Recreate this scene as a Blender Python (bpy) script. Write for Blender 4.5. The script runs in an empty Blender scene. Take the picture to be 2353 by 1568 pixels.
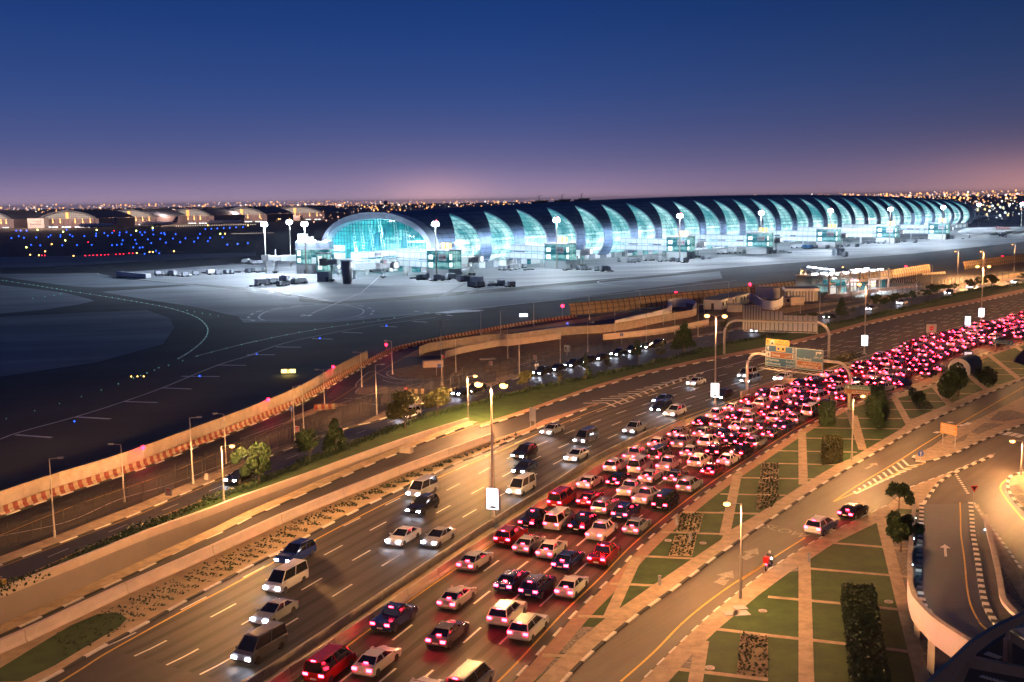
import bpy, bmesh, math, random
from mathutils import Vector, Matrix
random.seed(7)
R = math.radians
SC = bpy.context.scene
COL = SC.collection
# ---------------------------------------------------------------- camera
CH = 36.0; F = 2490.0; PITCH = math.atan(322.5/F); ROLL = R(.85)
fw = Vector((0, math.cos(PITCH), -math.sin(PITCH)))
r0 = Vector((1, 0, 0)); u0 = Vector((0, math.sin(PITCH), math.cos(PITCH)))
rt = r0*math.cos(ROLL)-u0*math.sin(ROLL); up = r0*math.sin(ROLL)+u0*math.cos(ROLL)
cd = bpy.data.cameras.new('camera'); cam = bpy.data.objects.new('camera', cd); COL.objects.link(cam)
m = Matrix.Identity(4)
for i in range(3):
    m[i][0] = rt[i]; m[i][1] = up[i]; m[i][2] = -fw[i]
m[2][3] = CH
cam.matrix_world = m
cd.sensor_width = 36; cd.lens = 36*F/2353; cd.clip_start = .5; cd.clip_end = 60000
SC.camera = cam
# ---------------------------------------------------------------- render settings
SC.view_settings.view_transform = 'Standard'; SC.view_settings.look = 'None'
SC.view_settings.exposure = 0; SC.view_settings.gamma = 1
cy = SC.cycles
cy.use_light_tree = True; cy.use_denoising = True; cy.max_bounces = 5; cy.diffuse_bounces = 2; cy.glossy_bounces = 3
cy.transparent_max_bounces = 12; cy.sample_clamp_indirect = 3; cy.sample_clamp_direct = 0
cy.caustics_reflective = False; cy.caustics_refractive = False
# ---------------------------------------------------------------- world: dusk sky with the glow of the city low down
W = bpy.data.worlds.new('World'); SC.world = W; W.use_nodes = True
nt = W.node_tree; N = nt.nodes; L = nt.links
for n in list(N): N.remove(n)
def wn(t, **k):
    n = N.new(t)
    for a, b in k.items(): setattr(n, a, b)
    return n
out = wn('ShaderNodeOutputWorld'); bg = wn('ShaderNodeBackground')
tc = wn('ShaderNodeTexCoord'); sx = wn('ShaderNodeSeparateXYZ')
L.new(tc.outputs['Generated'], sx.inputs[0])
ramp = wn('ShaderNodeValToRGB'); ramp.color_ramp.interpolation = 'B_SPLINE'
stops = [(0, (.44, .33, .47)), (.010, (.25, .20, .37)), (.035, (.11, .12, .28)), (.065, (.055, .085, .255)), (.10, (.027, .068, .245)), (.15, (.010, .044, .20)), (.19, (.006, .036, .18)), (.35, (.01, .03, .13)), (1, (.004, .012, .05))]
cr = ramp.color_ramp
while len(cr.elements) < len(stops): cr.elements.new(.5)
for e, (p, c) in zip(cr.elements, stops): e.position = p; e.color = (*c, 1)
L.new(sx.outputs['Z'], ramp.inputs[0])
def wmath(op, a, b=None, c=None):
    n = wn('ShaderNodeMath', operation=op)
    for i, v in enumerate((a, b, c)):
        if v is None: continue
        if hasattr(v, 'is_output'): L.new(v, n.inputs[i])
        else: n.inputs[i].default_value = v
    return n.outputs[0]
az = wmath('ARCTAN2', sx.outputs['X'], sx.outputs['Y'])
def glow(a0, wa, we, col, s):
    da = wmath('DIVIDE', wmath('SUBTRACT', az, a0), wa)
    de = wmath('DIVIDE', sx.outputs['Z'], we)
    q = wmath('ADD', wmath('MULTIPLY', da, da), wmath('MULTIPLY', de, de))
    g = wmath('MULTIPLY', wmath('EXPONENT', wmath('MULTIPLY', q, -1.0)), s)
    n = wn('ShaderNodeMix', data_type='RGBA', blend_type='MIX'); n.inputs[0].default_value = 1
    v = wn('ShaderNodeVectorMath', operation='SCALE'); v.inputs[0].default_value = col; L.new(g, v.inputs['Scale'])
    return v.outputs[0]
def vadd(a, b):
    n = wn('ShaderNodeVectorMath', operation='ADD'); L.new(a, n.inputs[0]); L.new(b, n.inputs[1]); return n.outputs[0]
sky = wn('ShaderNodeTexSky', sky_type='NISHITA', sun_disc=False, sun_elevation=R(-3.5), sun_rotation=R(-70))
sk = wn('ShaderNodeVectorMath', operation='SCALE'); L.new(sky.outputs[0], sk.inputs[0]); sk.inputs['Scale'].default_value = .04
t = ramp.outputs[0]
for g in (glow(R(-3.9), .05, .020, (1, .45, .28), .32), glow(R(-3.9), .16, .05, (1, .6, .5), .05), glow(R(-20), .25, .022, (1, .5, .5), .07), glow(R(27), .10, .028, (1, .52, .34), .30), glow(R(3.5), .09, .018, (1, .5, .45), .08)): t = vadd(t, g)
# the eastern side of the sky (right) is greyer and a little darker
dk = wmath('SUBTRACT', 1.0, wmath('MULTIPLY', wmath('MAXIMUM', az, 0.0), .85))
dk = wmath('MAXIMUM', dk, .4)
v2 = wn('ShaderNodeCombineXYZ'); v2.inputs[0].default_value = 1; L.new(dk, v2.inputs[2]); L.new(wmath('ADD', wmath('MULTIPLY', dk, .6), .4), v2.inputs[1])
vm = wn('ShaderNodeVectorMath', operation='MULTIPLY'); L.new(t, vm.inputs[0]); L.new(v2.outputs[0], vm.inputs[1])
t = vadd(vm.outputs[0], sk.outputs[0])
L.new(t, bg.inputs[0]); bg.inputs[1].default_value = 1; L.new(bg.outputs[0], out.inputs[0])
# ---------------------------------------------------------------- helpers
def G(x, y, z=0.0):
    """a point of the overview picture (2353 px wide) laid on the level z, in metres"""
    d = fw*F + rt*(x-1176.5) - up*(y-784.0)
    k = (z-CH)/d.z
    return Vector((d.x*k, d.y*k, z))
def ZR(x0, y0, k, pts, z=0.0):
    return [((x0+px/k)*.919141, (y0+py/k)*.919141) for px, py in pts]
def proj(p):
    d = Vector(p)-Vector((0, 0, CH)); c = d.dot(fw)
    return (1176.5+F*d.dot(rt)/c, 784-F*d.dot(up)/c)
MATS = {}
def new_mat(name):
    M = bpy.data.materials.new(name); M.use_nodes = True; MATS[name] = M
    return M, M.node_tree.nodes, M.node_tree.links, M.node_tree.nodes['Principled BSDF']
def mat(name, col, rough=.7, metal=0, noise=0, scale=1.0, emit=None, es=0, spec=.5, stretch=None, col2=None, bump=0):
    M, n, l, b = new_mat(name)
    b.inputs['Base Color'].default_value = (*col, 1); b.inputs['Roughness'].default_value = rough
    b.inputs['Metallic'].default_value = metal; b.inputs['Specular IOR Level'].default_value = spec
    if noise or col2:
        t = n.new('ShaderNodeTexCoord'); mp = n.new('ShaderNodeMapping'); l.new(t.outputs['Object'], mp.inputs[0])
        if stretch:   # long streaks: length factor, width factor, direction
            mp.vector_type = 'TEXTURE'; mp.inputs['Scale'].default_value = (stretch[0], stretch[1], 1); mp.inputs['Rotation'].default_value = (0, 0, stretch[2])
        a = n.new('ShaderNodeTexNoise'); a.inputs['Scale'].default_value = scale; a.inputs['Detail'].default_value = 6; a.inputs['Roughness'].default_value = .65
        l.new(mp.outputs[0], a.inputs[0])
        r = n.new('ShaderNodeValToRGB'); c2 = col2 or tuple(min(1, c*(1+noise)) for c in col); c1 = col if col2 else tuple(c*(1-noise) for c in col)
        r.color_ramp.elements[0].position = .33; r.color_ramp.elements[0].color = (*c1, 1)
        r.color_ramp.elements[1].position = .67; r.color_ramp.elements[1].color = (*c2, 1)
        l.new(a.outputs['Fac'], r.inputs[0]); l.new(r.outputs[0], b.inputs['Base Color'])
        if bump:
            bp = n.new('ShaderNodeBump'); bp.inputs['Strength'].default_value = bump; l.new(a.outputs['Fac'], bp.inputs['Height']); l.new(bp.outputs[0], b.inputs['Normal'])
    if emit:
        b.inputs['Emission Color'].default_value = (*emit, 1); b.inputs['Emission Strength'].default_value = es
    return M
class MB:
    def __init__(s): s.v = []; s.f = []; s.m = []
    def add(s, vs, fs, mi=0, M=None):
        k = len(s.v)
        s.v += [tuple(M @ Vector(p)) if M else tuple(p) for p in vs]
        s.f += [tuple(i+k for i in f) for f in fs]; s.m += [mi]*len(fs); return s
    def box(s, x0, x1, y0, y1, z0, z1, mi=0, M=None):
        return s.add([(x0, y0, z0), (x1, y0, z0), (x1, y1, z0), (x0, y1, z0), (x0, y0, z1), (x1, y0, z1), (x1, y1, z1), (x0, y1, z1)],
                     [(3, 2, 1, 0), (4, 5, 6, 7), (0, 1, 5, 4), (1, 2, 6, 5), (2, 3, 7, 6), (3, 0, 4, 7)], mi, M)
    def prism(s, pts, z0, z1, mi=0, M=None):
        n = len(pts)
        return s.add([(p[0], p[1], z0) for p in pts]+[(p[0], p[1], z1) for p in pts],
                     [tuple(range(n-1, -1, -1)), tuple(range(n, 2*n))]+[(i, (i+1) % n, n+(i+1) % n, n+i) for i in range(n)], mi, M)
    def prof(s, pts, y0, y1, mi=0, M=None, ins=0):
        """x-z outline extruded along y"""
        n = len(pts)
        return s.add([(p[0], y0, p[1]) for p in pts]+[(p[0], y1, p[1]) for p in pts],
                     [tuple(range(n)), tuple(range(2*n-1, n-1, -1))]+[(i, n+i, n+(i+1) % n, (i+1) % n) for i in range(n)], mi, M)
    def tube(s, pts, r, mi=0, n=6, M=None, caps=True, r1=None):
        pts = [Vector(p) for p in pts]; rings = []; k = len(s.v); vs = []
        for i, p in enumerate(pts):
            d = (pts[min(i+1, len(pts)-1)]-pts[max(i-1, 0)]).normalized()
            a = Vector((0, 0, 1)) if abs(d.z) < .9 else Vector((1, 0, 0))
            u = d.cross(a).normalized(); w = d.cross(u)
            rr = r if r1 is None else r+(r1-r)*i/(len(pts)-1)
            for j in range(n):
                t = 2*math.pi*j/n; vs.append(p+u*math.cos(t)*rr+w*math.sin(t)*rr)
        fs = []
        for i in range(len(pts)-1):
            for j in range(n):
                fs.append((i*n+j, i*n+(j+1) % n, (i+1)*n+(j+1) % n, (i+1)*n+j))
        if caps: fs += [tuple(range(n-1, -1, -1)), tuple(range((len(pts)-1)*n, len(pts)*n))]
        return s.add(vs, fs, mi, M)
    def cyl(s, x, y, z0, z1, r, mi=0, n=8, M=None, r1=None): return s.tube([(x, y, z0), (x, y, z1)], r, mi, n, M, True, r1)
    def ball(s, x, y, z, r, mi=0, M=None, n=6, m=4, sz=1):
        vs = [(x, y, z-r*sz)]; 
        for i in range(1, m):
            a = math.pi*i/m
            for j in range(n): b = 2*math.pi*j/n; vs.append((x+r*math.sin(a)*math.cos(b), y+r*math.sin(a)*math.sin(b), z-r*sz*math.cos(a)))
        vs.append((x, y, z+r*sz)); e = len(vs)-1; fs = [(0, 1+(j+1) % n, 1+j) for j in range(n)]
        for i in range(m-2):
            for j in range(n): a = 1+i*n+j; b = 1+i*n+(j+1) % n; fs.append((a, b, b+n, a+n))
        fs += [(e, e-n+j, e-n+(j+1) % n) for j in range(n)]
        return s.add(vs, fs, mi, M)
    def build(s, name, mats, parent=None, smooth=False, loc=None, rz=0):
        me = bpy.data.meshes.new(name); me.from_pydata(s.v, [], s.f)
        for q in (mats if isinstance(mats, (list, tuple)) else [mats]): me.materials.append(MATS[q] if isinstance(q, str) else q)
        me.polygons.foreach_set('material_index', s.m)
        if smooth: me.polygons.foreach_set('use_smooth', [True]*len(me.polygons))
        me.update(); o = bpy.data.objects.new(name, me); COL.objects.link(o)
        if parent: o.parent = parent
        if loc is not None: o.location = loc; o.rotation_euler = (0, 0, rz)
        return o
def tag(o, label=None, cat=None, group=None, kind=None):
    if label: o['label'] = label
    if cat: o['category'] = cat
    if group: o['group'] = group
    if kind: o['kind'] = kind
    return o
def thing(name, label, cat, loc=(0, 0, 0), rz=0, group=None):
    o = bpy.data.objects.new(name, None); COL.objects.link(o); o.location = loc; o.rotation_euler = (0, 0, rz); o.empty_display_size = .1
    return tag(o, label, cat, group)
KIDS = {}
def dup(root, loc, rz=0, label=None, group=None, scale=None):
    r = root.copy(); COL.objects.link(r); r.location = loc; r.rotation_euler = (0, 0, rz)
    if scale: r.scale = (scale,)*3
    if label: r['label'] = label
    if group: r['group'] = group
    if root.name not in KIDS: KIDS[root.name] = [(c, list(c.children)) for c in root.children]
    for ch, gs in KIDS[root.name]:
        c = ch.copy(); COL.objects.link(c); c.parent = r
        for g in gs: d = g.copy(); COL.objects.link(d); d.parent = c
    return r
def resample(pts, step):
    out = [Vector(pts[0])]; acc = 0
    for a, b in zip(pts, pts[1:]):
        a = Vector(a); b = Vector(b); l = (b-a).length; t = step-acc
        while t <= l: out.append(a.lerp(b, t/l)); t += step
        acc = l-(t-step)
    return out
def smooth(pts, sub=6):
    P = [Vector(p) for p in pts]
    if len(P) < 3: return P
    P = [P[0]*2-P[1]]+P+[P[-1]*2-P[-2]]; o = []
    for i in range(1, len(P)-2):
        a, b, c, d = P[i-1:i+3]
        for k in range(sub):
            t = k/sub; o.append(.5*((2*b)+(c-a)*t+(2*a-5*b+4*c-d)*t*t+(3*b-a-3*c+d)*t**3))
    o.append(P[-2]); return o
def GL(pts, z=0.0, sub=5): return smooth([G(x, y, z) for x, y in pts], sub)
def offset(pts, d):
    o = []
    for i, p in enumerate(pts):
        t = pts[min(i+1, len(pts)-1)]-pts[max(i-1, 0)]; t.z = 0; t.normalize()
        o.append(p+Vector((t.y, -t.x, 0))*d)
    return o   # +d = right-hand side of the walking direction
def strip(mb, a, b, z, mi=0):
    PZ[0] = (PZ[0]+1) % 9; z += PZ[0]*.0011
    n = min(len(a), len(b)); vs = [(p.x, p.y, p.z+z) for p in a[:n]]+[(p.x, p.y, p.z+z) for p in b[:n]]
    return mb.add(vs, [(i, n+i, n+i+1, i+1) for i in range(n-1)], mi)
PZ = [0]
def poly(name, pts, z, m_, kind='structure', parent=None, sub=0):
    P = [G(x, y) for x, y in pts] if len(pts[0]) == 2 else [Vector(p) for p in pts]
    PZ[0] = (PZ[0]+1) % 9; z += PZ[0]*.0011
    from mathutils.geometry import tessellate_polygon as tess
    mb = MB(); fs = []
    for t in tess([[Vector((p.x, p.y, 0)) for p in P]]):
        A, B, C = (P[i] for i in t)
        cr_ = (B.x-A.x)*(C.y-A.y)-(B.y-A.y)*(C.x-A.x)
        if abs(cr_) > 1e-6: fs.append(tuple(t) if cr_ > 0 else tuple(reversed(t)))
    mb.add([(p.x, p.y, z) for p in P], fs)
    o = mb.build(name, m_, parent)
    if kind: tag(o, kind=kind)
    return o
def dashes(mb, pts, ln, gap, w, z, mi=0):
    """painted dashes along a world polyline"""
    R_ = resample(pts, .5); per = max(1, round((ln+gap)/.5)); l = max(1, round(ln/.5))
    for i in range(0, len(R_)-l, per):
        c = R_[i:i+l+1]; strip(mb, offset(c, -w/2), offset(c, w/2), z, mi)
def line(mb, pts, w, z, mi=0): strip(mb, offset(pts, -w/2), offset(pts, w/2), z, mi)
def kerb(name, pts, w=.3, h=.14, seg=1.6, flip=False, lab=None):
    R_ = resample(pts, seg); mb = MB()
    for i in range(len(R_)-1):
        a, b = R_[i], R_[i+1]; t = (b-a).normalized(); q = Vector((t.y, -t.x, 0))*w/2; u = Vector((0, 0, h))
        mb.add([a-q, a+q, b+q, b-q, a-q+u, a+q+u, b+q+u, b-q+u], [(0, 3, 2, 1), (4, 5, 6, 7), (0, 1, 5, 4), (1, 2, 6, 5), (2, 3, 7, 6), (3, 0, 4, 7)], i % 2)
    return tag(mb.build(name, ['kerb_white', 'kerb_black']), kind='structure')
def wall_run(mb, pts, prof, mi=0, mfun=None):
    """sweeps an (offset, height) outline along a polyline"""
    n = len(prof); offs = [offset(pts, d) for d, _ in prof]; vs = []
    for i in range(len(pts)):
        for j in range(n): p = offs[j][i]; vs.append((p.x, p.y, p.z+prof[j][1]))
    fs = []; k = len(mb.v); mb.v += vs
    for i in range(len(pts)-1):
        for j in range(n):
            mb.f.append((k+i*n+j, k+(i+1)*n+j, k+(i+1)*n+(j+1) % n, k+i*n+(j+1) % n)); mb.m.append(mfun(i, j) if mfun else mi)
    for b_ in (tuple(k+j for j in range(n)), tuple(k+(len(pts)-1)*n+j for j in reversed(range(n)))): mb.f.append(b_); mb.m.append(mi)
    return mb
FNT = {}
def text_mesh(s, size, arabic=False, bold=False):
    cu = bpy.data.curves.new('t', 'FONT'); cu.body = s; cu.size = size; cu.align_x = 'LEFT'; cu.extrude = .004
    if bold: cu.offset = size*.012
    o = bpy.data.objects.new('t', cu); COL.objects.link(o)
    dg = bpy.context.evaluated_depsgraph_get(); me = o.evaluated_get(dg).to_mesh()
    vs = [tuple(v.co) for v in me.vertices]; fs = [tuple(p.vertices) for p in me.polygons]
    o.evaluated_get(dg).to_mesh_clear(); bpy.data.objects.remove(o); bpy.data.curves.remove(cu)
    return vs, fs
def put_text(mb, s, size, M, mi=0, right=False, bold=False, width=None):
    vs, fs = text_mesh(s, size, bold=bold)
    if not vs: return
    x0 = min(v[0] for v in vs); x1 = max(v[0] for v in vs); k = 1 if not width else width/(x1-x0)
    vs = [((v[0]-(x1 if right else x0))*k, v[1], v[2]) for v in vs]
    mb.add(vs, fs, mi, M)
# ---------------------------------------------------------------- materials
mat('ground_dark', (.05, .05, .055), .9, noise=.3, scale=.02)
mat('desert', (.09, .075, .06), .95, noise=.3, scale=.05)
mat('asphalt', (.030, .027, .026), .66, noise=.42, scale=.55, stretch=(16, 1, R(61)), bump=.05)
mat('asphalt_fresh', (.03, .03, .032), .55, noise=.3, scale=.5)
mat('asphalt_worn', (.075, .062, .050), .65, noise=.30, scale=.5, stretch=(10, 1, R(50)))
mat('taxi_asphalt', (.045, .052, .062), .8, noise=.3, scale=.06, stretch=(3, 1, R(20)))
mat('concrete_apron', (.30, .32, .35), .75, noise=.42, scale=.05, stretch=(5, 1, R(12)))
mat('concrete_taxi', (.23, .26, .30), .8, noise=.3, scale=.05, stretch=(5, 1, R(12)))
mat('pavement', (.34, .26, .18), .8, noise=.28, scale=.9)
mat('pavement_red', (.30, .17, .12), .8, noise=.15, scale=1.2)
mat('sand', (.40, .30, .18), .95, noise=.18, scale=.6)
mat('soil', (.19, .14, .09), .95, noise=.35, scale=.7)
mat('gravel', (.06, .055, .05), .9, scale=3.5, col2=(.30, .26, .22), bump=.4)
mat('grass', (.008, .040, .003), .9, scale=.45, col2=(.034, .080, .009), bump=.3)
mat('grass_dry', (.035, .05, .010), .95, scale=.35, col2=(.09, .08, .025), bump=.3)
mat('leaf', (.016, .040, .009), .7, noise=.6, scale=2.5)
mat('leaf_olive', (.05, .055, .014), .7, noise=.6, scale=2.0)
mat('bark', (.12, .085, .055), .9, noise=.3, scale=5)
mat('paint_white', (.62, .60, .56), .6, noise=.15, scale=3)
mat('paint_yellow', (.55, .33, .05), .6, noise=.15, scale=3)
mat('paint_apron', (.75, .78, .8), .6)
mat('kerb_white', (.62, .58, .52), .7, noise=.15, scale=2)
mat('kerb_black', (.02, .02, .02), .7)
mat('concrete', (.36, .31, .27), .8, noise=.18, scale=.8)
mat('concrete_pale', (.48, .40, .36), .8, noise=.10, scale=.5)
mat('concrete_panel', (.30, .25, .22), .85, noise=.22, scale=.3)
mat('barrier_red', (.22, .045, .03), .7, noise=.3, scale=2)
mat('barrier_cream', (.36, .28, .20), .7, noise=.15, scale=2)
mat('steel', (.34, .34, .35), .45, metal=.5, noise=.1, scale=3)
mat('steel_dark', (.07, .07, .075), .5, metal=.4)
mat('steel_wire', (.05, .045, .04), .6, metal=.3)
mat('pole_paint', (.45, .42, .38), .5, noise=.1, scale=2)
mat('white_paint', (.70, .70, .70), .5, noise=.06, scale=.5)
mat('grey_paint', (.30, .30, .32), .5, noise=.12, scale=.7)
mat('black_plastic', (.015, .015, .017), .5)
mat('rubber', (.015, .015, .015), .85)
mat('lamp_sodium', (1, .6, .2), .4, emit=(1, .46, .13), es=7)
mat('lamp_white', (1, 1, 1), .4, emit=(.78, .9, 1), es=70)
mat('lamp_off', (.5, .5, .52), .3)
mat('lamp_red', (1, .05, .1), .4, emit=(1, .01, .035), es=14)
mat('panel_lit', (1, 1, 1), .4, emit=(.80, .86, 1), es=3.2)
# ================================================================ SETTING: ground sheets, roads, pavements
S_ = dict(kind='structure')
mb = MB(); mb.add([(-16000, -60, -4.0), (16000, -60, -4.0), (16000, 26000, -4.0), (-16000, 26000, -4.0)], [(0, 1, 2, 3)]); tag(mb.build('bedrock', 'soil'), **S_)
WT = [(-240, 1455), (-100, 1405), (0, 1367), (175, 1298), (337, 1232), (487, 1178), (551, 1153), (700, 1100), (826, 1053), (960, 1006), (1076, 969)]
NWB = [(-260, 1612), (-100, 1548), (0, 1502), (205, 1403), (400, 1314), (588, 1231), (659, 1196), (860, 1113), (1054, 1039), (1130, 1012), (1212, 985)]
def zdep(x):
    T = [(-400, -3.5), (0, -3.0), (400, -2.5), (551, -1.7), (826, -.8), (1076, 0), (3000, 0)]
    for (a, b), (c, d) in zip(T, T[1:]):
        if x <= c: return b+(d-b)*(x-a)/(c-a)
# the plain has a slot cut for the sunken slip road: it is laid as one sheet of two rings
WTw = [G(x, y) for x, y in WT]; NWw = [G(x, y) for x, y in NWB]
ring = WTw+[G(1140, 975)]+[NWw[-1]]+list(reversed(NWw))
O_ = [(-16000, -60), (16000, -60), (16000, 26000), (-16000, 26000)]
# four plain quarters meet the slot's outline: behind, in front, and at both ends of it
gl = [p for p in ring[:len(WTw)]]; gr = [p for p in NWw]
far_edge = [Vector((-16000, gl[0].y, 0))]+gl+[G(1140, 975), gr[-1], Vector((16000, gr[-1].y, 0))]
near_edge = [Vector((-16000, gl[0].y, 0)), gl[0], gr[0]]+gr[1:]+[Vector((16000, gr[-1].y, 0))]
me = bpy.data.meshes.new('ground'); vs = []; fs = []
from mathutils.geometry import tessellate_polygon as tess
for P in (far_edge+[Vector((16000, 26000, 0)), Vector((-16000, 26000, 0))], near_edge+[Vector((16000, -60, 0)), Vector((-16000, -60, 0))]):
    k = len(vs); vs += [tuple(p) for p in P]
    for t in tess([P]):
        A, B, C = (P[i] for i in t); c_ = (B.x-A.x)*(C.y-A.y)-(B.y-A.y)*(C.x-A.x)
        if abs(c_) > 1e-6: fs.append(tuple(k+i for i in (t if c_ > 0 else reversed(t))))
me.from_pydata(vs, [], fs); me.materials.append(MATS['ground_dark'])
o = bpy.data.objects.new('ground', me); COL.objects.link(o); tag(o, **S_)
Z1 = lambda p: ZR(0, 480, 3.677, p)
Z2 = lambda p: ZR(600, 480, 3.677, p)
A4 = lambda p: ZR(1800, 440, 3.096, p)
A8 = lambda p: ZR(1800, 700, 3.096, p)
A7 = lambda p: ZR(1200, 720, 3.677, p)
A6 = lambda p: ZR(600, 720, 3.677, p)
B1 = lambda p: ZR(0, 1280, 3.677, p)
B4 = lambda p: ZR(1800, 1050, 3.096, p)
B5 = lambda p: ZR(1920, 1280, 3.677, p)
B6 = lambda p: ZR(1280, 1280, 3.677, p)
L_ = .012
# airfield
poly('taxiway', [(-200, 1330), (-200, 540), (0, 530), (600, 512), (1000, 500), (2500, 470), (2500, 620), (2000, 690), (1691, 735), (1315, 790), (1100, 830), (900, 880), (588, 1020)], L_, 'taxi_asphalt')
poly('apron', [(262, 628), (430, 615), (588, 604), (740, 585), (900, 560), (1400, 520), (2000, 495), (2500, 480), (2500, 548), (2353, 556), (2100, 583), (1654, 617), (1400, 641), (1103, 667), (930, 682), (764, 694), (601, 663), (410, 651), (290, 640)], 2*L_, 'concrete_apron')
for i, q in enumerate([
    Z1([(0, 755), (500, 752), (890, 748), (1090, 795), (1700, 852), (1250, 872), (900, 880), (650, 868), (350, 830), (0, 782)]),
    Z1([(0, 858), (300, 890), (600, 930), (820, 985), (870, 1003), (700, 1040), (400, 1085), (0, 1120)]),
    Z1([(930, 920), (1300, 895), (1750, 860), (2353, 925), (2750, 965), (2750, 1120), (2353, 1170), (2100, 1130), (1800, 1060), (1400, 1000), (1100, 950)]),
    Z1([(0, 600), (1500, 575), (2353, 560), (2353, 590), (1300, 640), (400, 690), (0, 700)]),
    Z1([(0, 1150), (800, 1110), (1350, 1088), (1560, 1160), (1600, 1250), (1500, 1400), (900, 1566), (0, 1700)]),
    [(650, 690), (764, 700), (930, 690), (1103, 675), (1400, 648), (1654, 624), (1660, 640), (1300, 688), (1000, 720), (760, 742), (560, 742), (540, 720)]]):
    poly('concrete_slab', q, 2*L_, 'concrete_taxi')
mk = MB()
def ml(pts, w, z=3*L_, mi=0, sub=5): line(mk, GL(pts, 0, sub), w, z, mi)
ml([(601, 663), (764, 694)], .6, sub=1); ml(Z2([(0, 905), (400, 955), (850, 1010)]), .5)
c1 = Z2([(230, 1183), (180, 1165), (180, 1140), (250, 1100), (400, 1075), (650, 1045), (850, 1036), (1000, 1048), (1110, 1075), (1137, 1098), (1110, 1130), (1000, 1160), (830, 1183)])
ml(c1, .55); dashes(mk, offset(GL(c1), -3.2), 5, 5, .8, 3*L_)
ml(Z2([(0, 1170), (230, 1183), (830, 1183), (1200, 1165)]), .35, sub=2)
ml(Z2([(660, 1118), (850, 1040), (1120, 925), (1280, 780)]), .55, sub=1)
ml(Z2([(620, 1145), (655, 1130)]), 1.3, sub=1)
for q in ([(555, 1145), (585, 1130)], [(585, 1130), (605, 1137)], [(605, 1137), (575, 1148)]): ml(Z2(q), .5, sub=1)
ml(Z2([(0, 1408), (150, 1375), (430, 1315), (840, 1245), (1300, 1185), (1740, 1118), (2050, 1085), (2353, 1060)]), .45)
ml(Z1([(1790, 1515), (2080, 1440), (2353, 1370)])+Z2([(30, 1400)]), .4)
ml(Z2([(0, 1535), (400, 1395), (840, 1300), (1250, 1225), (1800, 1155)]), .3)
ml(ZR(0, 880, 3.677, [(0, 805), (200, 735), (700, 598), (1150, 455), (1500, 330), (2000, 125), (2353, 20)]), .35)
for q in ([(145, 765), (475, 790)], [(695, 600), (1015, 618)], [(1130, 458), (1445, 468)], [(1480, 333), (1760, 343)], [(1670, 226), (2018, 228)], [(1990, 123), (2262, 126)]): ml(ZR(0, 880, 3.677, q), .8, sub=1)
for q in ([(60, 1498), (320, 1499)], [(330, 1427), (560, 1430)], [(665, 1350), (855, 1356)], [(940, 1293), (1130, 1299)], [(1290, 1235), (1440, 1243)], [(1590, 1192), (1720, 1200)]): ml(Z2(q), .8, sub=1)
c2 = Z1([(0, 812), (300, 857), (620, 910), (980, 965), (1350, 1028), (1580, 1075), (1800, 1150), (1895, 1230), (1910, 1290), (1870, 1365), (1760, 1460), (1640, 1535)])
ml(c2, .35)
ml(Z1([(890, 748), (960, 765), (1400, 815), (1700, 850), (2353, 925)]), .5)
ml([(1103, 666), (1300, 648), (1500, 632), (1700, 612)], .6); ml(ZR(1200, 460, 3.677, [(0, 1140), (500, 1090), (1000, 1040), (1700, 960), (2353, 890)]), .35)
ml(ZR(1200, 460, 3.677, [(1450, 945), (1200, 930), (1095, 912), (1100, 895), (1250, 880), (1700, 890), (2050, 915)]), .4)
dashes(mk, GL(Z2([(1600, 1098), (1800, 1122), (1960, 1140)])), 3, 3, .9, 3*L_)
mk.add([G(*p)+Vector((0, 0, 3*L_)) for p in Z2([(1780, 1112), (2000, 1085), (2250, 1088), (2200, 1100), (1900, 1118)])], [(0, 4, 3, 2, 1)], 0)
for i, a in enumerate([(120, 905), (260, 918), (330, 938), (400, 935), (470, 955), (540, 950), (620, 968), (700, 970), (760, 990)]): ml(Z2([a, (a[0]+55, a[1]+7)]), .7, sub=1)
random.seed(5)
for i in range(26):
    x = random.uniform(0, 700); y = random.uniform(540, 620); ml([(x, y), (x+random.uniform(12, 30), y-random.uniform(0, 2))], .9, sub=1)
tag(mk.build('taxiway_marking', 'paint_apron'), **S_)
# tyre-blackened streaks across the apron stands
mb = MB()
for (x, y, x2, y2, w) in [(1020, 700, 1150, 640, 2.5), (960, 712, 1090, 640, 2), (1150, 672, 1300, 655, 3), (1430, 640, 1560, 628, 3), (700, 655, 760, 640, 3), (1200, 662, 1290, 668, 2), (1600, 611, 1700, 606, 4), (1750, 585, 1840, 580, 4)]:
    line(mb, [G(x, y), G(x2, y2)], w, 2.5*L_)
tag(mb.build('tyre_marks', mat('tyre_mark', (.16, .17, .18), .8, noise=.2, scale=.2)), **S_)
# perimeter road, open ground and the roads inside the fence
BAR = [(-220, 1262), (-100, 1222), (0, 1184), (120, 1141), (275, 1091), (337, 1069), (458, 1021), (551, 984), (681, 928), (767, 879), (814, 852), (892, 812), (926, 801), (1014, 782), (1140, 758), (1203, 747), (1315, 731), (1478, 712), (1691, 689), (1850, 672), (2035, 645), (2141, 627), (2353, 603), (2500, 590)]
SU = [(-240, 1400), (-100, 1341), (0, 1301), (175, 1235), (325, 1177), (560, 1077), (634, 1044), (801, 984), (869, 967), (980, 925), (1103, 893), (1193, 869), (1366, 826), (1535, 787), (1655, 766), (1880, 722), (2011, 698), (2147, 675), (2227, 657), (2353, 643), (2500, 628)]
SL = [(-240, 1455), (-100, 1397), (32, 1341), (212, 1259), (350, 1200), (588, 1106), (660, 1076), (801, 1024), (926, 974), (1051, 937), (1213, 897), (1343, 869), (1468, 842), (1578, 814), (1691, 787), (1880, 752), (2011, 723), (2130, 697), (2233, 668), (2353, 654), (2500, 638)]
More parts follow.
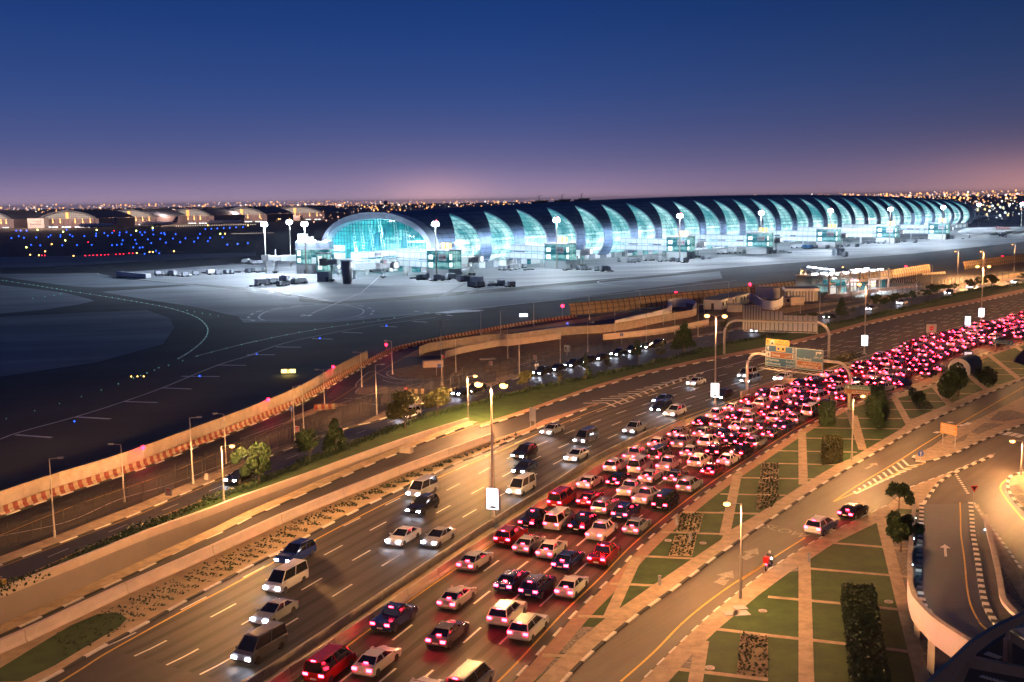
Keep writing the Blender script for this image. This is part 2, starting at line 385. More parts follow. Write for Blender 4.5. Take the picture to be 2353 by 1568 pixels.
PU = [(x, y-(21 if x < 900 else 14 if x < 1400 else 9)) for x, y in SU]
poly('perimeter_road', BAR+list(reversed(PU)), 1.5*L_, 'asphalt')
poly('open_ground', A6([(1350, 800), (1420, 750), (1700, 690), (2000, 600), (2353, 545)])+A7([(0, 560), (800, 430), (1250, 370), (1700, 310), (2000, 240), (2353, 170)])+[(1850, 690), (1880, 722)]+[(1655, 757), (1535, 776), (1366, 812), (1193, 855), (1103, 879)]+A6([(2250, 760), (1900, 830), (1600, 848), (1400, 830)]), 2.5*L_, 'soil')
poly('sandy_verge', A6([(2353, 445), (2000, 510), (1650, 560), (1500, 640), (1900, 620), (2353, 545)]), 3.5*L_, 'sand')
poly('sandy_verge', A7([(0, 455), (850, 330), (1200, 290), (1700, 245), (1750, 185), (1400, 215), (900, 290), (400, 370), (0, 410)]), 3.5*L_, 'sand')
poly('yard', [(1480, 760), (1600, 745), (1850, 700), (1990, 690), (2353, 625), (2500, 606), (2500, 622), (2353, 634), (2227, 648), (2011, 689), (1880, 713), (1655, 755), (1535, 775)], 3.5*L_, 'sand')
poly('yard', A4([(820, 920), (1330, 860), (1600, 850), (1350, 885), (900, 950), (800, 945)]), 4.5*L_, 'pavement_red')
poly('airside_road', [(1180, 862), (1366, 818), (1535, 783), (1655, 761), (1900, 714), (2000, 694), (2000, 686), (1655, 748), (1535, 766), (1366, 796), (1180, 845)], 4.5*L_, 'asphalt_worn')
poly('slip_road', A6([(0, 1566), (0, 1350), (700, 1100), (900, 900), (1060, 915), (1100, 840), (1220, 770), (1350, 800), (1600, 848), (1900, 838), (2353, 760), (2353, 860), (1600, 1000), (1100, 1250)]), 3*L_, 'asphalt_worn')
poly('refuge_island', A6([(1065, 950), (1100, 925), (1250, 908), (1480, 920), (1500, 940), (1400, 965), (1200, 985), (1090, 980)]), 4*L_, 'pavement')
poly('refuge_island', A6([(500, 1180), (700, 1100), (860, 1060), (1000, 1075), (760, 1130), (380, 1270)]), 4*L_, 'sand')
poly('pavement_strip', PU+list(reversed(SU)), 3.5*L_, 'pavement')
poly('service_road', SU+list(reversed(SL)), 3*L_, 'asphalt_fresh')
kerb('service_kerb', GL(SU), .25, .12, 2.5)
mk = MB()
line(mk, offset(GL(SU), .5), .12, 4.5*L_, 1); line(mk, offset(GL(SL), -.5), .12, 4.5*L_, 1)
ctr = [((a[0]+b[0])/2, (a[1]+b[1])/2) for a, b in zip(SU, SL)]
dashes(mk, GL(ctr), 3, 6, .12, 4.5*L_)
for q in ([(0, 1400), (800, 1110), (1200, 1000)], [(0, 1290), (300, 1190), (560, 1100)]): pass
line(mk, GL(A6([(0, 1395), (700, 1140), (1200, 985), (1700, 870)])), .15, 4.5*L_)
line(mk, GL(ZR(0, 880, 3.677, [(0, 1700), (620, 1566), (1100, 1360), (1600, 1210), (2230, 970)])), .15, 4.5*L_)
line(mk, offset(GL(BAR[:13]), 6), .15, 4.5*L_, 1)
for q in ([(1065, 920), (1080, 870), (1210, 770), (1360, 830), (1600, 848)], [(1100, 905), (1350, 905), (1490, 920), (1500, 945), (1350, 975), (1100, 980), (1065, 960), (1100, 915)], [(1220, 765), (1360, 770)], [(960, 1018), (1130, 1026)], [(1090, 1065), (1320, 1080)], [(1310, 850), (1400, 875), (1530, 880)], [(1385, 760), (1350, 800), (1480, 845), (1750, 845), (2100, 790)]):
    line(mk, GL(A6(q)), .18, 5.5*L_)
line(mk, GL(A7([(340, 720), (480, 680), (600, 670)])), .2, 5.5*L_)
tag(mk.build('road_marking', ['paint_white', 'paint_yellow']), **S_)
# lawn between the service road and the highway
K1 = [(1103, 984), (1215, 948), (1353, 899), (1478, 863), (1603, 835), (1654, 826), (1758, 807), (1907, 771), (1981, 750), (2100, 723), (2219, 701), (2353, 673), (2500, 645)]
WT_ = [(x, y-1) for x, y in WT]
poly('lawn', [(x, y) for x, y in SL]+list(reversed([(x, y-9) for x, y in K1]))+list(reversed(WT_)), 2*L_, 'grass')
poly('lawn', [(1750, 800), (1907, 752), (2100, 712), (2353, 657), (2500, 640), (2500, 638), (2353, 662), (2100, 716), (1907, 760)], 2.5*L_, 'grass_dry')
poly('kerbside_paving', [(x, y-9) for x, y in K1]+list(reversed(K1)), 3*L_, 'pavement_red')
# white-light carriageway (left) with its slip lane
WR = [(560, 1580), (630, 1540), (789, 1437), (938, 1336), (1116, 1219), (1260, 1128), (1373, 1058), (1550, 974), (1640, 940), (1760, 898), (1860, 868), (1990, 822), (2100, 795), (2248, 752), (2353, 722), (2500, 690)]
K2 = [(-60, 1640), (100, 1568), (212, 1502), (312, 1447), (425, 1384), (551, 1316), (652, 1264), (777, 1196), (926, 1123), (1051, 1066), (1117, 1039), (1228, 989), (1375, 930)]
carriage = [(-200, 1720)]+K2[:-2]+[(1212, 992), (1110, 1003), (1103, 984)]+K1[1:]+list(reversed(WR))+[(300, 1760)]
poly('highway_oncoming', carriage, 1.5*L_, 'asphalt')
isl = NWB+[(1250, 965), (1375, 926)]+list(reversed(K2))
poly('planted_island', isl, 3.5*L_, 'sand')
poly('lawn', B1([(-200, 1566), (300, 1260), (650, 1050), (900, 945), (1080, 930), (1170, 985), (1100, 1060), (800, 1240), (500, 1420), (200, 1566)]), 4.5*L_, 'grass')
poly('island_paving', [(1140, 1012), (1212, 988), (1250, 966), (1375, 926), (1370, 932), (1228, 989), (1170, 1012)], 4.5*L_, 'pavement_red')
kerb('island_kerb', GL(K2), .3, .16, 2.6)
kerb('lawn_kerb', GL(K1), .3, .16, 2.6)
# sunken slip road behind the first barrier
def low(pts, s=0):
    return [G(x, y, zdep(x)) for x, y in pts]
top = [G(x, y, .0) for x, y in WT]
bot = [Vector((p.x, p.y, zdep(x))) for p, (x, y) in zip(top, WT)]
nb = [Vector((p.x, p.y, zdep(x))) for p, (x, y) in zip(NWw, NWB)]
mb = MB(); strip(mb, bot, nb, 0.0); tag(mb.build('sunken_road', 'asphalt'), **S_)
mb = MB(); strip(mb, bot, offset(bot, 1.9), .14); tag(mb.build('sunken_pavement', 'pavement'), **S_)
kerb('sunken_kerb', smooth(offset(bot, 2.05), 4), .3, .16, 2.6)
mb = MB(); line(mb, offset(bot, 2.6), .15, .012); tag(mb.build('road_marking', 'paint_yellow'), **S_)
# markings on the oncoming carriageway
mk = MB(); yl = [(120, 1580), (190, 1537), (250, 1499), (400, 1416), (551, 1336), (701, 1254), (851, 1175), (1002, 1101), (1140, 1041), (1268, 984), (1391, 936), (1597, 867)]
line(mk, GL(yl), .22, 3.5*L_, 1)
line(mk, GL([(1391, 936), (1500, 893), (1600, 860), (1691, 836), (1760, 818)]), .22, 3.5*L_, 0)
line(mk, offset(GL([(x, y) for x, y in WR]), -.8), .2, 3.5*L_, 1)
base = GL(WR)
lanes = []
for k in range(1, 5): lanes.append(offset(base, -.9-3.65*k))
for l_ in lanes[:4]: dashes(mk, l_, 3.5, 5.5, .2, 3.5*L_)
far_ = GL([(1700, 850), (1850, 812), (2000, 777), (2150, 738), (2353, 694), (2500, 662)])
for k in (0, 3.6, -3.6): dashes(mk, offset(far_, k), 3.5, 5.5, .2, 3.5*L_)
for i in range(14):   # chevrons in the gore
    t = i/13; x = 1385+(1610-1385)*t; y = 929-(929-858)*t; w = 5.0*(1-t)+1.0
    p = G(x, y); d = (G(1610, 858)-G(1385, 929)); d.z = 0; d.normalize(); q = Vector((d.y, -d.x, 0))
    for s in (-1, 1): line(mk, [p+d*1.2, p+q*s*w*.55-d*1.2], .45, 3.5*L_)
tag(mk.build('road_marking', ['paint_white', 'paint_yellow']), **S_)
# median: between the two barriers sandy, then paving and grass
RL = [(500, 1700), (740, 1515), (851, 1432), (1005, 1325), (1140, 1236), (1263, 1150), (1423, 1053), (1540, 996), (1654, 943), (1729, 912), (1797, 890), (1880, 863), (1951, 846), (2099, 786), (2248, 747), (2353, 722), (2500, 690)]
WR2 = [(400, 1690)]+WR
poly('median_ground', [(420, 1720)]+WR+list(reversed(RL)), 1.5*L_, 'sand')
poly('median_lawn', [(1760, 902), (1860, 868), (1990, 822), (2100, 795), (2200, 767), (2230, 762), (2140, 784), (1951, 842), (1880, 860), (1797, 888)], 3*L_, 'grass_dry')
kerb('median_kerb', GL(RL[7:13]), .3, .16, 2.6)
# red-light carriageway (right)
RR = [(1000, 1720), (1100, 1640), (1191, 1554), (1264, 1474), (1326, 1406), (1402, 1332), (1476, 1254), (1566, 1176), (1654, 1110), (1743, 1051), (1833, 993), (1880, 967), (1945, 935), (2026, 912), (2144, 884), (2185, 858), (2248, 822), (2353, 789), (2500, 752)]
poly('highway_outbound', RL+list(reversed(RR)), 2*L_, 'asphalt')
mk = MB(); rl = GL(RL)
line(mk, offset(rl, .7), .18, 3.5*L_, 1)
RRs = GL(RR); line(mk, offset(RRs, -1.0), .18, 3.5*L_, 1)
def lane(f):
    o = []
    for p in resample(rl, 4.0):
        q = min(RRd, key=lambda v: (v-p).length_squared); o.append(p.lerp(q, f))
    return smooth(o[::3], 3)
RRd = resample(RRs, 1.0)
WRED = [(p-min(RRd, key=lambda v: (v-p).length_squared)).length for p in resample(rl, 25)]
print('RED WIDTH', [round(w, 1) for w in WRED])
LF = [.045+.91*k/5 for k in range(6)]
for k in range(1, 5): dashes(mk, lane(LF[k]), 3.5, 5.5, .2, 3.5*L_)
dashes(mk, GL([(1945, 925), (2026, 895), (2144, 862), (2200, 838)]), 1, 1.5, .25, 3.5*L_)
tag(mk.build('road_marking', ['paint_white', 'paint_yellow']), **S_)
mk = MB()
for k in range(5):
    c = lane((LF[k]+LF[k+1])/2)
    for s in (-.82, .82): line(mk, offset(c, s), .62, 2.9*L_)
for k in range(4):
    c = offset(base, -.9-3.65*(k+.5))
    for s in (-.82, .82): line(mk, offset(c, s), .62, 2.9*L_)
tag(mk.build('worn_wheel_tracks', mat('wheel_track', (.020, .018, .017), .75, noise=.5, scale=.5, stretch=(20, 1, R(61)))), **S_)
kerb('highway_kerb', RRs, .22, .14, 2.0)
# the green between the highway and the side road
SW1 = [(1140, 1680), (1232, 1568), (1326, 1476), (1389, 1424), (1496, 1349), (1656, 1242), (1664, 1228), (1739, 1184), (1845, 1115), (1925, 1067), (1954, 1055), (2070, 987), (2094, 965), (2248, 901), (2353, 866), (2500, 822)]
K3 = [(1180, 1700), (1294, 1568), (1377, 1486), (1464, 1416), (1564, 1344), (1652, 1277), (1773, 1194), (1892, 1113), (2011, 1042), (2099, 989), (2147, 965), (2248, 916), (2353, 873), (2500, 830)]
poly('lawn', RR+list(reversed(SW1)), 1.5*L_, 'grass')
mb = MB(); strip(mb, RRs, offset(RRs, 1.5), 4*L_); tag(mb.build('kerbside_paving', 'pavement_red'), **S_)
poly('bus_bay_paving', [(1945, 932), (2026, 905), (2110, 880), (2150, 862), (2230, 826), (2262, 832), (2185, 875), (2080, 912), (2010, 925), (1960, 935)], 4.5*L_, 'pavement')
poly('pavement_walk', SW1+list(reversed(K3)), 4.5*L_, 'pavement')
kerb('walk_kerb', GL(K3), .3, .16, 2.2)
R3 = [(1350, 1690), (1472, 1568), (1552, 1489), (1634, 1412), (1726, 1339), (1803, 1286), (1892, 1233), (1966, 1197), (2040, 1161), (2088, 1122), (2189, 1084), (2287, 1042), (2400, 1000)]
poly('side_road', K3+[(2500, 900), (2400, 1000)]+list(reversed(R3)), 2*L_, 'asphalt_worn')
SW2 = [(1440, 1670), (1536, 1568), (1627, 1469), (1652, 1445), (1744, 1368), (1812, 1318), (1857, 1289), (1916, 1250), (2007, 1206), (2064, 1170), (2105, 1172)]
poly('pavement_walk', R3[:9]+[(2088, 1122), (2122, 1140), (2122, 1172)]+list(reversed(SW2)), 3.5*L_, 'pavement')
poly('pavement_walk', [(2088, 1122), (2189, 1084), (2287, 1042), (2284, 1048), (2198, 1086), (2159, 1110), (2142, 1131), (2122, 1160)], 4.5*L_, 'pavement')
RS = [(2122, 1160), (2142, 1131), (2159, 1110), (2198, 1086), (2284, 1048)]
poly('junction_road', [(2122, 1160), (2142, 1131), (2159, 1110), (2198, 1086), (2284, 1048), (2287, 1042), (2500, 950), (2600, 1500), (2500, 1700), (2300, 1600), (2230, 1160)], 1.5*L_, 'asphalt_worn')
poly('lawn', SW2[:10]+[(2120, 1164), (2116, 1200), (2110, 1400), (2300, 1700), (1440, 1720)], 1.5*L_, 'grass')
mk = MB()
line(mk, GL(B6([(1000, 1566), (1300, 1300), (1620, 980), (2000, 690), (2353, 470)])+B4([(140, 1260), (400, 1080), (660, 915)])), .2, 5*L_, 1)
dashes(mk, GL(R3[:9]), 1.4, 1.2, .18, 5.5*L_); dashes(mk, GL(R3[9:12]), 1.4, 1.2, .18, 6*L_)
line(mk, GL(B4([(880, 637), (1050, 520), (1400, 310), (1700, 120)])+[(2353, 890)], 0, 3), .22, 5*L_, 1)
line(mk, GL(B4([(880, 637), (1130, 530), (1400, 400), (1590, 335)]), 0, 3), .22, 5*L_, 1)
for i in range(11):
    t = i/10; a = B4([(1040+370*t, 556-245*t)])[0]; b = B4([(1050+410*t, 575-215*t)])[0]; c = B4([(1130+440*t, 535-190*t)])[0]
    line(mk, [G(*a), G(*b)], .35, 5*L_); line(mk, [G(*b), G(*c)], .35, 5*L_)
mat('paint_worn', (.24, .22, .19), .7, noise=.5, scale=3)
def arrow(p, q, w=.35, head=1.6):
    a, b = G(*p), G(*q); d = (b-a).normalized(); n_ = Vector((d.y, -d.x, 0)); h = b-d*head; z = Vector((0, 0, 5.5*L_))
    line(mk, [a, h], w, 5.5*L_, 2); mk.add([h-n_*head*.45+z, b+z, h+n_*head*.45+z], [(2, 1, 0)], 2)
arrow(*B4([(1128, 384), (1215, 335)])); arrow(*B6([(2130, 430), (2260, 338)]), .5, 2); arrow(*B6([(2150, 425), (2235, 410)]), .5, 1.6)
arrow(*B6([(1880, 660), (2030, 545)]), .5, 2); arrow(*B6([(1900, 665), (2000, 630)]), .5, 1.6)
for q in ([(1663, 105), (1700, 95)], [(1900, 40), (1935, 25)], [(1850, 50), (1885, 40)], [(2200, 120), (2250, 98)], [(2250, 128), (2300, 108)], [(2300, 138), (2345, 118)], [(1760, 25), (1800, 20)]): line(mk, [G(*p) for p in B4(q)], .8, 5.5*L_)
q = B4([(320, 835), (640, 920)]); a, b = G(*q[0]), G(*q[1]); d = (b-a).normalized(); n_ = Vector((-d.y, d.x, 0))
Mx = Matrix(((d.x, n_.x, 0, a.x), (d.y, n_.y, 0, a.y), (0, 0, 1, 5.5*L_), (0, 0, 0, 1)))
put_text(mk, 'SLOW', 2.2, Mx, 2, width=(b-a).length)
tag(mk.build('road_marking', ['paint_white', 'paint_yellow', 'paint_worn']), **S_)
# paths across the lawns
mb = MB()
def path(pts, w): line(mb, [G(*p) for p in pts], w, 5*L_)
for q in ([(1570, 8), (2270, 20)], [(1380, 190), (1950, 210)], [(1180, 412), (1680, 435)], [(905, 665), (1370, 685)], [(610, 965), (900, 972)], [(280, 1325), (500, 1330)]): path(B6(q), .62)
for q in ([(560, 1225), (1250, 1240)], [(400, 1325), (1060, 1337)], [(270, 1420), (920, 1436)], [(690, 1148), (1410, 1157)], [(910, 1072), (1570, 1079)], [(1290, 1005), (1690, 1009)], [(1280, 940), (1790, 945)], [(1600, 880), (2060, 886)], [(1930, 808), (2160, 812)], [(1930, 735), (2353, 737)], [(1930, 685), (2353, 690)], [(2000, 630), (2353, 635)]): path(A8(q), .55)
for q in ([(0, 578), (515, 588)], [(0, 720), (300, 735)], [(100, 450), (740, 462)]): path(B4(q), .6)
for q in ([(635, 95), (645, 505)], [(1035, -30), (1105, 235)], [(140, 400), (35, 900)]): path(B4(q), 1.15)
for q in ([(1000, 1020), (1105, 1320)], [(1345, 905), (1470, 1130)], [(1645, 815), (1790, 985)], [(1910, 730), (2070, 860)], [(2060, 565), (2310, 765)], [(2260, 500), (2400, 590)]): path(A8(q), 1.15)
for q in ([(2000, 0), (1955, 220)], [(1150, 415), (890, 980)], [(1750, 1190), (1680, 1600)]): path(B6(q), 1.1)
for q in ([(335, 440), (355, 1700)], [(1035, 60), (1440, 1620)]): path(B5(q), 1.15)
for q in ([(600, 292), (1330, 350)], [(360, 525), (1320, 605)], [(0, 787), (670, 848)], [(930, 877), (1310, 915)], [(-100, 1130), (720, 1220)], [(1010, 1255), (1720, 1345)]): path(B5(q), .6)
path(B6([(1890, 1085), (2353, 1140)]), .6); path(B6([(1510, 1450), (2353, 1550)]), .6)
tag(mb.build('garden_path', 'pavement'), **S_)
for q in (B5([(1050, 60), (1395, 0), (1400, 80), (1320, 640), (1310, 930), (1290, 925), (1160, 500)]), B5([(1300, 930), (1320, 1000), (1700, 1360), (1600, 1620), (1470, 1620)]),
          B6([(540, 1050), (770, 1065), (500, 1300), (320, 1310)]), B6([(280, 1345), (450, 1350), (200, 1566), (80, 1600)]), B6([(1540, 1440), (1700, 1270), (1680, 1450)]),
          B4([(540, 1150), (640, 1115), (640, 1170), (530, 1180)])): poly('gravel_bed', q, 3*L_, 'gravel')
poly('traffic_island', [(2097, 1058), (2106, 1044), (2142, 1027), (2200, 984), (2248, 964), (2353, 911), (2500, 860), (2500, 930), (2353, 976), (2292, 1000), (2243, 1020), (2204, 1039), (2174, 1050), (2130, 1063), (2108, 1062)], 5*L_, 'pavement')
kerb('traffic_island_kerb', GL([(2500, 930), (2353, 976), (2292, 1000), (2243, 1020), (2204, 1039), (2174, 1050), (2130, 1063), (2108, 1062), (2097, 1055), (2106, 1044)]), .3, .16, 1.6)
for q in ([(1780, 1275), (1870, 1215), (1930, 1190), (1890, 1250)], [(1940, 1180), (2050, 1110), (2200, 1120), (2060, 1175), (2000, 1200)], [(2080, 1090), (2160, 1020), (2260, 1010), (2353, 1040), (2353, 1075), (2200, 1100)]): poly('gravel_bed', A8(q), 6*L_, 'gravel')
kerb('junction_kerb', GL(RS), .35, .18, 1.4)
poly('splitter_island', B4([(2225, 510), (2250, 440), (2353, 415), (2500, 400), (2500, 760), (2353, 700), (2270, 600)]), 4*L_, 'pavement')
poly('gravel_bed', B4([(2240, 520), (2300, 500), (2353, 560), (2353, 570), (2250, 570)]), 5*L_, 'gravel')
poly('gravel_bed', B4([(2260, 580), (2400, 590), (2400, 700)]), 5*L_, 'gravel')
kerb('splitter_kerb', GL(B4([(2500, 400), (2353, 415), (2250, 440), (2225, 510), (2260, 600), (2353, 700), (2500, 800)])), .35, .18, 1.4)
poly('junction_pavement', B4([(1950, 650), (2000, 655), (2150, 900), (2353, 1250), (2353, 1566), (2280, 1566), (2200, 1300), (2080, 850), (2050, 800)]), 4*L_, 'pavement')
poly('gravel_bed', B4([(2150, 1150), (2180, 1140), (2353, 1420), (2353, 1470), (2180, 1310)]), 5*L_, 'gravel')
mk = MB(); dashes(mk, GL(B4([(1960, 640), (2060, 780), (2200, 970), (2353, 1190)])), .8, .8, .3, 5*L_)
dashes(mk, GL(B4([(1825, 425), (1880, 510), (1930, 590)])), .6, .6, .35, 5*L_)
line(mk, GL(B4([(2230, 455), (2180, 500), (2175, 550), (2250, 660), (2353, 780)])), .25, 5*L_, 1)
tag(mk.build('road_marking', ['paint_white', 'paint_yellow']), **S_)
# ================================================================ CONCOURSE
P0 = G(988, 627); P1 = G(2226, 522)
U = (P1-P0).normalized(); LEN = (P1-P0).length
NN = Vector((-U.y, U.x, 0)); YAW = math.atan2(U.y, U.x)
HB = 36.5; WM = 42.0; ZC = 13.0; ZF = 4.6
NB = 29; PITCHB = LEN/(NB+.75); OFF0 = PITCHB*.42
def ht(s): t = s/LEN; return 30.5+7.2*(1-(2*t-1)**2)
def sec(s, ph, k=0.0):
    """point of the shell at length s, angle ph (0 = side towards the road), k metres inwards"""
    e = (1-abs(2*s/LEN-1)**6*.0)
    return Vector((s, HB-(WM-k)*math.cos(ph)*e, ZC+(ht(s)-ZC-k)*math.sin(ph)))
def glassmat(name, dark, mid, hot, gx, gz, seed, s0=1.0, tint=1.0):
    M, n, l, b = new_mat(name)
    tcn = n.new('ShaderNodeTexCoord'); sp = n.new('ShaderNodeSeparateXYZ'); l.new(tcn.outputs['Object'], sp.inputs[0])
    def mth(op, a, b_=None, c=None):
        q = n.new('ShaderNodeMath'); q.operation = op
        for i, v in enumerate((a, b_, c)):
            if v is None: continue
            if hasattr(v, 'is_output'): l.new(v, q.inputs[i])
            else: q.inputs[i].default_value = v
        return q.outputs[0]
    def gridl(o, p, w):
        f = mth('FRACT', mth('DIVIDE', mth('ADD', o, 1000.0), p)); return mth('LESS_THAN', f, w/p)
    def noise(scale, sc, det=3):
        mp = n.new('ShaderNodeMapping'); mp.inputs['Scale'].default_value = scale; mp.inputs['Location'].default_value = (seed, seed*2, seed*3)
        l.new(tcn.outputs['Object'], mp.inputs[0]); q = n.new('ShaderNodeTexNoise'); q.inputs['Scale'].default_value = sc; q.inputs['Detail'].default_value = det
        l.new(mp.outputs[0], q.inputs[0]); return q.outputs['Fac']
    a = noise((.10, .05, .07), 1.0, 2); c = noise((.5, .2, .9), 1.0, 2); d = noise((1.6, .5, .25), 1.0, 1)
    floors = mth('LESS_THAN', mth('FRACT', mth('DIVIDE', mth('SUBTRACT', sp.outputs['Z'], 4.6), 5.2)), .55)
    lowz = mth('LESS_THAN', sp.outputs['Z'], 16.0)
    v = mth('ADD', mth('MULTIPLY', a, 1.15), mth('MULTIPLY', c, .55)); v = mth('ADD', v, mth('MULTIPLY', d, .25))
    v = mth('ADD', v, mth('MULTIPLY', mth('MULTIPLY', floors, lowz), .17)); v = mth('SUBTRACT', v, .46)
    v = mth('SUBTRACT', v, mth('MULTIPLY', mth('MAXIMUM', mth('SUBTRACT', sp.outputs['Z'], 12.0), 0.0), .012))
    r = n.new('ShaderNodeValToRGB'); r.color_ramp.elements[0].position = .25; r.color_ramp.elements[0].color = (*dark, 1)
    e = r.color_ramp.elements.new(.55); e.color = (*mid, 1); r.color_ramp.elements[2].position = .86; r.color_ramp.elements[2].color = (*hot, 1)
    l.new(v, r.inputs[0])
    g = mth('MAXIMUM', gridl(sp.outputs['X'], gx, .32), gridl(sp.outputs['Z'], gz, .28)); g = mth('MAXIMUM', g, 0.0) if gx else g
    k = mth('SUBTRACT', 1.0, mth('MULTIPLY', g, .55))
    l.new(r.outputs[0], b.inputs['Emission Color']); l.new(mth('MULTIPLY', k, s0), b.inputs['Emission Strength'])
    b.inputs['Base Color'].default_value = (.01, .05, .06, 1); b.inputs['Roughness'].default_value = .15
    return M
glassmat('glass_bay', (.08, .33, .37), (.38, .72, .75), (1, 1.2, 1.2), 3.1, 2.3, 3.1, 1.3)
glassmat('glass_bay_b', (.05, .27, .32), (.33, .66, .70), (1.1, 1.3, 1.3), 3.1, 2.3, 11.7, 1.3)
glassmat('hall_glow', (.0, .16, .21), (.04, .50, .55), (1.1, 1.5, 1.5), 4, 5.2, 5.3, 1.0)
glassmat('glass_pier', (.003, .05, .08), (.01, .15, .19), (.40, .80, .80), 1.6, 3.0, 8.8, .9)
# metal cladding with the panel joints
M, n_, l_, b_ = new_mat('shell_metal')
b_.inputs['Base Color'].default_value = (.17, .25, .38, 1); b_.inputs['Metallic'].default_value = .2; b_.inputs['Roughness'].default_value = .6
t_ = n_.new('ShaderNodeTexCoord'); mp_ = n_.new('ShaderNodeMapping'); l_.new(t_.outputs['Object'], mp_.inputs[0]); mp_.inputs['Rotation'].default_value = (math.pi/2, 0, 0)
br = n_.new('ShaderNodeTexBrick'); br.offset = 0; br.inputs['Scale'].default_value = 1; br.inputs['Brick Width'].default_value = 5.4; br.inputs['Row Height'].default_value = 2.2
br.inputs['Mortar Size'].default_value = .12; br.inputs['Color1'].default_value = (.13, .21, .35, 1); br.inputs['Color2'].default_value = (.20, .29, .44, 1); br.inputs['Mortar'].default_value = (.03, .045, .08, 1)
l_.new(mp_.outputs[0], br.inputs[0]); l_.new(br.outputs['Color'], b_.inputs['Base Color'])
mat('rim_metal', (.50, .58, .72), .5, metal=.3, noise=.06, scale=.3)
mat('roof_metal', (.10, .15, .24), .6, metal=.3, noise=.15, scale=.05)
mat('plinth_white', (.66, .68, .70), .7, noise=.06, scale=.2)
mat('roller_door', (.20, .24, .28), .6, noise=.2, scale=.5)
mat('lit_white', (1, 1, 1), .5, emit=(.85, .98, 1), es=1.8)
mat('lit_panel', (.45, .5, .54), .5, emit=(.70, .93, 1), es=.62, noise=.15, scale=.8)
mat('lit_yellow', (.4, .3, .1), .5, emit=(1, .80, .36), es=1.5)
mat('yellow_frame', (.8, .45, .05), .5)
mat('ad_grey', (.42, .45, .50), .6)
mat('ad_ink', (.03, .03, .05), .6)
mat('ad_red', (.5, .02, .03), .6)
root = thing('concourse_building', 'very long airport concourse under a curved dark metal roof with crescent-shaped cyan glazed bays', 'terminal building', P0, YAW)
PH0 = -R(30); PHT = R(64); PHE = R(180)-PH0
def wgl(ph):
    if ph < 0: return PITCHB*(.72+.12*ph/R(30))
    return PITCHB*.72*(1-(ph/PHT)**1.8)
ROWS = [PH0+(PHT-PH0)*i/26 for i in range(27)]
sh = MB()
def quadrow(mb_, fa, fb, rows, mi=0):
    vs = [fa(p) for p in rows]+[fb(p) for p in rows]; n = len(rows)
    mb_.add(vs, [(i, n+i, n+i+1, i+1) for i in range(n-1)], mi)
wins = []
for k in range(NB):
    s0 = OFF0+k*PITCHB; sr = s0+PITCHB*.78
    if k == 0: s0 = 0
    s1 = OFF0+(k+1)*PITCHB if k < NB-1 else LEN
    quadrow(sh, lambda p: sec(s0, p), lambda p: sec(sr-wgl(p), p), ROWS)
    quadrow(sh, lambda p: sec(sr, p), lambda p: sec(s1, p), ROWS)
    # returns of the openings
    quadrow(sh, lambda p: sec(sr-wgl(p), p), lambda p: sec(sr-wgl(p), p, .9), ROWS, 1)
    quadrow(sh, lambda p: sec(sr, p, .9), lambda p: sec(sr, p), ROWS, 1)
    g = MB(); quadrow(g, lambda p: sec(sr-wgl(p), p, .9), lambda p: sec(sr, p, .9), ROWS)
    wins.append(g)
sh.build('shell_bands', ['shell_metal', 'rim_metal'], root, smooth=True)
for i, g in enumerate(wins): g.build('window', 'glass_bay' if i % 3 else 'glass_bay_b', root)
rf = MB(); NS = 60
rows = [PHT+(PHE-PHT)*i/34 for i in range(35)]
for k in range(NS): quadrow(rf, lambda p: sec(LEN*k/NS, p), lambda p: sec(LEN*(k+1)/NS, p), rows)
roof = rf.build('roof', 'roof_metal', root, smooth=True)
for s_ in (300, 352, 398):   # maintenance gear riding on the ridge
    z = ht(s_*.45); x = s_*.45
    g = MB(); g.box(x-7, x+7, HB-1, HB+1, z-.3, z+.9).box(x-3, x+9, HB-.4, HB+.4, z+.9, z+1.5); g.tube([(x, HB, z+.8), (x-.5, HB, z+4.2), (x+1.4, HB, z+4.6)], .22)
    g.build('roof_gantry', 'steel_dark', roof)
# rim of the glazed end
rim = MB(); phs = [PH0+(PHE-PH0)*i/60 for i in range(61)]
def ring(s, k): return [sec(max(s, 0), p, k)+Vector((min(s, 0), 0, 0)) for p in phs]
def rband(a, b, mi=0):
    n = len(a); rim.add(a+b, [(i, i+1, n+i+1, n+i) for i in range(n-1)], mi)
o0 = [sec(0, p, -.6)+Vector((-5.0-3*math.cos(p)*0, 0, 0)) for p in phs]; i0 = [sec(0, p, 2.6)+Vector((-5.0, 0, 0)) for p in phs]
rband(o0, i0); rband([sec(1.0, p, -.6) for p in phs], o0); rband(i0, [sec(0, p, 3.4)+Vector((0, 0, 0)) for p in phs])
rim.build('end_rim', 'rim_metal', root, smooth=False)
rim = MB(); o1 = [sec(LEN, p, -.6)+Vector((4, 0, 0)) for p in phs]; rband([sec(LEN, p, 3) for p in phs], o1); rband(o1, [sec(LEN-1, p, -.6) for p in phs]); rim.build('end_rim', 'rim_metal', root)
g = MB(); q = [sec(LEN, p, 1) for p in phs]; g.add(q, [tuple(range(len(q)))]); g.build('end_glass', 'glass_bay', root)
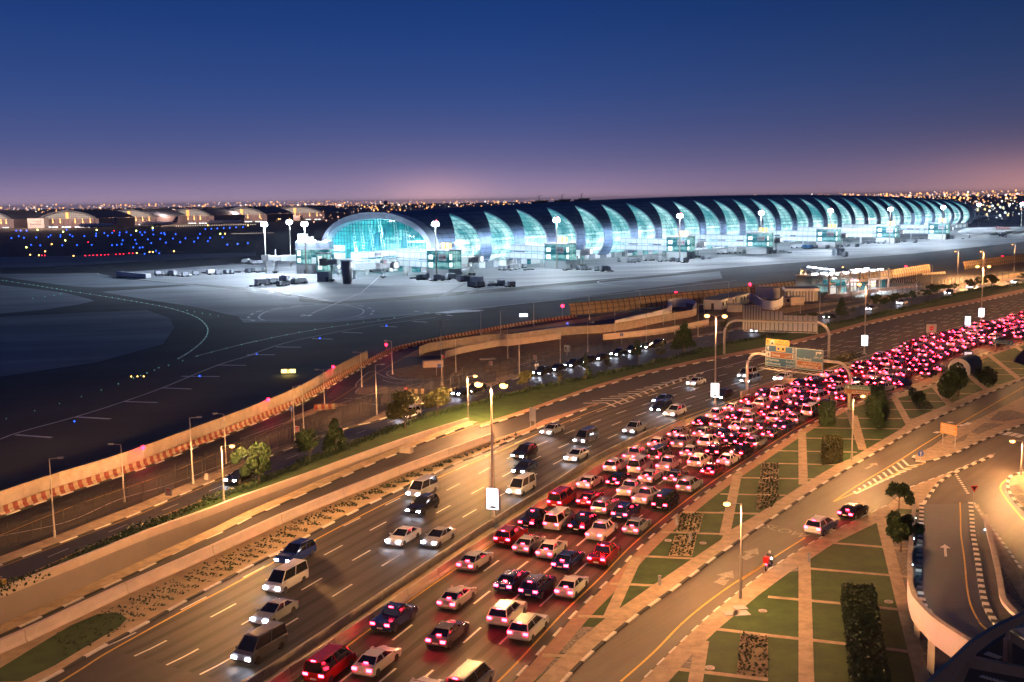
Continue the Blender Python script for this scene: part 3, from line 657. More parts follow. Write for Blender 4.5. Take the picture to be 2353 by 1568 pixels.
# the hall behind the glazed end, seen through the glass
g = MB(); q = [sec(34, p, 1.2) for p in phs]; g.add(q, [tuple(range(len(q)))]); g.build('hall_back', 'hall_glow', root)  # back wall emits by itself in place of a lit interior
M, n_, l_, b_ = new_mat('hall_lining')
b_.inputs['Base Color'].default_value = (.16, .62, .66, 1)
mat('truss_white', (.85, .92, .92), .5)
mat('teal_panel', (.02, .20, .26), .4)
g = MB(); a = [sec(1, p, 1.6) for p in phs]; b = [sec(34, p, 1.6) for p in phs]; n = len(a); g.add(a+b, [(i, n+i, n+i+1, i+1) for i in range(n-1)]); g.build('hall_lining', 'hall_lining', root)
g = MB(); g.box(.5, 34, 2, 71, 4.2, 4.6)
for z, y1 in ((9.6, 34), (14.6, 26)): g.box(10, 33, 3, y1, z, z+.9, 1)  # upper decks glow white, standing in for lit shop fronts
g.build('hall_floor', ['plinth_white', 'lit_white'], root)
for q in ((4, 60, 9), (4, 38, 20), (4, 14, 9), (18, 50, 18), (18, 24, 18)):
    l = bpy.data.lights.new('lamp', 'POINT'); l.color = (.55, .95, 1); l.energy = 9000; l.shadow_soft_size = 1.5; o = bpy.data.objects.new('lamp', l); COL.objects.link(o); o.parent = root; o.location = q
for y, lean in ((62, 3), (55, 4), (47, 5), (39, 5), (28, 4), (20, 3)):   # raking ladder trusses
    zt = ZC+(ht(0)-ZC-2)*math.sqrt(max(.05, 1-((HB-y-lean)/(WM-2))**2)); g = MB()
    for dy in (-.9, .9): g.tube([(6, y+dy, 4.6), (6, y+dy+lean, zt)], .26, 0, 4)
    for i in range(1, int((zt-4.6)/1.6)): t = i*1.6/(zt-4.6); g.box(5.8, 6.2, y-.9+lean*t, y+.9+lean*t, 4.6+i*1.6, 4.9+i*1.6)
    g.build('ladder_truss', 'truss_white', root)
g = MB()   # escalator truss rising through the right part of the hall
g.tube([(4, 34, 5.5), (4, 4, 12.5)], .3, 0, 4); g.tube([(4, 34, 8), (4, 4, 15)], .3, 0, 4)
for i in range(12): y = 34-i*2.5; z = 5.5+i*.583; g.tube([(4, y, z), (4, y-2.5, z+3.08)], .2, 0, 4)
g.build('escalator_truss', 'truss_white', root)
for (ya, yb, yt) in ((60, 50, 40), (36, 28, 17)):   # dark curved fins hanging inside
    g = MB(); g.add([(12, ya, 5), (12, yb, 5), (12, yb-4, 16), (12, yt, 25.5 if yt > 20 else 24), (12, ya-4, 18)], [(0, 1, 2, 3, 4)]); g.build('hall_fin', 'teal_panel', root)
M, n_, l_, b_ = new_mat('clear_glass'); n_.remove(b_)
tr = n_.new('ShaderNodeBsdfTransparent'); tr.inputs[0].default_value = (.62, .93, .95, 1); gl_ = n_.new('ShaderNodeBsdfGlossy'); gl_.inputs['Roughness'].default_value = .05
mx = n_.new('ShaderNodeMixShader'); mx.inputs[0].default_value = .10; l_.new(tr.outputs[0], mx.inputs[1]); l_.new(gl_.outputs[0], mx.inputs[2]); l_.new(mx.outputs[0], n_['Material Output'].inputs[0])
g = MB(); q = [sec(0, p, 2.6)+Vector((-1.2, 0, 0)) for p in phs]; g.add(q, [tuple(reversed(range(len(q))))]); eg = g.build('end_glass', 'clear_glass', root)
g = MB(); Wg = WM-2.6; Hg = ht(0)-ZC-2.6
mat('mullion', (.03, .22, .25), .5)
y = HB-Wg+2
while y < HB+Wg-1:
    zt = ZC+Hg*math.sqrt(max(0, 1-((HB-y)/Wg)**2)); zb = max(ZF, ZC-Hg*math.sqrt(max(0, 1-((HB-y)/Wg)**2)))
    g.box(-1.5, -1.25, y-.09, y+.09, zb, zt); y += 2.4
z = ZF+2
while z < ht(0)-3:
    w = Wg*math.sqrt(max(0, 1-((z-ZC)/Hg)**2)); g.box(-1.5, -1.25, HB-w, HB+w, z-.09, z+.09); z += 2.0
g.build('mullion_grid', 'mullion', eg)
# ground floor
pl = MB(); pl.box(-.5, LEN, .6, 72, 0, ZF); pl.build('ground_floor', 'plinth_white', root)
pl = MB(); pl.box(-1.5, LEN+1, -1.4, 74, ZF-.05, ZF+.55); pl.build('fascia', 'rim_metal', root)
random.seed(3)
for k in range(70):
    x = 8+k*LEN/71; w = random.choice((3.2, 5, 6.5)); d = MB(); d.box(x, x+w, .35, .62, 0.02, 3.5); d.build('roller_door', random.choice(['roller_door', 'roller_door', 'lit_panel', 'glass_pier']), root)
for k in range(6):
    d = MB(); y = 6+k*10.5; d.box(-.8, -.45, y, y+6.5, .02, 3.6); d.build('glazed_door', random.choice(['lit_white', 'glass_pier']), root)
# ---------------------------------------------------------------- pier buildings, link bridges, jet bridges
FL = dict(parts=[])
def pier(label, corner, ln=14, wu=9, h=12.9, yaw=YAW, sign=True, base=4.4, k=0):
    """corner = the one nearest the road; local x along the concourse, y towards it"""
    r = thing('pier_building', label, 'gate building', corner, yaw, 'gate buildings on the apron' if sign else None)
    a = MB(); a.box(0, wu, 0, ln, 0, base); a.build('base_wall', 'plinth_white', r)
    a = MB(); a.box(-.05, wu+.05, -.05, ln+.05, base, h); a.build('glass_wall', 'glass_pier', r)
    a = MB(); a.box(-.4, wu+.4, -.4, ln+.4, h, h+.55); rf_ = a.build('roof', 'plinth_white', r)
    for b6 in ((.8, 2.4, -.2, -.06, base+1, base+3), (.8, 2.4, -.2, -.06, base+4.4, base+7), (-.2, -.06, ln*.72, ln*.9, base+.8, base+3), (-.2, -.06, ln*.72, ln*.9, base+4.6, base+6.6)): a = MB(); a.box(*b6); a.build('window', 'lit_white', r)
    a = MB(); a.box(-.45, -.1, 1.2, 6.2, base+3.9, base+7.2); sp = a.build('advert_panel', 'ad_grey', r)
    t = MB(); Mx = Matrix.Translation((-.47, 5.7, base+5.1)) @ Matrix.Rotation(-math.pi/2, 4, 'Z') @ Matrix.Rotation(math.pi/2, 4, 'X')
    put_text(t, 'HSBC', 1.2, Mx, 0, width=2.6, bold=True)
    cx = 2.2; cz = base+5.55
    for s in (-1, 1): t.add([(-.47, cx+s*.95, cz), (-.47, cx+s*.25, cz+.42), (-.47, cx+s*.25, cz-.42)], [(0, 1, 2)] if s > 0 else [(0, 2, 1)], 1)
    t.add([(-.47, cx-.45, cz+.5), (-.47, cx+.45, cz+.5), (-.47, cx, cz+.08)], [(0, 1, 2)], 1); t.add([(-.47, cx-.45, cz-.5), (-.47, cx+.45, cz-.5), (-.47, cx, cz-.08)], [(0, 2, 1)], 1)
    t.build('lettering', ['ad_ink', 'ad_red'], sp)
    a = MB(); a.box(4, 5.2, -.3, -.02, .05, 2.2); a.build('door', 'roller_door', r)
    if sign:
        for i in range(2):
            y = 2.2+i*-2.9+2; a = MB(); a.box(wu*.35-.6, wu*.35+.6, y, y+2.5, h+1.2, h+3.7); s = a.build('gate_number_box', 'lit_yellow', r)
            a = MB(); a.box(wu*.35-.75, wu*.35-.62, y-.12, y+.12, h+1.1, h+3.8); a.box(wu*.35-.75, wu*.35-.62, y+2.38, y+2.62, h+1.1, h+3.8); a.cyl(wu*.35, y+1.2, h+.5, h+1.2, .15); a.build('frame', 'yellow_frame', s)
    return r
def jet(label, start, yaw, ln, z=5.2, leg=.8, lit='lit_panel'):
    r = thing('jet_bridge', label, 'jet bridge', start, yaw, 'jet bridges beside the gate buildings')
    a = MB(); a.box(0, ln*.55, -1.6, 1.6, z, z+3.0); a.build('tunnel', lit, r)
    a = MB(); a.box(ln*.5, ln, -1.3, 1.3, z+.2, z+2.8); a.build('inner_tunnel', 'plinth_white', r)
    a = MB(); a.box(ln, ln+3.4, -2, 2, z-.1, z+3.3); c = a.build('cab', 'grey_paint', r)
    a = MB(); a.box(ln+1, ln+2.6, -2.15, -2.02, z+.5, z+2.8); a.box(ln+3.42, ln+3.5, -1.4, 1.4, z+.5, z+2.9); a.build('cab_light', 'lit_white', c)
    a = MB()
    for s in (-1.1, 1.1): a.cyl(ln*leg, s, .8, z+6 if s < 0 else z, .28)
    a.box(ln*leg-.4, ln*leg+.4, -1.7, 1.7, z-.8, z-.2); a.build('lift_leg', 'plinth_white', r)
    a = MB(); a.box(ln*leg-1.2, ln*leg+1.2, -1.4, 1.4, .5, 1.1)
    for s in (-1.3, 1.3): a.tube([(ln*leg, s-.3, .55), (ln*leg, s+.3, .55)], .55, 0, 10)
    a.build('wheel_bogie', 'steel_dark', r)
    a = MB(); a.cyl(0, 0, 0, z, 1.0, 0, 10); a.build('pedestal', 'plinth_white', r)
    a = MB()
    for i in range(8): a.box(ln*.9-.5-i*.55, ln*.9-i*.55, 1.4, 2.4, z-.5-i*.6, z-.4-i*.6)
    a.tube([(ln*.9, 2.4, z+.6), (ln*.9-4.4, 2.4, z-4)], .05, 0, 4); a.build('service_stair', 'steel', r)
    return r
def link(label, a, b, z0, z1, w=3.2, tall=3.2, levels=2):
    a = Vector(a); b = Vector(b); d = b-a; ln = d.length; yaw = math.atan2(d.y, d.x)
    r = thing('link_bridge', label, 'link bridge', a, yaw, 'glazed bridges from the gate buildings'); sl = (z1-z0)/ln
    for lv in range(levels):
        o = -lv*4.1
        g = MB(); g.add([(0, -w/2, z0+o), (ln, -w/2, z1+o), (ln, w/2, z1+o), (0, w/2, z0+o), (0, -w/2, z0+tall+o), (ln, -w/2, z1+tall+o), (ln, w/2, z1+tall+o), (0, w/2, z0+tall+o)],
                       [(3, 2, 1, 0), (4, 5, 6, 7), (0, 1, 5, 4), (1, 2, 6, 5), (2, 3, 7, 6), (3, 0, 4, 7)]); g.build('glazed_tunnel', 'lit_panel', r)
        g = MB()
        for s in (-1, 1):
            for (dz, hh) in ((0, .35), (tall-.35, .4)):
                g.add([(0, s*(w/2+.1)-.1, z0+o+dz), (ln, s*(w/2+.1)-.1, z1+o+dz), (ln, s*(w/2+.1)+.1, z1+o+dz), (0, s*(w/2+.1)+.1, z0+o+dz), (0, s*(w/2+.1)-.1, z0+o+dz+hh), (ln, s*(w/2+.1)-.1, z1+o+dz+hh), (ln, s*(w/2+.1)+.1, z1+o+dz+hh), (0, s*(w/2+.1)+.1, z0+o+dz+hh)],
                      [(3, 2, 1, 0), (4, 5, 6, 7), (0, 1, 5, 4), (1, 2, 6, 5), (2, 3, 7, 6), (3, 0, 4, 7)])
            for i in range(int(ln/4)+1):
                x = min(i*4, ln-.2); g.box(x, x+.25, s*(w/2+.14)-.08, s*(w/2+.14)+.08, z0+x*sl+o, z0+x*sl+tall+o)
        g.build('edge_frame', 'rim_metal', r)
        for q in range(max(1, int(ln/22))):
            x = ln*(.3+q*.37)+lv*3; 
            if x+4 > ln: continue
            g = MB(); g.box(x, x+4, -w/2-.32, -w/2-.2, z0+x*sl+.5+o, z0+x*sl+2.6+o); sg = g.build('advert_panel', 'ad_grey', r)
            g = MB(); put_text(g, 'HSBC', 1, Matrix.Translation((x+.2, -w/2-.34, z0+x*sl+1.2+o)) @ Matrix.Rotation(math.pi/2, 4, 'X'), 0, width=2, bold=True)
            cx, cz = x+3.1, z0+x*sl+1.5+o
            for s in (-1, 1): g.add([(cx+s*.7, -w/2-.34, cz), (cx+s*.18, -w/2-.34, cz+.35), (cx+s*.18, -w/2-.34, cz-.35)], [(0, 1, 2)], 1)
            g.build('lettering', ['ad_ink', 'ad_red'], sg)
    g = MB()
    for x in (ln*.2, ln*.8):
        for y in (-w*.3, w*.3): g = MB(); g.cyl(x, y, 0, z0+x*sl-(levels-1)*4.1, .35); g.build('column', 'plinth_white', r)
    return r
XY = lambda u, n: P0+U*u+NN*n
ordn = ['nearest', 'second', 'third', 'fourth', 'fifth', 'sixth', 'farthest']
for i, (x, y) in enumerate([(1031, 641), (1300, 619), (1578, 596.5), (1761, 584.5), (1919, 571), (2055, 560.5), (2173, 551)]):
    c = G(x, y); rel = c-P0; n = rel.dot(NN)
    pier(f'teal glass gate building with glowing yellow number boxes, {ordn[i]} of seven along the concourse', c, k=i)
    link(f'white lit two-storey bridge joining the {ordn[i]} gate building to the concourse', c+NN*14.3+U*6, c+NN*(-n+.5)+U*6, 8.4, 8.8)
    jet(f'upper white jet bridge with a grey cab at the {ordn[i]} gate building', c+U*9.2+NN*6, YAW, 17, 6.2)
    jet(f'lower white jet bridge tucked behind the {ordn[i]} gate building', c+U*9.2+NN*12, YAW+.25, 22, 3.2, .7)
# the structures off the glazed end
c = G(682, 630); r = pier('large teal gate building with metal top storey and roof floodlights, left of the glazed end', c, ln=7, wu=18, h=12.5, yaw=R(-8), sign=False, base=5)
a = MB(); a.box(-.1, 18.1, -.1, 7.1, 13.05, 16.6); a.build('metal_storey', 'rim_metal', r)
a = MB(); a.box(1, 5, 1, 5, 16.6, 20.4); a.box(5, 8, 1, 5, 16.6, 18.8); a.build('gate_number_box', 'lit_white', r)
for x in (1.5, 5.5, 10.5, 16):
    a = MB(); a.ball(x, -.3, 16.9, .55); a.build('floodlight', 'lamp_white', r)
jet('white jet bridge reaching left behind the large teal gate building', c+Vector((0, 6, 0)), R(172), 16, 6.5)
jet('wheeled white jet bridge in front of the large teal gate building', c+Vector((9, -1, 0)), R(-25), 7, 5.5)
c2_ = G(792, 648); r = pier('narrow blue glass gate building beside the silver stair drum', c2_+Vector((-13, 2, 0)), ln=6, wu=5.4, h=12.8, yaw=R(-4), sign=False, base=4.8)
r = thing('stair_drum', 'silver conical stair drum standing on the apron by the narrow blue gate building', 'stair tower', G(798, 652), 0)
a = MB(); a.cyl(0, 0, 0, 10, 1.9, 0, 16, r1=2.7); a.build('drum', 'steel', r, smooth=True)
a = MB(); a.cyl(0, 0, 10, 10.6, 2.9, 0, 16); a.build('cap', 'rim_metal', r)
jet('white jet bridge with a brightly lit cab by the silver stair drum', G(806, 646)+Vector((0, 0, 0)), R(195), 11, 7.6)
jet('low white jet bridge running right from the silver stair drum', G(815, 642), R(14), 18, 4.6, .75)
link('long white two-storey bridge climbing from the silver drum to the glazed end', G(812, 636), XY(-3, 6), 8.6, 9.6)
link('white lit bridge running behind the large teal gate building to the glazed end', G(752, 617), XY(-8, 58), 9.8, 10.2)
# ================================================================ LAMPS
def yh(x): return 461.5-.0148*(x-1176.5)
def hgt(x, yb, yt): return CH*(yb-yt)/(yb-yh(x))
SOD = (1.0, .46, .16)
def lamp_light(name, parent, loc, col, w, size=174, r=.35, blend=.12, expo=-1.1):
    l = bpy.data.lights.new(name, 'SPOT'); l.color = col; l.energy = w; l.spot_size = R(size); l.spot_blend = blend; l.shadow_soft_size = r
    # street and apron lanterns throw most of their light outwards, not straight down
    l.use_nodes = True; n = l.node_tree.nodes; k = l.node_tree.links; em = n['Emission']
    g_ = n.new('ShaderNodeNewGeometry'); s_ = n.new('ShaderNodeSeparateXYZ'); k.new(g_.outputs['Incoming'], s_.inputs[0])
    def mm(op, a, b):
        q = n.new('ShaderNodeMath'); q.operation = op
        for i, v in enumerate((a, b)):
            if hasattr(v, 'is_output'): k.new(v, q.inputs[i])
            else: q.inputs[i].default_value = v
        return q.outputs[0]
    a = mm('MAXIMUM', mm('ABSOLUTE', s_.outputs[2], 0), .06); k.new(mm('MINIMUM', mm('POWER', a, expo), 9.0), em.inputs['Strength'])
    o = bpy.data.objects.new(name, l); COL.objects.link(o); o.parent = parent; o.location = loc; return o
PW_HI = 27000; PW_LO = 6500; PW_MAST = 120000
def hwy_pole(label, p, yaw, h=16.0, box=True, w=PW_HI):
    r = thing('street_lamp', label, 'street lamp', p, yaw, 'tall twin lamps on the highway median')
    a = MB(); a.cyl(0, 0, 0, h, .17, 0, 10, r1=.10); a.cyl(0, 0, 0, 1.2, .24, 0, 10); a.box(-.5, .5, -.5, .5, 0, .12); a.build('pole', 'pole_paint', r)
    for s in (-1, 1):
        a = MB(); a.tube([(0, 0, h-.2), (s*.6, 0, h+.15), (s*1.15, 0, h+.22)], .05, 0, 6); a.build('arm', 'pole_paint', r)
        a = MB(); a.box(s*1.5-.5, s*1.5+.5, -.2, .2, h+.13, h+.3); q = a.build('lamp_head', 'steel_dark', r)
        a = MB(); a.ball(s*1.5, 0, h-.04, .46, n=12, m=8, sz=.7); a.build('lens', 'lamp_sodium', q)  # lens made a large ball, sized to the glare of the lamp
        lamp_light('lamp', r, (s*1.5, 0, h-.25), SOD, w)
    if box:
        a = MB(); a.box(-.75, .75, -.17, .17, 1.9, 4.4); q = a.build('advert_box', 'grey_paint', r)
        a = MB(); a.box(-.68, .68, -.2, -.172, 1.97, 4.33); a.box(-.68, .68, .172, .2, 1.97, 4.33); a.build('screen', 'panel_lit', q)
        a = MB(); a.prof([(-.5, 2.1), (.35, 2.08), (.5, 2.16), (.42, 2.27), (.2, 2.36), (-.1, 2.37), (-.35, 2.26), (-.52, 2.2)], -.212, -.202); a.build('printed_picture', 'ad_ink', q)
    return r
hp = [G(1134, 1209), G(1643, 938), G(1986, 814), G(2254, 744.5)]
hp.append(hp[3]+(hp[3]-hp[2])); hp.insert(0, hp[0]-(hp[1]-hp[0])*.95+Vector((-5, 0, 0)))
lb = ['twin-headed highway lamp over the near end of the median', 'tall twin lamp with a glowing advert box where the concrete median begins', 'tall twin lamp with advert box beside the overhead road signs', 'tall twin lamp with advert box where the median turns to grass', 'farthest tall twin lamp with advert box on the right', 'tall twin lamp beyond the farthest advert box']
for i, p in enumerate(hp):
    a = hp[max(i-1, 0)]; b = hp[min(i+1, 5)]; d = b-a; hwy_pole(lb[i], p, w=PW_HI*(.55 if i == 0 else .9 if i == 1 else 1), yaw= math.atan2(d.y, d.x)-math.pi/2 if False else R(-22 if i < 3 else -14), box=0 < i)
def small_lamp(label, x, yb, yt, yaw, lit=True, w=PW_LO, group='single street lamps', two=False, col=SOD, arm=1.3, lens='lamp_sodium'):
    h = hgt(x, yb, yt); p = G(x, yb)
    r = thing('street_lamp', label, 'street lamp', p, yaw, group)
    a = MB(); a.cyl(0, 0, 0, h, .11, 0, 8, r1=.06); a.cyl(0, 0, 0, .8, .15, 0, 8); a.build('pole', 'pole_paint', r)
    for s in ((1, -1) if two else (1,)):
        a = MB(); a.tube([(0, 0, h), (s*arm*.8, 0, h+.1)], .035, 0, 5); a.build('arm', 'pole_paint', r)
        a = MB(); a.box(s*arm*.95-.32, s*arm*.95+.32, -.14, .14, h+.04, h+.2); q = a.build('lamp_head', 'steel', r)
        a = MB()
        if lit: a.ball(s*arm, 0, h+.0, .34, n=10, m=6, sz=.6)  # lit lens swollen to a ball for its glare
        else: a.box(s*arm*.95-.26, s*arm*.95+.26, -.11, .11, h+.0, h+.035)
        a.build('lens', lens if lit else 'lamp_off', q)
        if lit: lamp_light('lamp', r, (s*arm, 0, h-.25), col, w)
    return r
LIT = [(515, 1160, 1022, 'lit orange lamp beside the round green tree left of centre', 0, 2.2), (1076, 967, 863, 'lit orange lamp at the top end of the sunken slip road', 0, 3.6), (1701, 1376, 1150, 'slim lit lamp on the paved walk near the lower right lawns', 180, 1.6), (1957, 1058, 908, 'slim lit lamp under the small green direction signs', 0, 1.6),
       (2200, 633, 578, 'lit lamp by the long wall on the far right, leftmost of three', 180, 3), (2258, 634, 578, 'lit lamp by the long wall on the far right, middle of three', 180, 3), (2330, 624, 562, 'lit lamp by the long wall at the right edge', 180, 3), (1850, 668, 622, 'lit lamp behind the checkpoint canopy, left one', 180, 2.5), (1943, 660, 614, 'lit lamp behind the checkpoint canopy, right one', 180, 2.5), (2346, 1093, 1012, 'lamp with a white arm over the junction at the right edge', 180, 1.0)]
for x, yb, yt, l_, yw, k in LIT: small_lamp(l_, x, yb, yt, R(yw), w=PW_LO*k)
# unlit lamps along the fence and the airport roads
UNL = [(126, 1236, 1049, 0), (286, 1155, 1018, 180), (444, 1112.6, 957, 0), (520, 1066, 949, 180), (678, 1022, 885, 0), (698, 987, 892, 180), (831.5, 890.5, 809, 180), (866, 954, 837, 0), (902, 860.5, 783, 180), (1016, 887, 735, 0), (1048, 855.5, 780, 0), (1105.5, 772, 711, 180), (1150.5, 767, 714, 0), (1167, 824, 750, 0), (1193.8, 864, 766, 0), (1227, 750.6, 694, 180), (1287.5, 834, 760, 180), (1350.6, 809, 741, 0), (1354, 735.7, 680, 180), (1413, 767, 709, 0), (1470.6, 715.6, 668, 180), (1485.5, 789, 719, 0), (1524, 748, 695, 0), (1550.6, 769, 715, 180), (1604, 772, 700, 0), (1618.6, 730.6, 680, 0), (1674, 712, 647, 180), (1802, 719, 670, 0), (1839, 722, 671, 0), (1883.6, 719, 653, 0), (1959, 686, 642, 0), (2025, 664, 629, 0), (2141, 657, 609, 180), (2105, 664, 627, 0)]
near_ = ['beside the near end of the wire fence', 'by the striped barriers under the leftmost red light', 'on the pavement by the fence, left of the lit lamp', 'behind the lit lamp by the fence', 'at the bend of the fence near the slim conifer', 'beside the gap in the fence by the blue arrow sign']
for i, (x, yb, yt, yw) in enumerate(UNL):
    l_ = 'unlit street lamp '+(near_[i] if i < 6 else f'on the airport roads behind the fence, number {i-5} from the left')
    small_lamp(l_, x, yb, yt, R(yw), False, group='unlit lamps along the fence')
r = small_lamp('twin-armed unlit lamp over the red and white block at the fork', 746, 935.5, 849, 0, False, two=True)
# ---------------------------------------------------------------- apron masts
MASTS = [(612, 627, 'leftmost mast'), (669, 612, 'farthest of the three masts left of the glazed end'), (704, 628, 'mast by the narrow blue gate building'), (1003.4, 637.4, 'mast in front of the nearest gate building'), (1280, 615.3, 'mast before the second gate building'), (1562, 594, 'mast before the third gate building'), (1748, 577, 'mast before the fourth gate building'), (1906.7, 566, 'mast before the fifth gate building'), (2044, 559, 'mast before the sixth gate building'), (2165, 549, 'mast before the farthest gate building'), (2247, 530, 'mast past the far end of the concourse'), (2346, 526, 'mast behind the big airliner at the right edge')]
for i, (x, y, l_) in enumerate(MASTS):
    p = G(x, y+(3 if i > 2 else 2)); h = 25.7
    r = thing('floodlight_mast', 'tall apron floodlight mast, '+l_, 'light mast', p, 0, 'floodlight masts on the apron')
    a = MB(); a.cyl(0, 0, 0, h, .42, 0, 8, r1=.25); a.build('mast', 'pole_paint', r)
    a = MB(); a.cyl(0, 0, h-.3, h+.3, .9, 0, 12); hd = a.build('head_ring', 'steel', r)
    a = MB()
    for k in range(8): t = k*math.pi/4; a.ball(1.05*math.cos(t), 1.05*math.sin(t), h+(.35 if k % 2 else -.3), .75 if i < 4 else .8)
    tag(a.build('floodlight', 'lamp_white', r), 'ring of white floodlights')
    if i > 2:
        a = MB(); a.cyl(.5, 0, h+.4, h+1.2, .1); a.ball(.5, 0, h+1.5, .32); a.build('obstruction_lamp', 'lamp_red', r)
    if i < 3: lamp_light('lamp', r, (0, -1.6 if i != 1 else 0, h-1.0), (.74, .87, 1), PW_MAST*.42, 178, 1.2, .25, -1.5)
    else: lamp_light('lamp', r, (0, 0, h-1.0), (.74, .87, 1), PW_MAST*(.5 if i == 3 else .68), 178, 1.2, .25, -1.5)
# ---------------------------------------------------------------- red obstruction lamps on the airport wall
for i, (x, y) in enumerate([(331, 1028), (618, 918), (767, 843), (888, 792), (1293, 703), (1553, 673), (1723, 654), (2081, 613), (2303, 590)]):
    # base found on the line of the wall
    bx = min(range(len(BAR)-1), key=lambda k: 0 if BAR[k][0] <= x <= BAR[k+1][0] else 1); (xa, ya), (xb, yb) = BAR[bx], BAR[bx+1]
    yb_ = ya+(yb-ya)*(x-xa)/(xb-xa)-3; h = hgt(x, yb_, y)
    r = thing('warning_light', f'red obstruction light on the airport wall, number {i+1} from the left', 'warning light', G(x, yb_), 0, 'red lights along the airport wall')
    a = MB(); a.cyl(0, 0, 0, h-.3, .06); a.build('post', 'steel', r)
    a = MB(); a.ball(0, 0, h, .34 if i < 4 else .5, n=10, m=6); a.build('lens', 'lamp_red', r)
    l = bpy.data.lights.new('lamp', 'POINT'); l.color = (1, .03, .1); l.energy = 350; l.shadow_soft_size = .3; o = bpy.data.objects.new('lamp', l); COL.objects.link(o); o.parent = r; o.location = (0, -.8, h+.3)
# ================================================================ WALLS, BARRIERS, FENCES
bl = GL(BAR)
iw = max(i for i, p in enumerate(bl) if proj(p)[0] < 892)
wl = offset(bl[:iw], -1.1)
r = thing('perimeter_wall', 'tall plain concrete airport wall behind the red and cream barriers', 'wall', (0, 0, 0))
segs = resample(wl, 6.0); random.seed(2)
for a_, b_ in zip(segs, segs[1:]):
    m_ = MB(); d = (b_-a_).normalized(); wall_run(m_, [a_, b_-d*.05], [(-.15, 0), (-.15, 2.45), (.15, 2.45), (.15, 0)]); m_.build('wall_panel', 'concrete_panel' if random.random() < .7 else 'concrete', r)
PROF = [(-.38, 0), (-.30, .25), (-.12, .42), (-.1, .95), (.1, .95), (.12, .42), (.30, .25), (.38, 0)]
bs = resample(bl, 3.05); cnt = 0
i1318 = max(i for i, p in enumerate(bs) if proj(p)[0] < 1330)
for i in range(0, i1318):
    a_, b_ = bs[i], bs[i+1]; d = (b_-a_); m_ = MB(); q = [a_+d*(k/4.12) for k in range(5)]
    wall_run(m_, q, PROF, 0, lambda ii, j: ii % 2)
    o = m_.build('crash_barrier', ['barrier_red', 'barrier_cream']); x = proj(a_)[0]
    z_ = 'at the foot of the tall airport wall' if x < 892 else 'on the curve past the end of the tall wall'
    tag(o, 'red and cream striped barrier block '+z_, 'barrier', 'striped barriers '+z_)
kerb('perimeter_kerb', offset(bl[:i1318//1], .9)[:int(len(bl)*.55)], .3, .14, 2.2)
# slatted blast fence
def blast(label, pts, h=4.2, lean=.9):
    r = thing('blast_fence', label, 'blast fence', (0, 0, 0)); P = resample(smooth([G(*p) for p in pts], 6), 2.6)
    m_ = MB(); o_ = [offset(P, -t) for t in (0, .12, .4, lean)]; zz = (0.4, h*.4, h*.75, h)
    for k in range(3):
        for i in range(len(P)-1):
            m_.add([(o_[k][i].x, o_[k][i].y, zz[k]), (o_[k][i+1].x, o_[k][i+1].y, zz[k]), (o_[k+1][i+1].x, o_[k+1][i+1].y, zz[k+1]), (o_[k+1][i].x, o_[k+1][i].y, zz[k+1])], [(0, 1, 2, 3)])
    m_.build('slat_panel', 'blast_slat', r)
    m_ = MB()
    for k, z in enumerate(zz): m_.tube([(p.x, p.y, z) for p in offset(o_[k], .12)], .07, 0, 4)
    m_.build('rail', 'steel_dark', r)
    for i in range(0, len(P)):
        m_ = MB(); f = offset(P, .25)[i] if i < len(P) else P[i]; d = (o_[3][i]-P[i]); q = [(P[i]-d*.18)+Vector((0, 0, 0)), P[i]-d*.1+Vector((0, 0, h*.4)), o_[2][i]-d*.15+Vector((0, 0, h*.75)), o_[3][i]-d*.12+Vector((0, 0, h+.1))]
        m_.tube([Vector(v) for v in q], .11, 0, 4); m_.tube([P[i]-d*2.0, P[i]-d*.2+Vector((0, 0, 1.6))], .06, 0, 4); m_.build('post', 'steel_dark', r)
M, n_, l_, b_ = new_mat('blast_slat'); t_ = n_.new('ShaderNodeTexCoord'); s_ = n_.new('ShaderNodeSeparateXYZ'); l_.new(t_.outputs['Object'], s_.inputs[0])
q_ = n_.new('ShaderNodeMath'); q_.operation = 'FRACT'; q2 = n_.new('ShaderNodeMath'); q2.operation = 'MULTIPLY'; q2.inputs[1].default_value = 1.5; l_.new(s_.outputs['Z'], q2.inputs[0]); l_.new(q2.outputs[0], q_.inputs[0])
r_ = n_.new('ShaderNodeValToRGB'); r_.color_ramp.elements[0].color = (.16, .11, .06, 1); r_.color_ramp.elements[1].color = (.42, .32, .2, 1); r_.color_ramp.elements[1].position = .3; l_.new(q_.outputs[0], r_.inputs[0]); l_.new(r_.outputs[0], b_.inputs['Base Color'])
blast('long slatted jet blast fence curving behind the airport roads', [(1310, 729), (1400, 720), (1550, 703), (1691, 689), (1850, 668)])
blast('blast fence section behind the checkpoint canopies', [(1850, 668), (1950, 654), (2040, 644), (2141, 628)], 4.2)
blast('far blast fence section at the right edge', [(2215, 622), (2353, 603), (2480, 592)], 4.2)
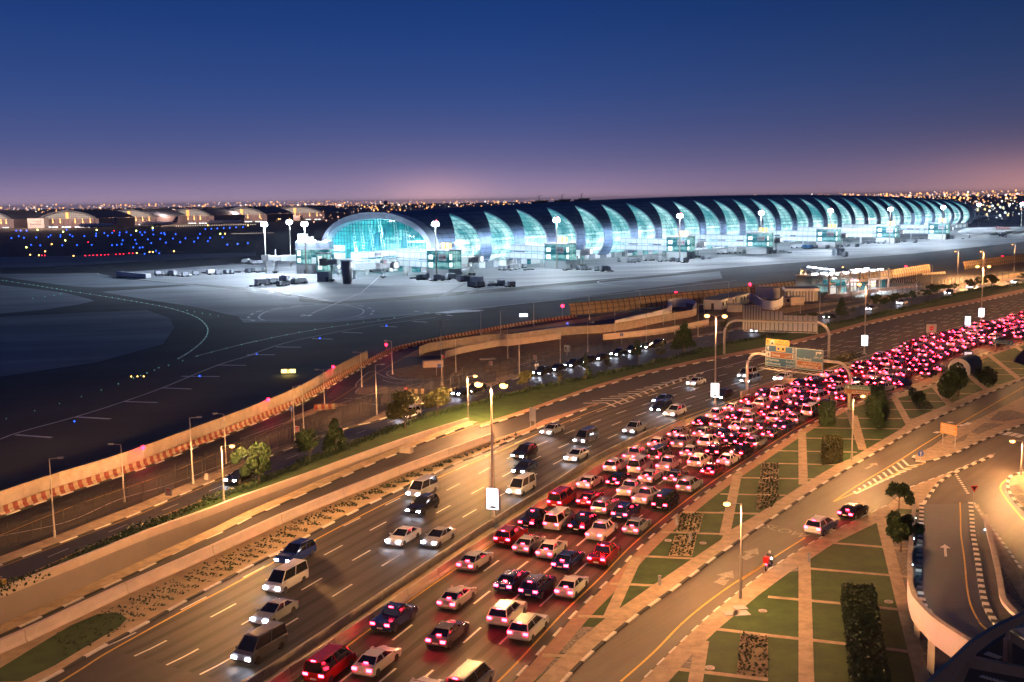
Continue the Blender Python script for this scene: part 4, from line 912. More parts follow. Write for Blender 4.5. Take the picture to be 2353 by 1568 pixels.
# wire fences with Y-shaped posts
pm = MB(); pm.cyl(0, 0, 0, 2.5, .05, 0, 5)
for s in (-1, 1): pm.tube([(0, 0, 2.5), (s*.42, 0, 3.0)], .035, 0, 4)
post0 = pm.build('post', 'steel_wire'); post0_me = post0.data; bpy.data.objects.remove(post0)
def fence(label, pts, sp=3.0, mesh=True):
    P = resample(smooth([G(*p) for p in pts], 5), sp); r = thing('wire_fence', label, 'fence', (0, 0, 0), 0, 'wire fences with Y-shaped posts')
    for i, p in enumerate(P[:100]):
        d = P[min(i+1, len(P)-1)]-P[max(i-1, 0)]; o = bpy.data.objects.new('post', post0_me); COL.objects.link(o); o.parent = r; o.location = p; o.rotation_euler = (0, 0, math.atan2(d.y, d.x)+math.pi/2)
    P = P[:100]; m_ = MB()
    for z, r_ in ((.15, .02), (1.2, .016), (2.4, .025)): m_.tube([p+Vector((0, 0, z)) for p in P], r_, 0, 4)
    for s in (-1, 1):
        for z, k in ((2.7, .18), (2.95, .38)): m_.tube([p+Vector((0, 0, z)) for p in offset(P, s*k)], .012, 0, 3)
    m_.build('wire', 'steel_wire', r)
    m_ = MB()
    for a_, b_ in zip(P, P[1:]): m_.add([a_+Vector((0, 0, .1)), b_+Vector((0, 0, .1)), b_+Vector((0, 0, 2.4)), a_+Vector((0, 0, 2.4))], [(0, 1, 2, 3)])
    m_.build('chain_link', 'chain_link', r)
M, n_, l_, b_ = new_mat('chain_link'); b_.inputs['Base Color'].default_value = (.10, .08, .06, 1); tr = n_.new('ShaderNodeBsdfTransparent'); mx = n_.new('ShaderNodeMixShader'); mx.inputs[0].default_value = .86
l_.new(b_.outputs[0], mx.inputs[1]); l_.new(tr.outputs[0], mx.inputs[2]); l_.new(mx.outputs[0], n_['Material Output'].inputs[0])
F1 = [(-120, 1315), (24, 1260), (192, 1203), (300, 1165), (410, 1122), (500, 1088), (580, 1058), (671, 1022), (738, 997), (797, 973), (876, 944)]
fence('front wire fence along the pavement, near left stretch', F1, 3.0)
fence('inner wire fence one step behind the front one, near left stretch', [(-100, 1290), (73, 1236), (207, 1188), (312, 1148), (417, 1107), (520, 1070), (600, 1037), (690, 1000), (790, 962), (870, 932)], 3.0)
fence('wire fence behind the parked black cars', [(876, 944), (960, 918), (1040, 896), (1103, 876), (1166, 866), (1223, 854), (1288, 837), (1385, 814), (1478, 797)], 3.2)
fence('inner wire fence by the road fork', [(870, 932), (960, 902), (1040, 882), (1120, 862), (1223, 842), (1288, 826)], 3.2)
fence('wire fence behind the tall conifer and the sign gantry', [(1478, 797), (1578, 779), (1691, 754), (1802, 724), (1870, 717)], 3.4)
fence('far wire fence running to the right edge', [(1870, 717), (1951, 701), (2070, 681), (2141, 666), (2219, 651), (2353, 638), (2440, 630)], 4.2)
# barriers of the highway
JP = [(-.3, 0), (-.26, .2), (-.12, .4), (-.09, 1.0), (.09, 1.0), (.12, .4), (.26, .2), (.3, 0)]
def jrow(name, label, pts, seg, prof, m_, group, gap=.03):
    P = resample(pts, seg)
    for i, (a_, b_) in enumerate(zip(P, P[1:])):
        d = (b_-a_).normalized(); m = MB(); wall_run(m, [a_+d*gap, b_-d*gap], prof)
        tag(m.build(name, m_), label, 'barrier', group)
med = GL([(560, 1640), (655, 1568), (845, 1440), (1000, 1332), (1130, 1245), (1258, 1160), (1418, 1060), (1520, 1003), (1600, 962)])
jrow('concrete_barrier', 'pale pink concrete barrier block beside the red-light carriageway', med, 6.0, JP, 'concrete_pale', 'pale median barriers')
med2 = offset(GL([(480, 1640), (630, 1540), (789, 1434), (938, 1333), (1116, 1215), (1260, 1125), (1373, 1055), (1528, 981)]), .35)
jrow('concrete_barrier', 'low thin concrete wall slab in the median beside the oncoming carriageway', med2, 6.0, [(-.1, 0), (-.1, .85), (.1, .85), (.1, 0)], 'concrete', 'thin median wall slabs')
NW = GL(NWB)
jrow('concrete_barrier', 'long pink concrete parapet length between the sunken road and the planted island', NW, 12.0, [(-.45, 0), (-.25, .35), (-.22, 1.05), (.18, 1.05), (.22, .35), (.45, 0)], 'concrete_pale', 'parapet lengths above the sunken road')
# retaining wall of the sunken slip road
r = thing('retaining_wall', 'long smooth retaining wall sinking beside the slip road under a pale coping', 'wall', (0, 0, 0))
tp = smooth(top, 4); bt = smooth(bot, 4); m_ = MB(); m_.add([(p.x, p.y, -.001) for p in tp]+[(q.x, q.y, q.z) for q in bt], [(i+1, i, len(tp)+i, len(tp)+i+1) for i in range(len(tp)-1)]); m_.build('wall_face', mat('wall_plain', (.30, .26, .25), .8, noise=.06, scale=.25), r)
m_ = MB(); wall_run(m_, tp, [(-.3, -.0), (-.3, .62), (.12, .62), (.16, -.25), (.06, -.25), (.05, 0)]); m_.build('coping', 'concrete_pale', r)
nwb_ = [Vector((p.x, p.y, 0)) for p in NWw]; m_ = MB(); m_.add([(p.x, p.y, 0) for p in nwb_]+[tuple(q) for q in nb], [(i, i+1, len(nb)+i+1, len(nb)+i) for i in range(len(nb)-1)]); tag(m_.build('retaining_wall', 'wall_plain'), 'near retaining wall of the sunken slip road under the pink parapet', 'wall')
# ramp walls behind the fence
def lowwall(label, pts, h, m_='concrete_pale', w=.3):
    m = MB(); wall_run(m, smooth([G(*p) for p in pts], 5), [(-w/2, 0), (-w/2, h), (w/2, h), (w/2, 0)]); tag(m.build('low_wall', m_), label, 'wall')
lowwall('curved concrete ramp wall behind the road fork', A6([(1650, 625), (1740, 590), (2000, 545), (2353, 500)])+A7([(300, 500), (740, 440), (1240, 400), (1700, 310), (1950, 265), (1980, 225), (1900, 200)]), 2.2, 'concrete')
lowwall('outer concrete wall of the curling ramp', A6([(1890, 645), (2050, 600), (2353, 540)])+A7([(300, 530), (740, 470)]), 1.6)
lowwall('pale concrete wall behind the blue arrow post', A7([(1130, 480), (1240, 470), (1700, 420), (2100, 340)]), 1.6)
r = thing('ramp_bowl', 'white curled ramp wall lit from inside, left of the lamp', 'ramp wall', (0, 0, 0))
mat('white_wall', (.75, .75, .78), .6)
m = MB(); wall_run(m, smooth([G(*p) for p in A7([(1240, 390), (1480, 330), (1680, 285), (1760, 240), (1730, 190), (1800, 175), (1930, 185), (1985, 215), (1960, 255)])], 6), [(-.15, 0), (-.15, 2.8), (.15, 2.8), (.15, 0)]); m.build('wall', 'white_wall', r)
r = thing('ramp_bowl', 'white curved ramp wall behind the overhead sign, by the portable cabins', 'ramp wall', (0, 0, 0))
m = MB(); wall_run(m, smooth([G(*p) for p in ZR(1760, 640, 4.902, [(560, 560), (640, 600), (720, 650), (850, 665), (930, 640), (965, 600)])], 6), [(-.15, 0), (-.15, 3.0), (.15, 3.0), (.15, 0)]); m.build('wall', 'white_wall', r)
lowwall('concrete parapet beside the highway sign post', A8([(160, 905), (300, 860), (480, 805), (600, 800)]), 1.0)
# ================================================================ SIGNS
mat('sign_green', (.0, .055, .13), .5); mat('sign_brown', (.16, .05, .018), .5); mat('sign_yellow', (.40, .24, .05), .5); mat('sign_white', (.34, .36, .40), .5)
mat('sign_board_brown', (.40, .19, .07), .5); mat('sign_back', (.38, .38, .42), .5, noise=.08, scale=.8); mat('sign_ink', (.02, .02, .02), .6); mat('sign_blue', (.01, .07, .40), .5); mat('sign_red', (.5, .01, .02), .5); mat('sign_darkgreen', (.005, .06, .05), .5)
def ray(x, y): return fw*F+rt*(x-1176.5)-up*(y-784.0)
class Plane:
    """a vertical plane standing on the ground line A-B; local x along it, local z up"""
    def __init__(s, A, B):
        s.A = Vector(A); s.d = (Vector(B)-s.A).normalized(); s.n = Vector((s.d.y, -s.d.x, 0)); s.yaw = math.atan2(s.d.y, s.d.x)
    def __call__(s, x, y):
        r = ray(x, y); k = (s.A-Vector((0, 0, CH))).dot(s.n)/r.dot(s.n); p = Vector((0, 0, CH))+r*k; return ((p-s.A).dot(s.d), p.z)
XF = lambda x, z, y=0.0: Matrix.Translation((x, y, z)) @ Matrix.Rotation(math.pi/2, 4, 'X')
def panel(mb, x0, x1, z0, z1, y=0.0, th=.08, mi=0): mb.box(x0, x1, y-th, y, z0, z1, mi)
# front gantry with the green direction sign
PA, PB = G(1716, 907.6), G(1952, 942); pl = Plane(PA, PB)
gr = thing('overhead_sign', 'big teal and brown overhead direction sign with white words over the red-light carriageway', 'road sign', PA, pl.yaw, None)
W_ = (PB-PA).length; q = [pl(*p) for p in A8([(365, 508), (812, 535), (805, 700), (362, 668), (340, 575), (870, 618), (600, 518)])]
sx0, sx1 = q[0][0], q[1][0]; zt = (q[0][1]+q[1][1])/2; zb = (q[2][1]+q[3][1])/2; zbm = q[4][1]; sxm = q[6][0]
def arch(px, sgn, ztop, rr=2.6):
    pts = [(px, 0, 0), (px, 0, ztop-rr)]
    for i in range(1, 9): t = i/8*math.pi/2; pts.append((px+sgn*rr*(1-math.cos(t)), 0, ztop-rr+rr*math.sin(t)))
    return pts
a = MB(); a.tube(arch(0, 1, zbm)+[(W_-2.6, 0, zbm)]+list(reversed(arch(W_, -1, zbm)))[1:], .26, 0, 10); a.box(-.6, .6, -.6, .6, 0, .15); a.box(W_-.6, W_+.6, -.6, .6, 0, .15); a.build('arch_pole', 'pole_paint', gr, smooth=True)
a = MB(); panel(a, sx0, sxm-.05, zb, zt, -.35, .1, 0); panel(a, sxm+.05, sx1, zb, zt, -.35, .1, 0)
for x0, x1 in ((sx0, sxm-.05), (sxm+.05, sx1)):
    for (u0, u1, v0, v1) in ((x0, x1, zt-.09, zt), (x0, x1, zb, zb+.09), (x0, x0+.09, zb, zt), (x1-.09, x1, zb, zt)): a.box(u0, u1, -.475, -.452, v0, v1, 1)
sp = a.build('sign_panel', ['sign_green', 'sign_white'], gr)
H_ = zt-zb; Wl = sxm-sx0; Wr = sx1-sxm; f0 = -.48
a = MB(); a.box(sx0+.15, sxm-.2, f0+.01, f0+.03, zb+H_*.40, zb+H_*.70, 0); a.box(sxm+.25, sx1-.25, f0+.01, f0+.03, zb+H_*.08, zb+H_*.42, 0)
for (u0, u1, v0, v1) in ((sx0+.15, sxm-.2, zb+H_*.40, zb+H_*.70), (sxm+.25, sx1-.25, zb+H_*.08, zb+H_*.42)):
    for b_ in ((u0, u1, v1-.05, v1), (u0, u1, v0, v0+.05), (u0, u0+.05, v0, v1), (u1-.05, u1, v0, v1)): a.box(b_[0], b_[1], f0-.01, f0+.009, b_[2], b_[3], 1)
a.build('brown_panel', ['sign_brown', 'sign_white'], sp)
t = MB(); s_ = H_*.16
put_text(t, 'Terminal', s_, XF(sx0+Wl*.21, zb+H_*.49, f0-.012), 0, width=Wl*.27, bold=True); put_text(t, 'Al Rashidiya', s_, XF(sx0+.2, zb+H_*.25, f0), 0, width=Wl*.42, bold=True); put_text(t, 'Al Khawaneej', s_, XF(sx0+.2, zb+H_*.08, f0), 0, width=Wl*.47, bold=True)
def AR(s):
    """Arabic letters to their joined shapes, laid out right to left"""
    D = dict(zip('ابتثجحخدذرزسشصضطظعغفقكلمنهويىةء', [0xFE8D, 0xFE8F, 0xFE95, 0xFE99, 0xFE9D, 0xFEA1, 0xFEA5, 0xFEA9, 0xFEAB, 0xFEAD, 0xFEAF, 0xFEB1, 0xFEB5, 0xFEB9, 0xFEBD, 0xFEC1, 0xFEC5, 0xFEC9, 0xFECD, 0xFED1, 0xFED5, 0xFED9, 0xFEDD, 0xFEE1, 0xFEE5, 0xFEE9, 0xFEED, 0xFEF1, 0xFEEF, 0xFE93, 0xFE80]))
    two = set('ادذرزوىةء'); o = []
    for i, c in enumerate(s):
        if c not in D: o.append(c); continue
        pj = i > 0 and s[i-1] in D and s[i-1] not in two; nj = c not in two and i+1 < len(s) and s[i+1] in D and s[i+1] != 'ء'
        o.append(chr(D[c]+(0 if not pj and not nj else 1 if pj and not nj else 2 if nj and not pj else 3)))
    return ''.join(reversed(o))
put_text(t, AR('المبنى'), s_, XF(sx0+Wl*.84, zb+H_*.50, f0-.012), 0, True, width=Wl*.20); put_text(t, AR('الراشدية'), s_, XF(sxm-.25, zb+H_*.25, f0), 0, True, width=Wl*.28); put_text(t, AR('الخوانيج'), s_, XF(sxm-.25, zb+H_*.08, f0), 0, True, width=Wl*.28)
put_text(t, 'Umm Ramool', s_, XF(sxm+.3, zb+H_*.46, f0), 0, width=Wr*.52, bold=True); put_text(t, AR('ام رمول'), s_, XF(sx1-.25, zb+H_*.62, f0), 0, True, width=Wr*.30)
put_text(t, 'Dubai Festival City', s_*.95, XF(sxm+.4, zb+H_*.12, f0-.012), 0, width=Wr*.75, bold=True); put_text(t, AR('دبي فيستيفال سيتي'), s_, XF(sx1-.4, zb+H_*.28, f0-.012), 0, True, width=Wr*.70)
def flat(mb, pts, y, mi=0): mb.add([(p[0], y, p[1]) for p in pts], [tuple(range(len(pts)))], mi)
def upar(mb, x, z, h, y, mi=0): flat(mb, [(x-h*.1, z), (x+h*.1, z), (x+h*.1, z+h*.6), (x+h*.32, z+h*.45), (x+h*.32, z+h*.65), (x, z+h), (x-h*.32, z+h*.65), (x-h*.32, z+h*.45), (x-h*.1, z+h*.6)], y, mi)
upar(t, sx0+.55, zb+H_*.74, H_*.2, f0)
x = sx1-.9; z = zb+H_*.74; h = H_*.18; flat(t, [(x-.35*h-.3, z), (x-.1*h-.3, z), (x-.1*h-.3, z+h*.55), (x+.2, z+h*.55), (x+.2, z+h*.3), (x+.7, z+h*.7), (x+.2, z+h*1.1), (x+.2, z+h*.85), (x-.35*h-.3, z+h*.85)], f0)
t.box(sx0+.25, sx0+Wl*.17, f0-.008, f0+.0, zb+H_*.43, zb+H_*.67, 0); t.box(sxm-.75, sxm-.3, f0-.008, f0, zb+H_*.43, zb+H_*.66, 0); t.box(sxm-.75, sxm-.3, f0-.008, f0+.02, zb+H_*.74, zb+H_*.95, 0); t.box(sx0+Wl*.35, sx0+Wl*.66, f0-.008, f0+.02, zb+H_*.74, zb+H_*.97, 2)
put_text(t, '2', H_*.26, XF(sxm-.68, zb+H_*.455, f0-.02), 1, bold=True)
x = sx0+.25+(Wl*.17-.25)/2; flat(t, [(x-.06, zb+H_*.45), (x+.06, zb+H_*.45), (x+.06, zb+H_*.53), (x+.3, zb+H_*.52), (x+.06, zb+H_*.6), (x, zb+H_*.65), (x-.06, zb+H_*.6), (x-.3, zb+H_*.52), (x-.06, zb+H_*.53)], f0-.02, 1)
for k, mi in ((.43, 3), (.58, 1)): t.ball(sx0+Wl*k, f0-.01, zb+H_*.855, .22, mi, sz=1)
for i in range(3): t.box(sxm-.7+i*.15, sxm-.66+i*.15, f0-.012, f0-.009, zb+H_*.76, zb+H_*.93, 1)
t.box(sxm-.72, sxm-.33, f0-.012, f0-.0095, zb+H_*.84, zb+H_*.86, 1)
t.build('lettering', ['sign_white', 'sign_ink', 'sign_yellow', 'sign_blue'], sp)
qy = [pl(*p) for p in A8([(363, 455), (548, 465)])]; yx0, yx1 = sx0, qy[1][0]; yz1 = (qy[0][1]+qy[1][1])/2
a = MB(); panel(a, yx0, yx1, zt+.03, yz1, -.35, .1); yp = a.build('yellow_panel', 'sign_yellow', gr); hy = yz1-zt
t = MB(); put_text(t, 'Airport Tunnel', hy*.4, XF(yx0+(yx1-yx0)*.42, zt+hy*.14, -.47), 0, width=(yx1-yx0)*.53, bold=True); put_text(t, AR('نفق المطار'), hy*.45, XF(yx1-.15, zt+hy*.56, -.47), 0, True, width=(yx1-yx0)*.45)
upar(t, yx0+.45, zt+hy*.15, hy*.7, -.47); flat(t, [(yx0+1.05, zt+hy*.15), (yx0+1.75, zt+hy*.15), (yx0+1.45, zt+hy*.5), (yx0+1.3, zt+hy*.5)], -.47); t.box(yx0+1.0, yx0+1.8, -.465, -.456, zt+hy*.1, zt+hy*.9, 1); t.build('lettering', ['sign_ink', 'sign_white'], yp)
a = MB(); a.box(sx0-.4, sx1+.2, -1.9, -1.6, zb-.45, zb-.3)
for i in range(9): x = sx0+.3+i*(sx1-sx0-.6)/8; a.box(x-.05, x+.05, -1.9, -.3, zb-.28, zb-.2); a.box(x-.2, x+.2, -2.0, -1.7, zb-.3, zb-.12)
a.build('lamp_catwalk', 'pole_paint', gr)
# rear gantry seen from behind
PA, PB = G(1664, 814), G(1904, 823); pl2 = Plane(PA, PB); W2 = (PB-PA).length
g2 = thing('overhead_sign', 'stepped grey back of an overhead sign on a curved steel pole above the oncoming lanes', 'road sign', PA, pl2.yaw)
qq = [pl2(*p) for p in A4([(172, 1005), (320, 1050), (487, 1075), (757, 1095), (757, 1225), (170, 1180), (400, 1125), (320, 1012)])]
zb2 = (qq[4][1]+qq[5][1])/2; zbm2 = qq[6][1]
a = MB(); a.tube(arch(0, 1, zbm2, 3)+[(W2-3, 0, zbm2-.0)]+list(reversed(arch(W2, -1, zbm2, 3)))[1:], .28, 0, 10); a.build('arch_pole', 'pole_paint', g2, smooth=True)
xs = [qq[0][0], qq[1][0], qq[2][0], qq[3][0]]; zs = [qq[0][1], qq[1][1]+.1, (qq[2][1]+qq[3][1])/2]
a = MB()
for i in range(3): panel(a, xs[i], xs[i+1], zb2, zs[i], .75, .1)
sb = a.build('sign_panel', 'sign_back', g2)
a = MB()
for i, n in enumerate((7, 5, 7)):
    for k in range(n+1): x = xs[i]+(xs[i+1]-xs[i])*k/(n+.01); a.box(x-.07, x+.07, .42, .64, zb2-.1, zs[i]-.02)
a.build('stiffener', 'steel_dark', sb)
a = MB(); a.box(xs[0], xs[3], 1.6, 1.9, zb2-.5, zb2-.35)
for i in range(10): x = xs[0]+.3+i*(xs[3]-xs[0]-.6)/9; a.box(x-.06, x+.06, .5, 2.2, zb2-.34, zb2-.24)
a.build('lamp_catwalk', 'pole_paint', g2)
def post_sign(label, posts, corners, m_, texts=(), two=None, name='road_sign', boxes=(), pole='pole_paint'):
    A, B = G(*posts[0]), G(*posts[-1]) if len(posts) > 1 else G(posts[0][0]+10, posts[0][1]+(.5 if two is None else two))
    p = Plane(A, B); r = thing(name, label, 'road sign', A, p.yaw); c = [p(*k) for k in corners]
    x0 = (c[0][0]+c[3][0])/2; x1 = (c[1][0]+c[2][0])/2; z1 = (c[0][1]+c[1][1])/2; z0 = (c[2][1]+c[3][1])/2
    L2 = (B-A).length if len(posts) > 1 else 0
    for x in ([0, L2] if L2 else [0]): a = MB(); a.cyl(x, .08, 0, z1-.1, .06); a.build('post', pole, r)
    a = MB(); panel(a, x0, x1, z0, z1, -.0, .06, 0)
    for b_ in boxes: a.box(x0+(x1-x0)*b_[0], x0+(x1-x0)*b_[1], -.075, -.061, z0+(z1-z0)*b_[2], z0+(z1-z0)*b_[3], b_[4])
    mm = [m_, 'sign_white', 'sign_brown', 'sign_ink', 'sign_red', 'sign_blue']; s = a.build('sign_panel', mm, r)
    t = MB()
    for (s_, fx, fz, sz, wd, mi, right) in texts: put_text(t, s_, (z1-z0)*sz, XF(x0+(x1-x0)*fx, z0+(z1-z0)*fz, -.085), mi, right, width=(x1-x0)*wd, bold=True)
    if t.v: t.build('lettering', ['sign_white', 'sign_ink', 'sign_red'], s)
    return r, s, (x0, x1, z0, z1)
post_sign('green and brown twin direction sign on posts beside the slim lit lamp', [(1947, 945), (1990.5, 949)], A8([(960, 805), (1168, 828), (1165, 895), (960, 875)]), 'sign_darkgreen', [('Sk Mohammed Bin Zayed Rd', .22, .57, .22, .74, 0, False), (AR('شارع الشيخ محمد بن زايد'), .95, .78, .2, .7, 0, True), ('Dubai Airport Freezone', .3, .06, .18, .6, 0, False), (AR('المنطقة الحرة بمطار دبي'), .95, .27, .2, .62, 0, True)], boxes=[(0, 1, 0, .48, 2), (.06, .09, .55, .9, 1), (.06, .09, .1, .4, 1), (.13, .2, .56, .9, 1)])
post_sign('small teal direction sign on two posts at the right end of the lawns', [(2286, 811), (2318.6, 814)], A4([(2105, 1262), (2268, 1278), (2265, 1308), (2105, 1295)]), 'sign_green', [('Emirates Rd', .2, .12, .35, .55, 0, False), (AR('مستشفى الامارات'), .8, .55, .3, .6, 0, True)], boxes=[(.05, .15, .3, .8, 1), (.9, .93, .15, .7, 1)])
r, s, q = post_sign('white no-entry warning board on two posts on the grass median', [(2132, 781.5), (2146.6, 781)], A4([(1597, 1145), (1675, 1150), (1674, 1215), (1597, 1210)]), 'sign_white')
a = MB(); cx, cz = (q[0]+q[1])/2, q[2]+(q[3]-q[2])*.5; a.add([(cx+.55*math.cos(t*.524), -.09, cz+.55*math.sin(t*.524)) for t in range(12)], [tuple(range(12))], 0); a.box(cx-.35, cx+.35, -.105, -.095, cz-.1, cz+.1, 1); a.build('no_entry_disc', ['sign_red', 'sign_white'], s)
post_sign('brown information board on two posts on the paved traffic island', [(2165, 1023), (2193.4, 1029)], A8([(1708, 1110), (1838, 1120), (1833, 1200), (1708, 1190)]), 'sign_board_brown', [('Metro Station', .1, .75, .14, .8, 0, False), ('Car Park', .15, .55, .13, .65, 0, False), ('Cargo Village', .1, .35, .13, .8, 0, False), ('Airport Road', .2, .15, .13, .6, 0, False)])
post_sign('plain pale notice board on two posts on the tip of the planted island', [(1218.5, 981.7), (1229, 983)], A7([(455, 1095), (515, 1105), (513, 1230), (455, 1220)]), 'sign_back')
post_sign('white arrow board with a black header on a pole by the slip roads', [(1303, 817)], A7([(768, 520), (828, 530), (828, 590), (780, 586)]), 'sign_white', boxes=[(.15, .45, .3, .7, 3)])
post_sign('blue board with a white arrow beside striped posts at the fork', [(1003, 864)], A6([(1818, 700), (1860, 704), (1860, 738), (1818, 735)]), 'sign_blue', boxes=[(.2, .8, .4, .6, 1)])
def disc_sign(label, x, yb, yt, m_, rad=.42, inner='sign_white', tri=False):
    h = hgt(x, yb, yt); r = thing('road_sign', label, 'road sign', G(x, yb), 0)
    a = MB(); a.cyl(0, .05, 0, h, .05); a.build('post', 'pole_paint', r)
    n = 3 if tri else 16; a = MB(); a.prof([(rad*math.cos(2*math.pi*i/n-math.pi/2), h+rad*math.sin(2*math.pi*i/n-math.pi/2)) for i in range(n)], -.05, 0)
    a.prof([(rad*.6*math.cos(2*math.pi*i/n-math.pi/2), h+rad*.6*math.sin(2*math.pi*i/n-math.pi/2)) for i in range(n)] if tri else [(-.07, h-.3), (.07, h-.3), (.07, h+.1), (.2, h+.1), (0, h+.3), (-.2, h+.1), (-.07, h+.1)], -.07, -.055, 1); a.build('sign_face', [m_, inner], r)
disc_sign('round blue arrow sign on the nose of the traffic island', 2115, 1058, 1042, 'sign_blue')
disc_sign('triangular give-way sign at the head of the curved ramp', 2237, 1159.6, 1120, 'sign_red', .5, 'sign_ink', True)
disc_sign('round blue arrow sign by the striped barriers near the fence gap', 670.7, 965.5, 939, 'sign_blue')
disc_sign('round blue sign on a pole before the pale ramp wall', 1428.6, 791.8, 769, 'sign_blue')
disc_sign('triangular give-way sign in front of the checkered blocks', 934, 912, 893, 'sign_red', .45, 'sign_white', True)
disc_sign('round no-entry sign by the ramp wall', 1018, 842, 819, 'sign_red', .4)
for i, (x, yb, w) in enumerate([(389, 1160, .9), (684, 1010, .8), (1128, 852, .8), (1230, 838, .8), (1560, 772, .8)]):
    r = thing('fence_sign', f'small white notice hung on the wire fence, number {i+1} from the left', 'notice', G(x, yb), R(-20), 'white notices on the fence'); a = MB(); a.box(-w/2, w/2, -.04, 0, 1.1, 2.1); a.build('notice_board', 'sign_white', r)
    a = MB(); a.box(-w*.35, w*.35, -.055, -.041, 1.75, 1.95); a.box(-w*.35, w*.2, -.055, -.041, 1.5, 1.6); a.box(-w*.35, w*.3, -.055, -.041, 1.25, 1.35); a.build('print', 'sign_red', r)
r = thing('taxiway_sign', 'glowing yellow-white taxiway sign standing alone on the dark tarmac', 'airfield sign', G(663, 861), R(3)); mat('lit_sign_yellow', (1, .8, .3), .5, emit=(1, .78, .28), es=2.5)
a = MB(); a.box(-1.5, -.25, -.12, .12, .35, 1.15); a.box(.25, 1.5, -.12, .12, .35, 1.15); a.build('lit_panel', 'lit_sign_yellow', r)
a = MB(); a.box(-.24, .24, -.13, .12, .35, 1.15); a.box(-1.5, 1.5, -.1, .1, 1.16, 1.22); a.build('letter_panel', 'sign_ink', r); a = MB(); put_text(a, 'J', .8, XF(-.14, .47, -.14), 0, bold=True); a.build('letter', 'lit_sign_yellow', r)
a = MB(); [a.box(x-.05, x+.05, -.05, .05, 0, .35) for x in (-1.2, 1.2)]; a.build('leg', 'steel_dark', r)
l = bpy.data.lights.new('lamp', 'POINT'); l.color = (1, .65, .1); l.energy = 160; l.shadow_soft_size = .5; o = bpy.data.objects.new('lamp', l); COL.objects.link(o); o.parent = r; o.location = (0, -1, .9)
r = thing('taxiway_sign', 'small white lit taxiway sign beyond the striped barriers', 'airfield sign', G(1203, 730), R(5)); a = MB(); a.box(-1.3, 1.3, -.1, .1, .3, 1.2); a.build('lit_panel', 'panel_lit', r); a = MB(); a.box(-1, -.9, -.05, .05, 0, .3); a.box(.9, 1, -.05, .05, 0, .3); a.build('leg', 'steel_dark', r)
# lit totem, bus shelter and its advert case
r = thing('advert_totem', 'small lit advert totem on the grass median, right of the no-entry board', 'advert totem', G(2223, 756), R(-12)); a = MB(); a.box(-.75, .75, -.15, .15, 1.0, 3.4); q = a.build('case', 'grey_paint', r); a = MB(); a.box(-.68, .68, -.18, -.152, 1.07, 3.33); a.build('screen', 'panel_lit', q); a = MB(); a.box(-.3, .3, -.1, .1, 0, 1); a.build('foot', 'sign_white', r)
bsp = G(*A8([(1850, 735)])[0]); bd = (G(2262, 832)-G(2080, 912)).normalized(); by = math.atan2(bd.y, bd.x)
r = thing('bus_shelter', 'rounded metal bus shelter with a glazed end by the bus bay', 'bus shelter', bsp, by)
n = 10; arc = [(2.1*math.cos(math.pi*i/n), 1.5+1.7*math.sin(math.pi*i/n)) for i in range(n+1)]; arc = [(2.1, 0)]+arc+[(-2.1, 0)]
a = MB(); vs = [(0, y, z) for y, z in arc]+[(8, y, z) for y, z in arc]; k = len(arc); a.add(vs, [(i+1, i, k+i, k+i+1) for i in range(k-1)]); a.build('shell', mat('shelter_metal', (.07, .11, .13), .3, metal=.6), r, smooth=True)
a = MB(); a.add([(0, y, z) for y, z in arc], [tuple(range(k))]); a.add([(8, y, z) for y, z in arc], [tuple(reversed(range(k)))]); a.build('end_wall', mat('shelter_end', (.42, .38, .46), .4), r)
a = MB()
for i in range(9): vs = [(i, y*1.02, z*1.01) for y, z in arc]; a.tube(vs, .06, 0, 4)
a.build('rib', 'steel', r)
a = MB(); a.add([(-.03, .0+.45*math.cos(t*.524), 2.2+.45*math.sin(t*.524)) for t in range(12)], [tuple(reversed(range(12)))]); a.box(-.03, -.01, -1.3, -.2, .3, 1.4, 1); a.box(-.03, -.01, .3, 1.0, .3, 1.3, 1); a.build('end_poster', ['sign_back', 'sign_blue'], r)
r = thing('advert_case', 'white lit poster case in a black frame beside the bus shelter', 'advert case', G(*A8([(1915, 680)])[0]), by-R(60)); a = MB(); a.box(-.9, .9, -.15, .15, .3, 3.6); a.box(-.7, .7, -.1, .1, 0, .3); q = a.build('frame', 'black_plastic', r); a = MB(); a.box(-.72, .72, -.18, -.152, .9, 3.3); a.build('poster', mat('poster_white', (.8, .8, .9), .5, emit=(.7, .66, .9), es=.7), q)
# small concrete things around the slip roads
def block(label, x, y, sx_, sy_, sz_, m_, yaw=0, cat='block', name='concrete_block'):
    a = MB(); a.add([(-sx_/2, -sy_/2, 0), (sx_/2, -sy_/2, 0), (sx_/2, sy_/2, 0), (-sx_/2, sy_/2, 0), (-sx_/2+.06, -sy_/2+.06, sz_), (sx_/2-.06, -sy_/2+.06, sz_), (sx_/2-.06, sy_/2-.06, sz_), (-sx_/2+.06, sy_/2-.06, sz_)], [(3, 2, 1, 0), (4, 5, 6, 7), (0, 1, 5, 4), (1, 2, 6, 5), (2, 3, 7, 6), (3, 0, 4, 7)])
    a.box(-sx_/2+.3, sx_/2-.3, -sy_/2+.3, sy_/2-.3, sz_, sz_+.03)
    return tag(a.build(name, m_, None, False, G(x, y), yaw), label, cat)
block('big cream concrete box on the sand by the ramp wall', 994, 843, 4.4, 2.4, 1.4, 'concrete_pale', R(12)); block('small brown concrete box on the lawn near the olive trees', 934, 1040, 1.8, 1.1, .8, 'concrete', R(-20)); block('low square concrete slab on the sand behind the arrow board', 1120, 826, 3.5, 2, .2, 'concrete', R(10))
block('yellow service box at the lower left edge beside the hedge', 4, 1354, .9, .6, 1.0, 'sign_yellow', R(-20)); block('cream bin at the pavement edge left of the lit lamp', 475, 1102, .5, .5, .8, 'concrete_pale')
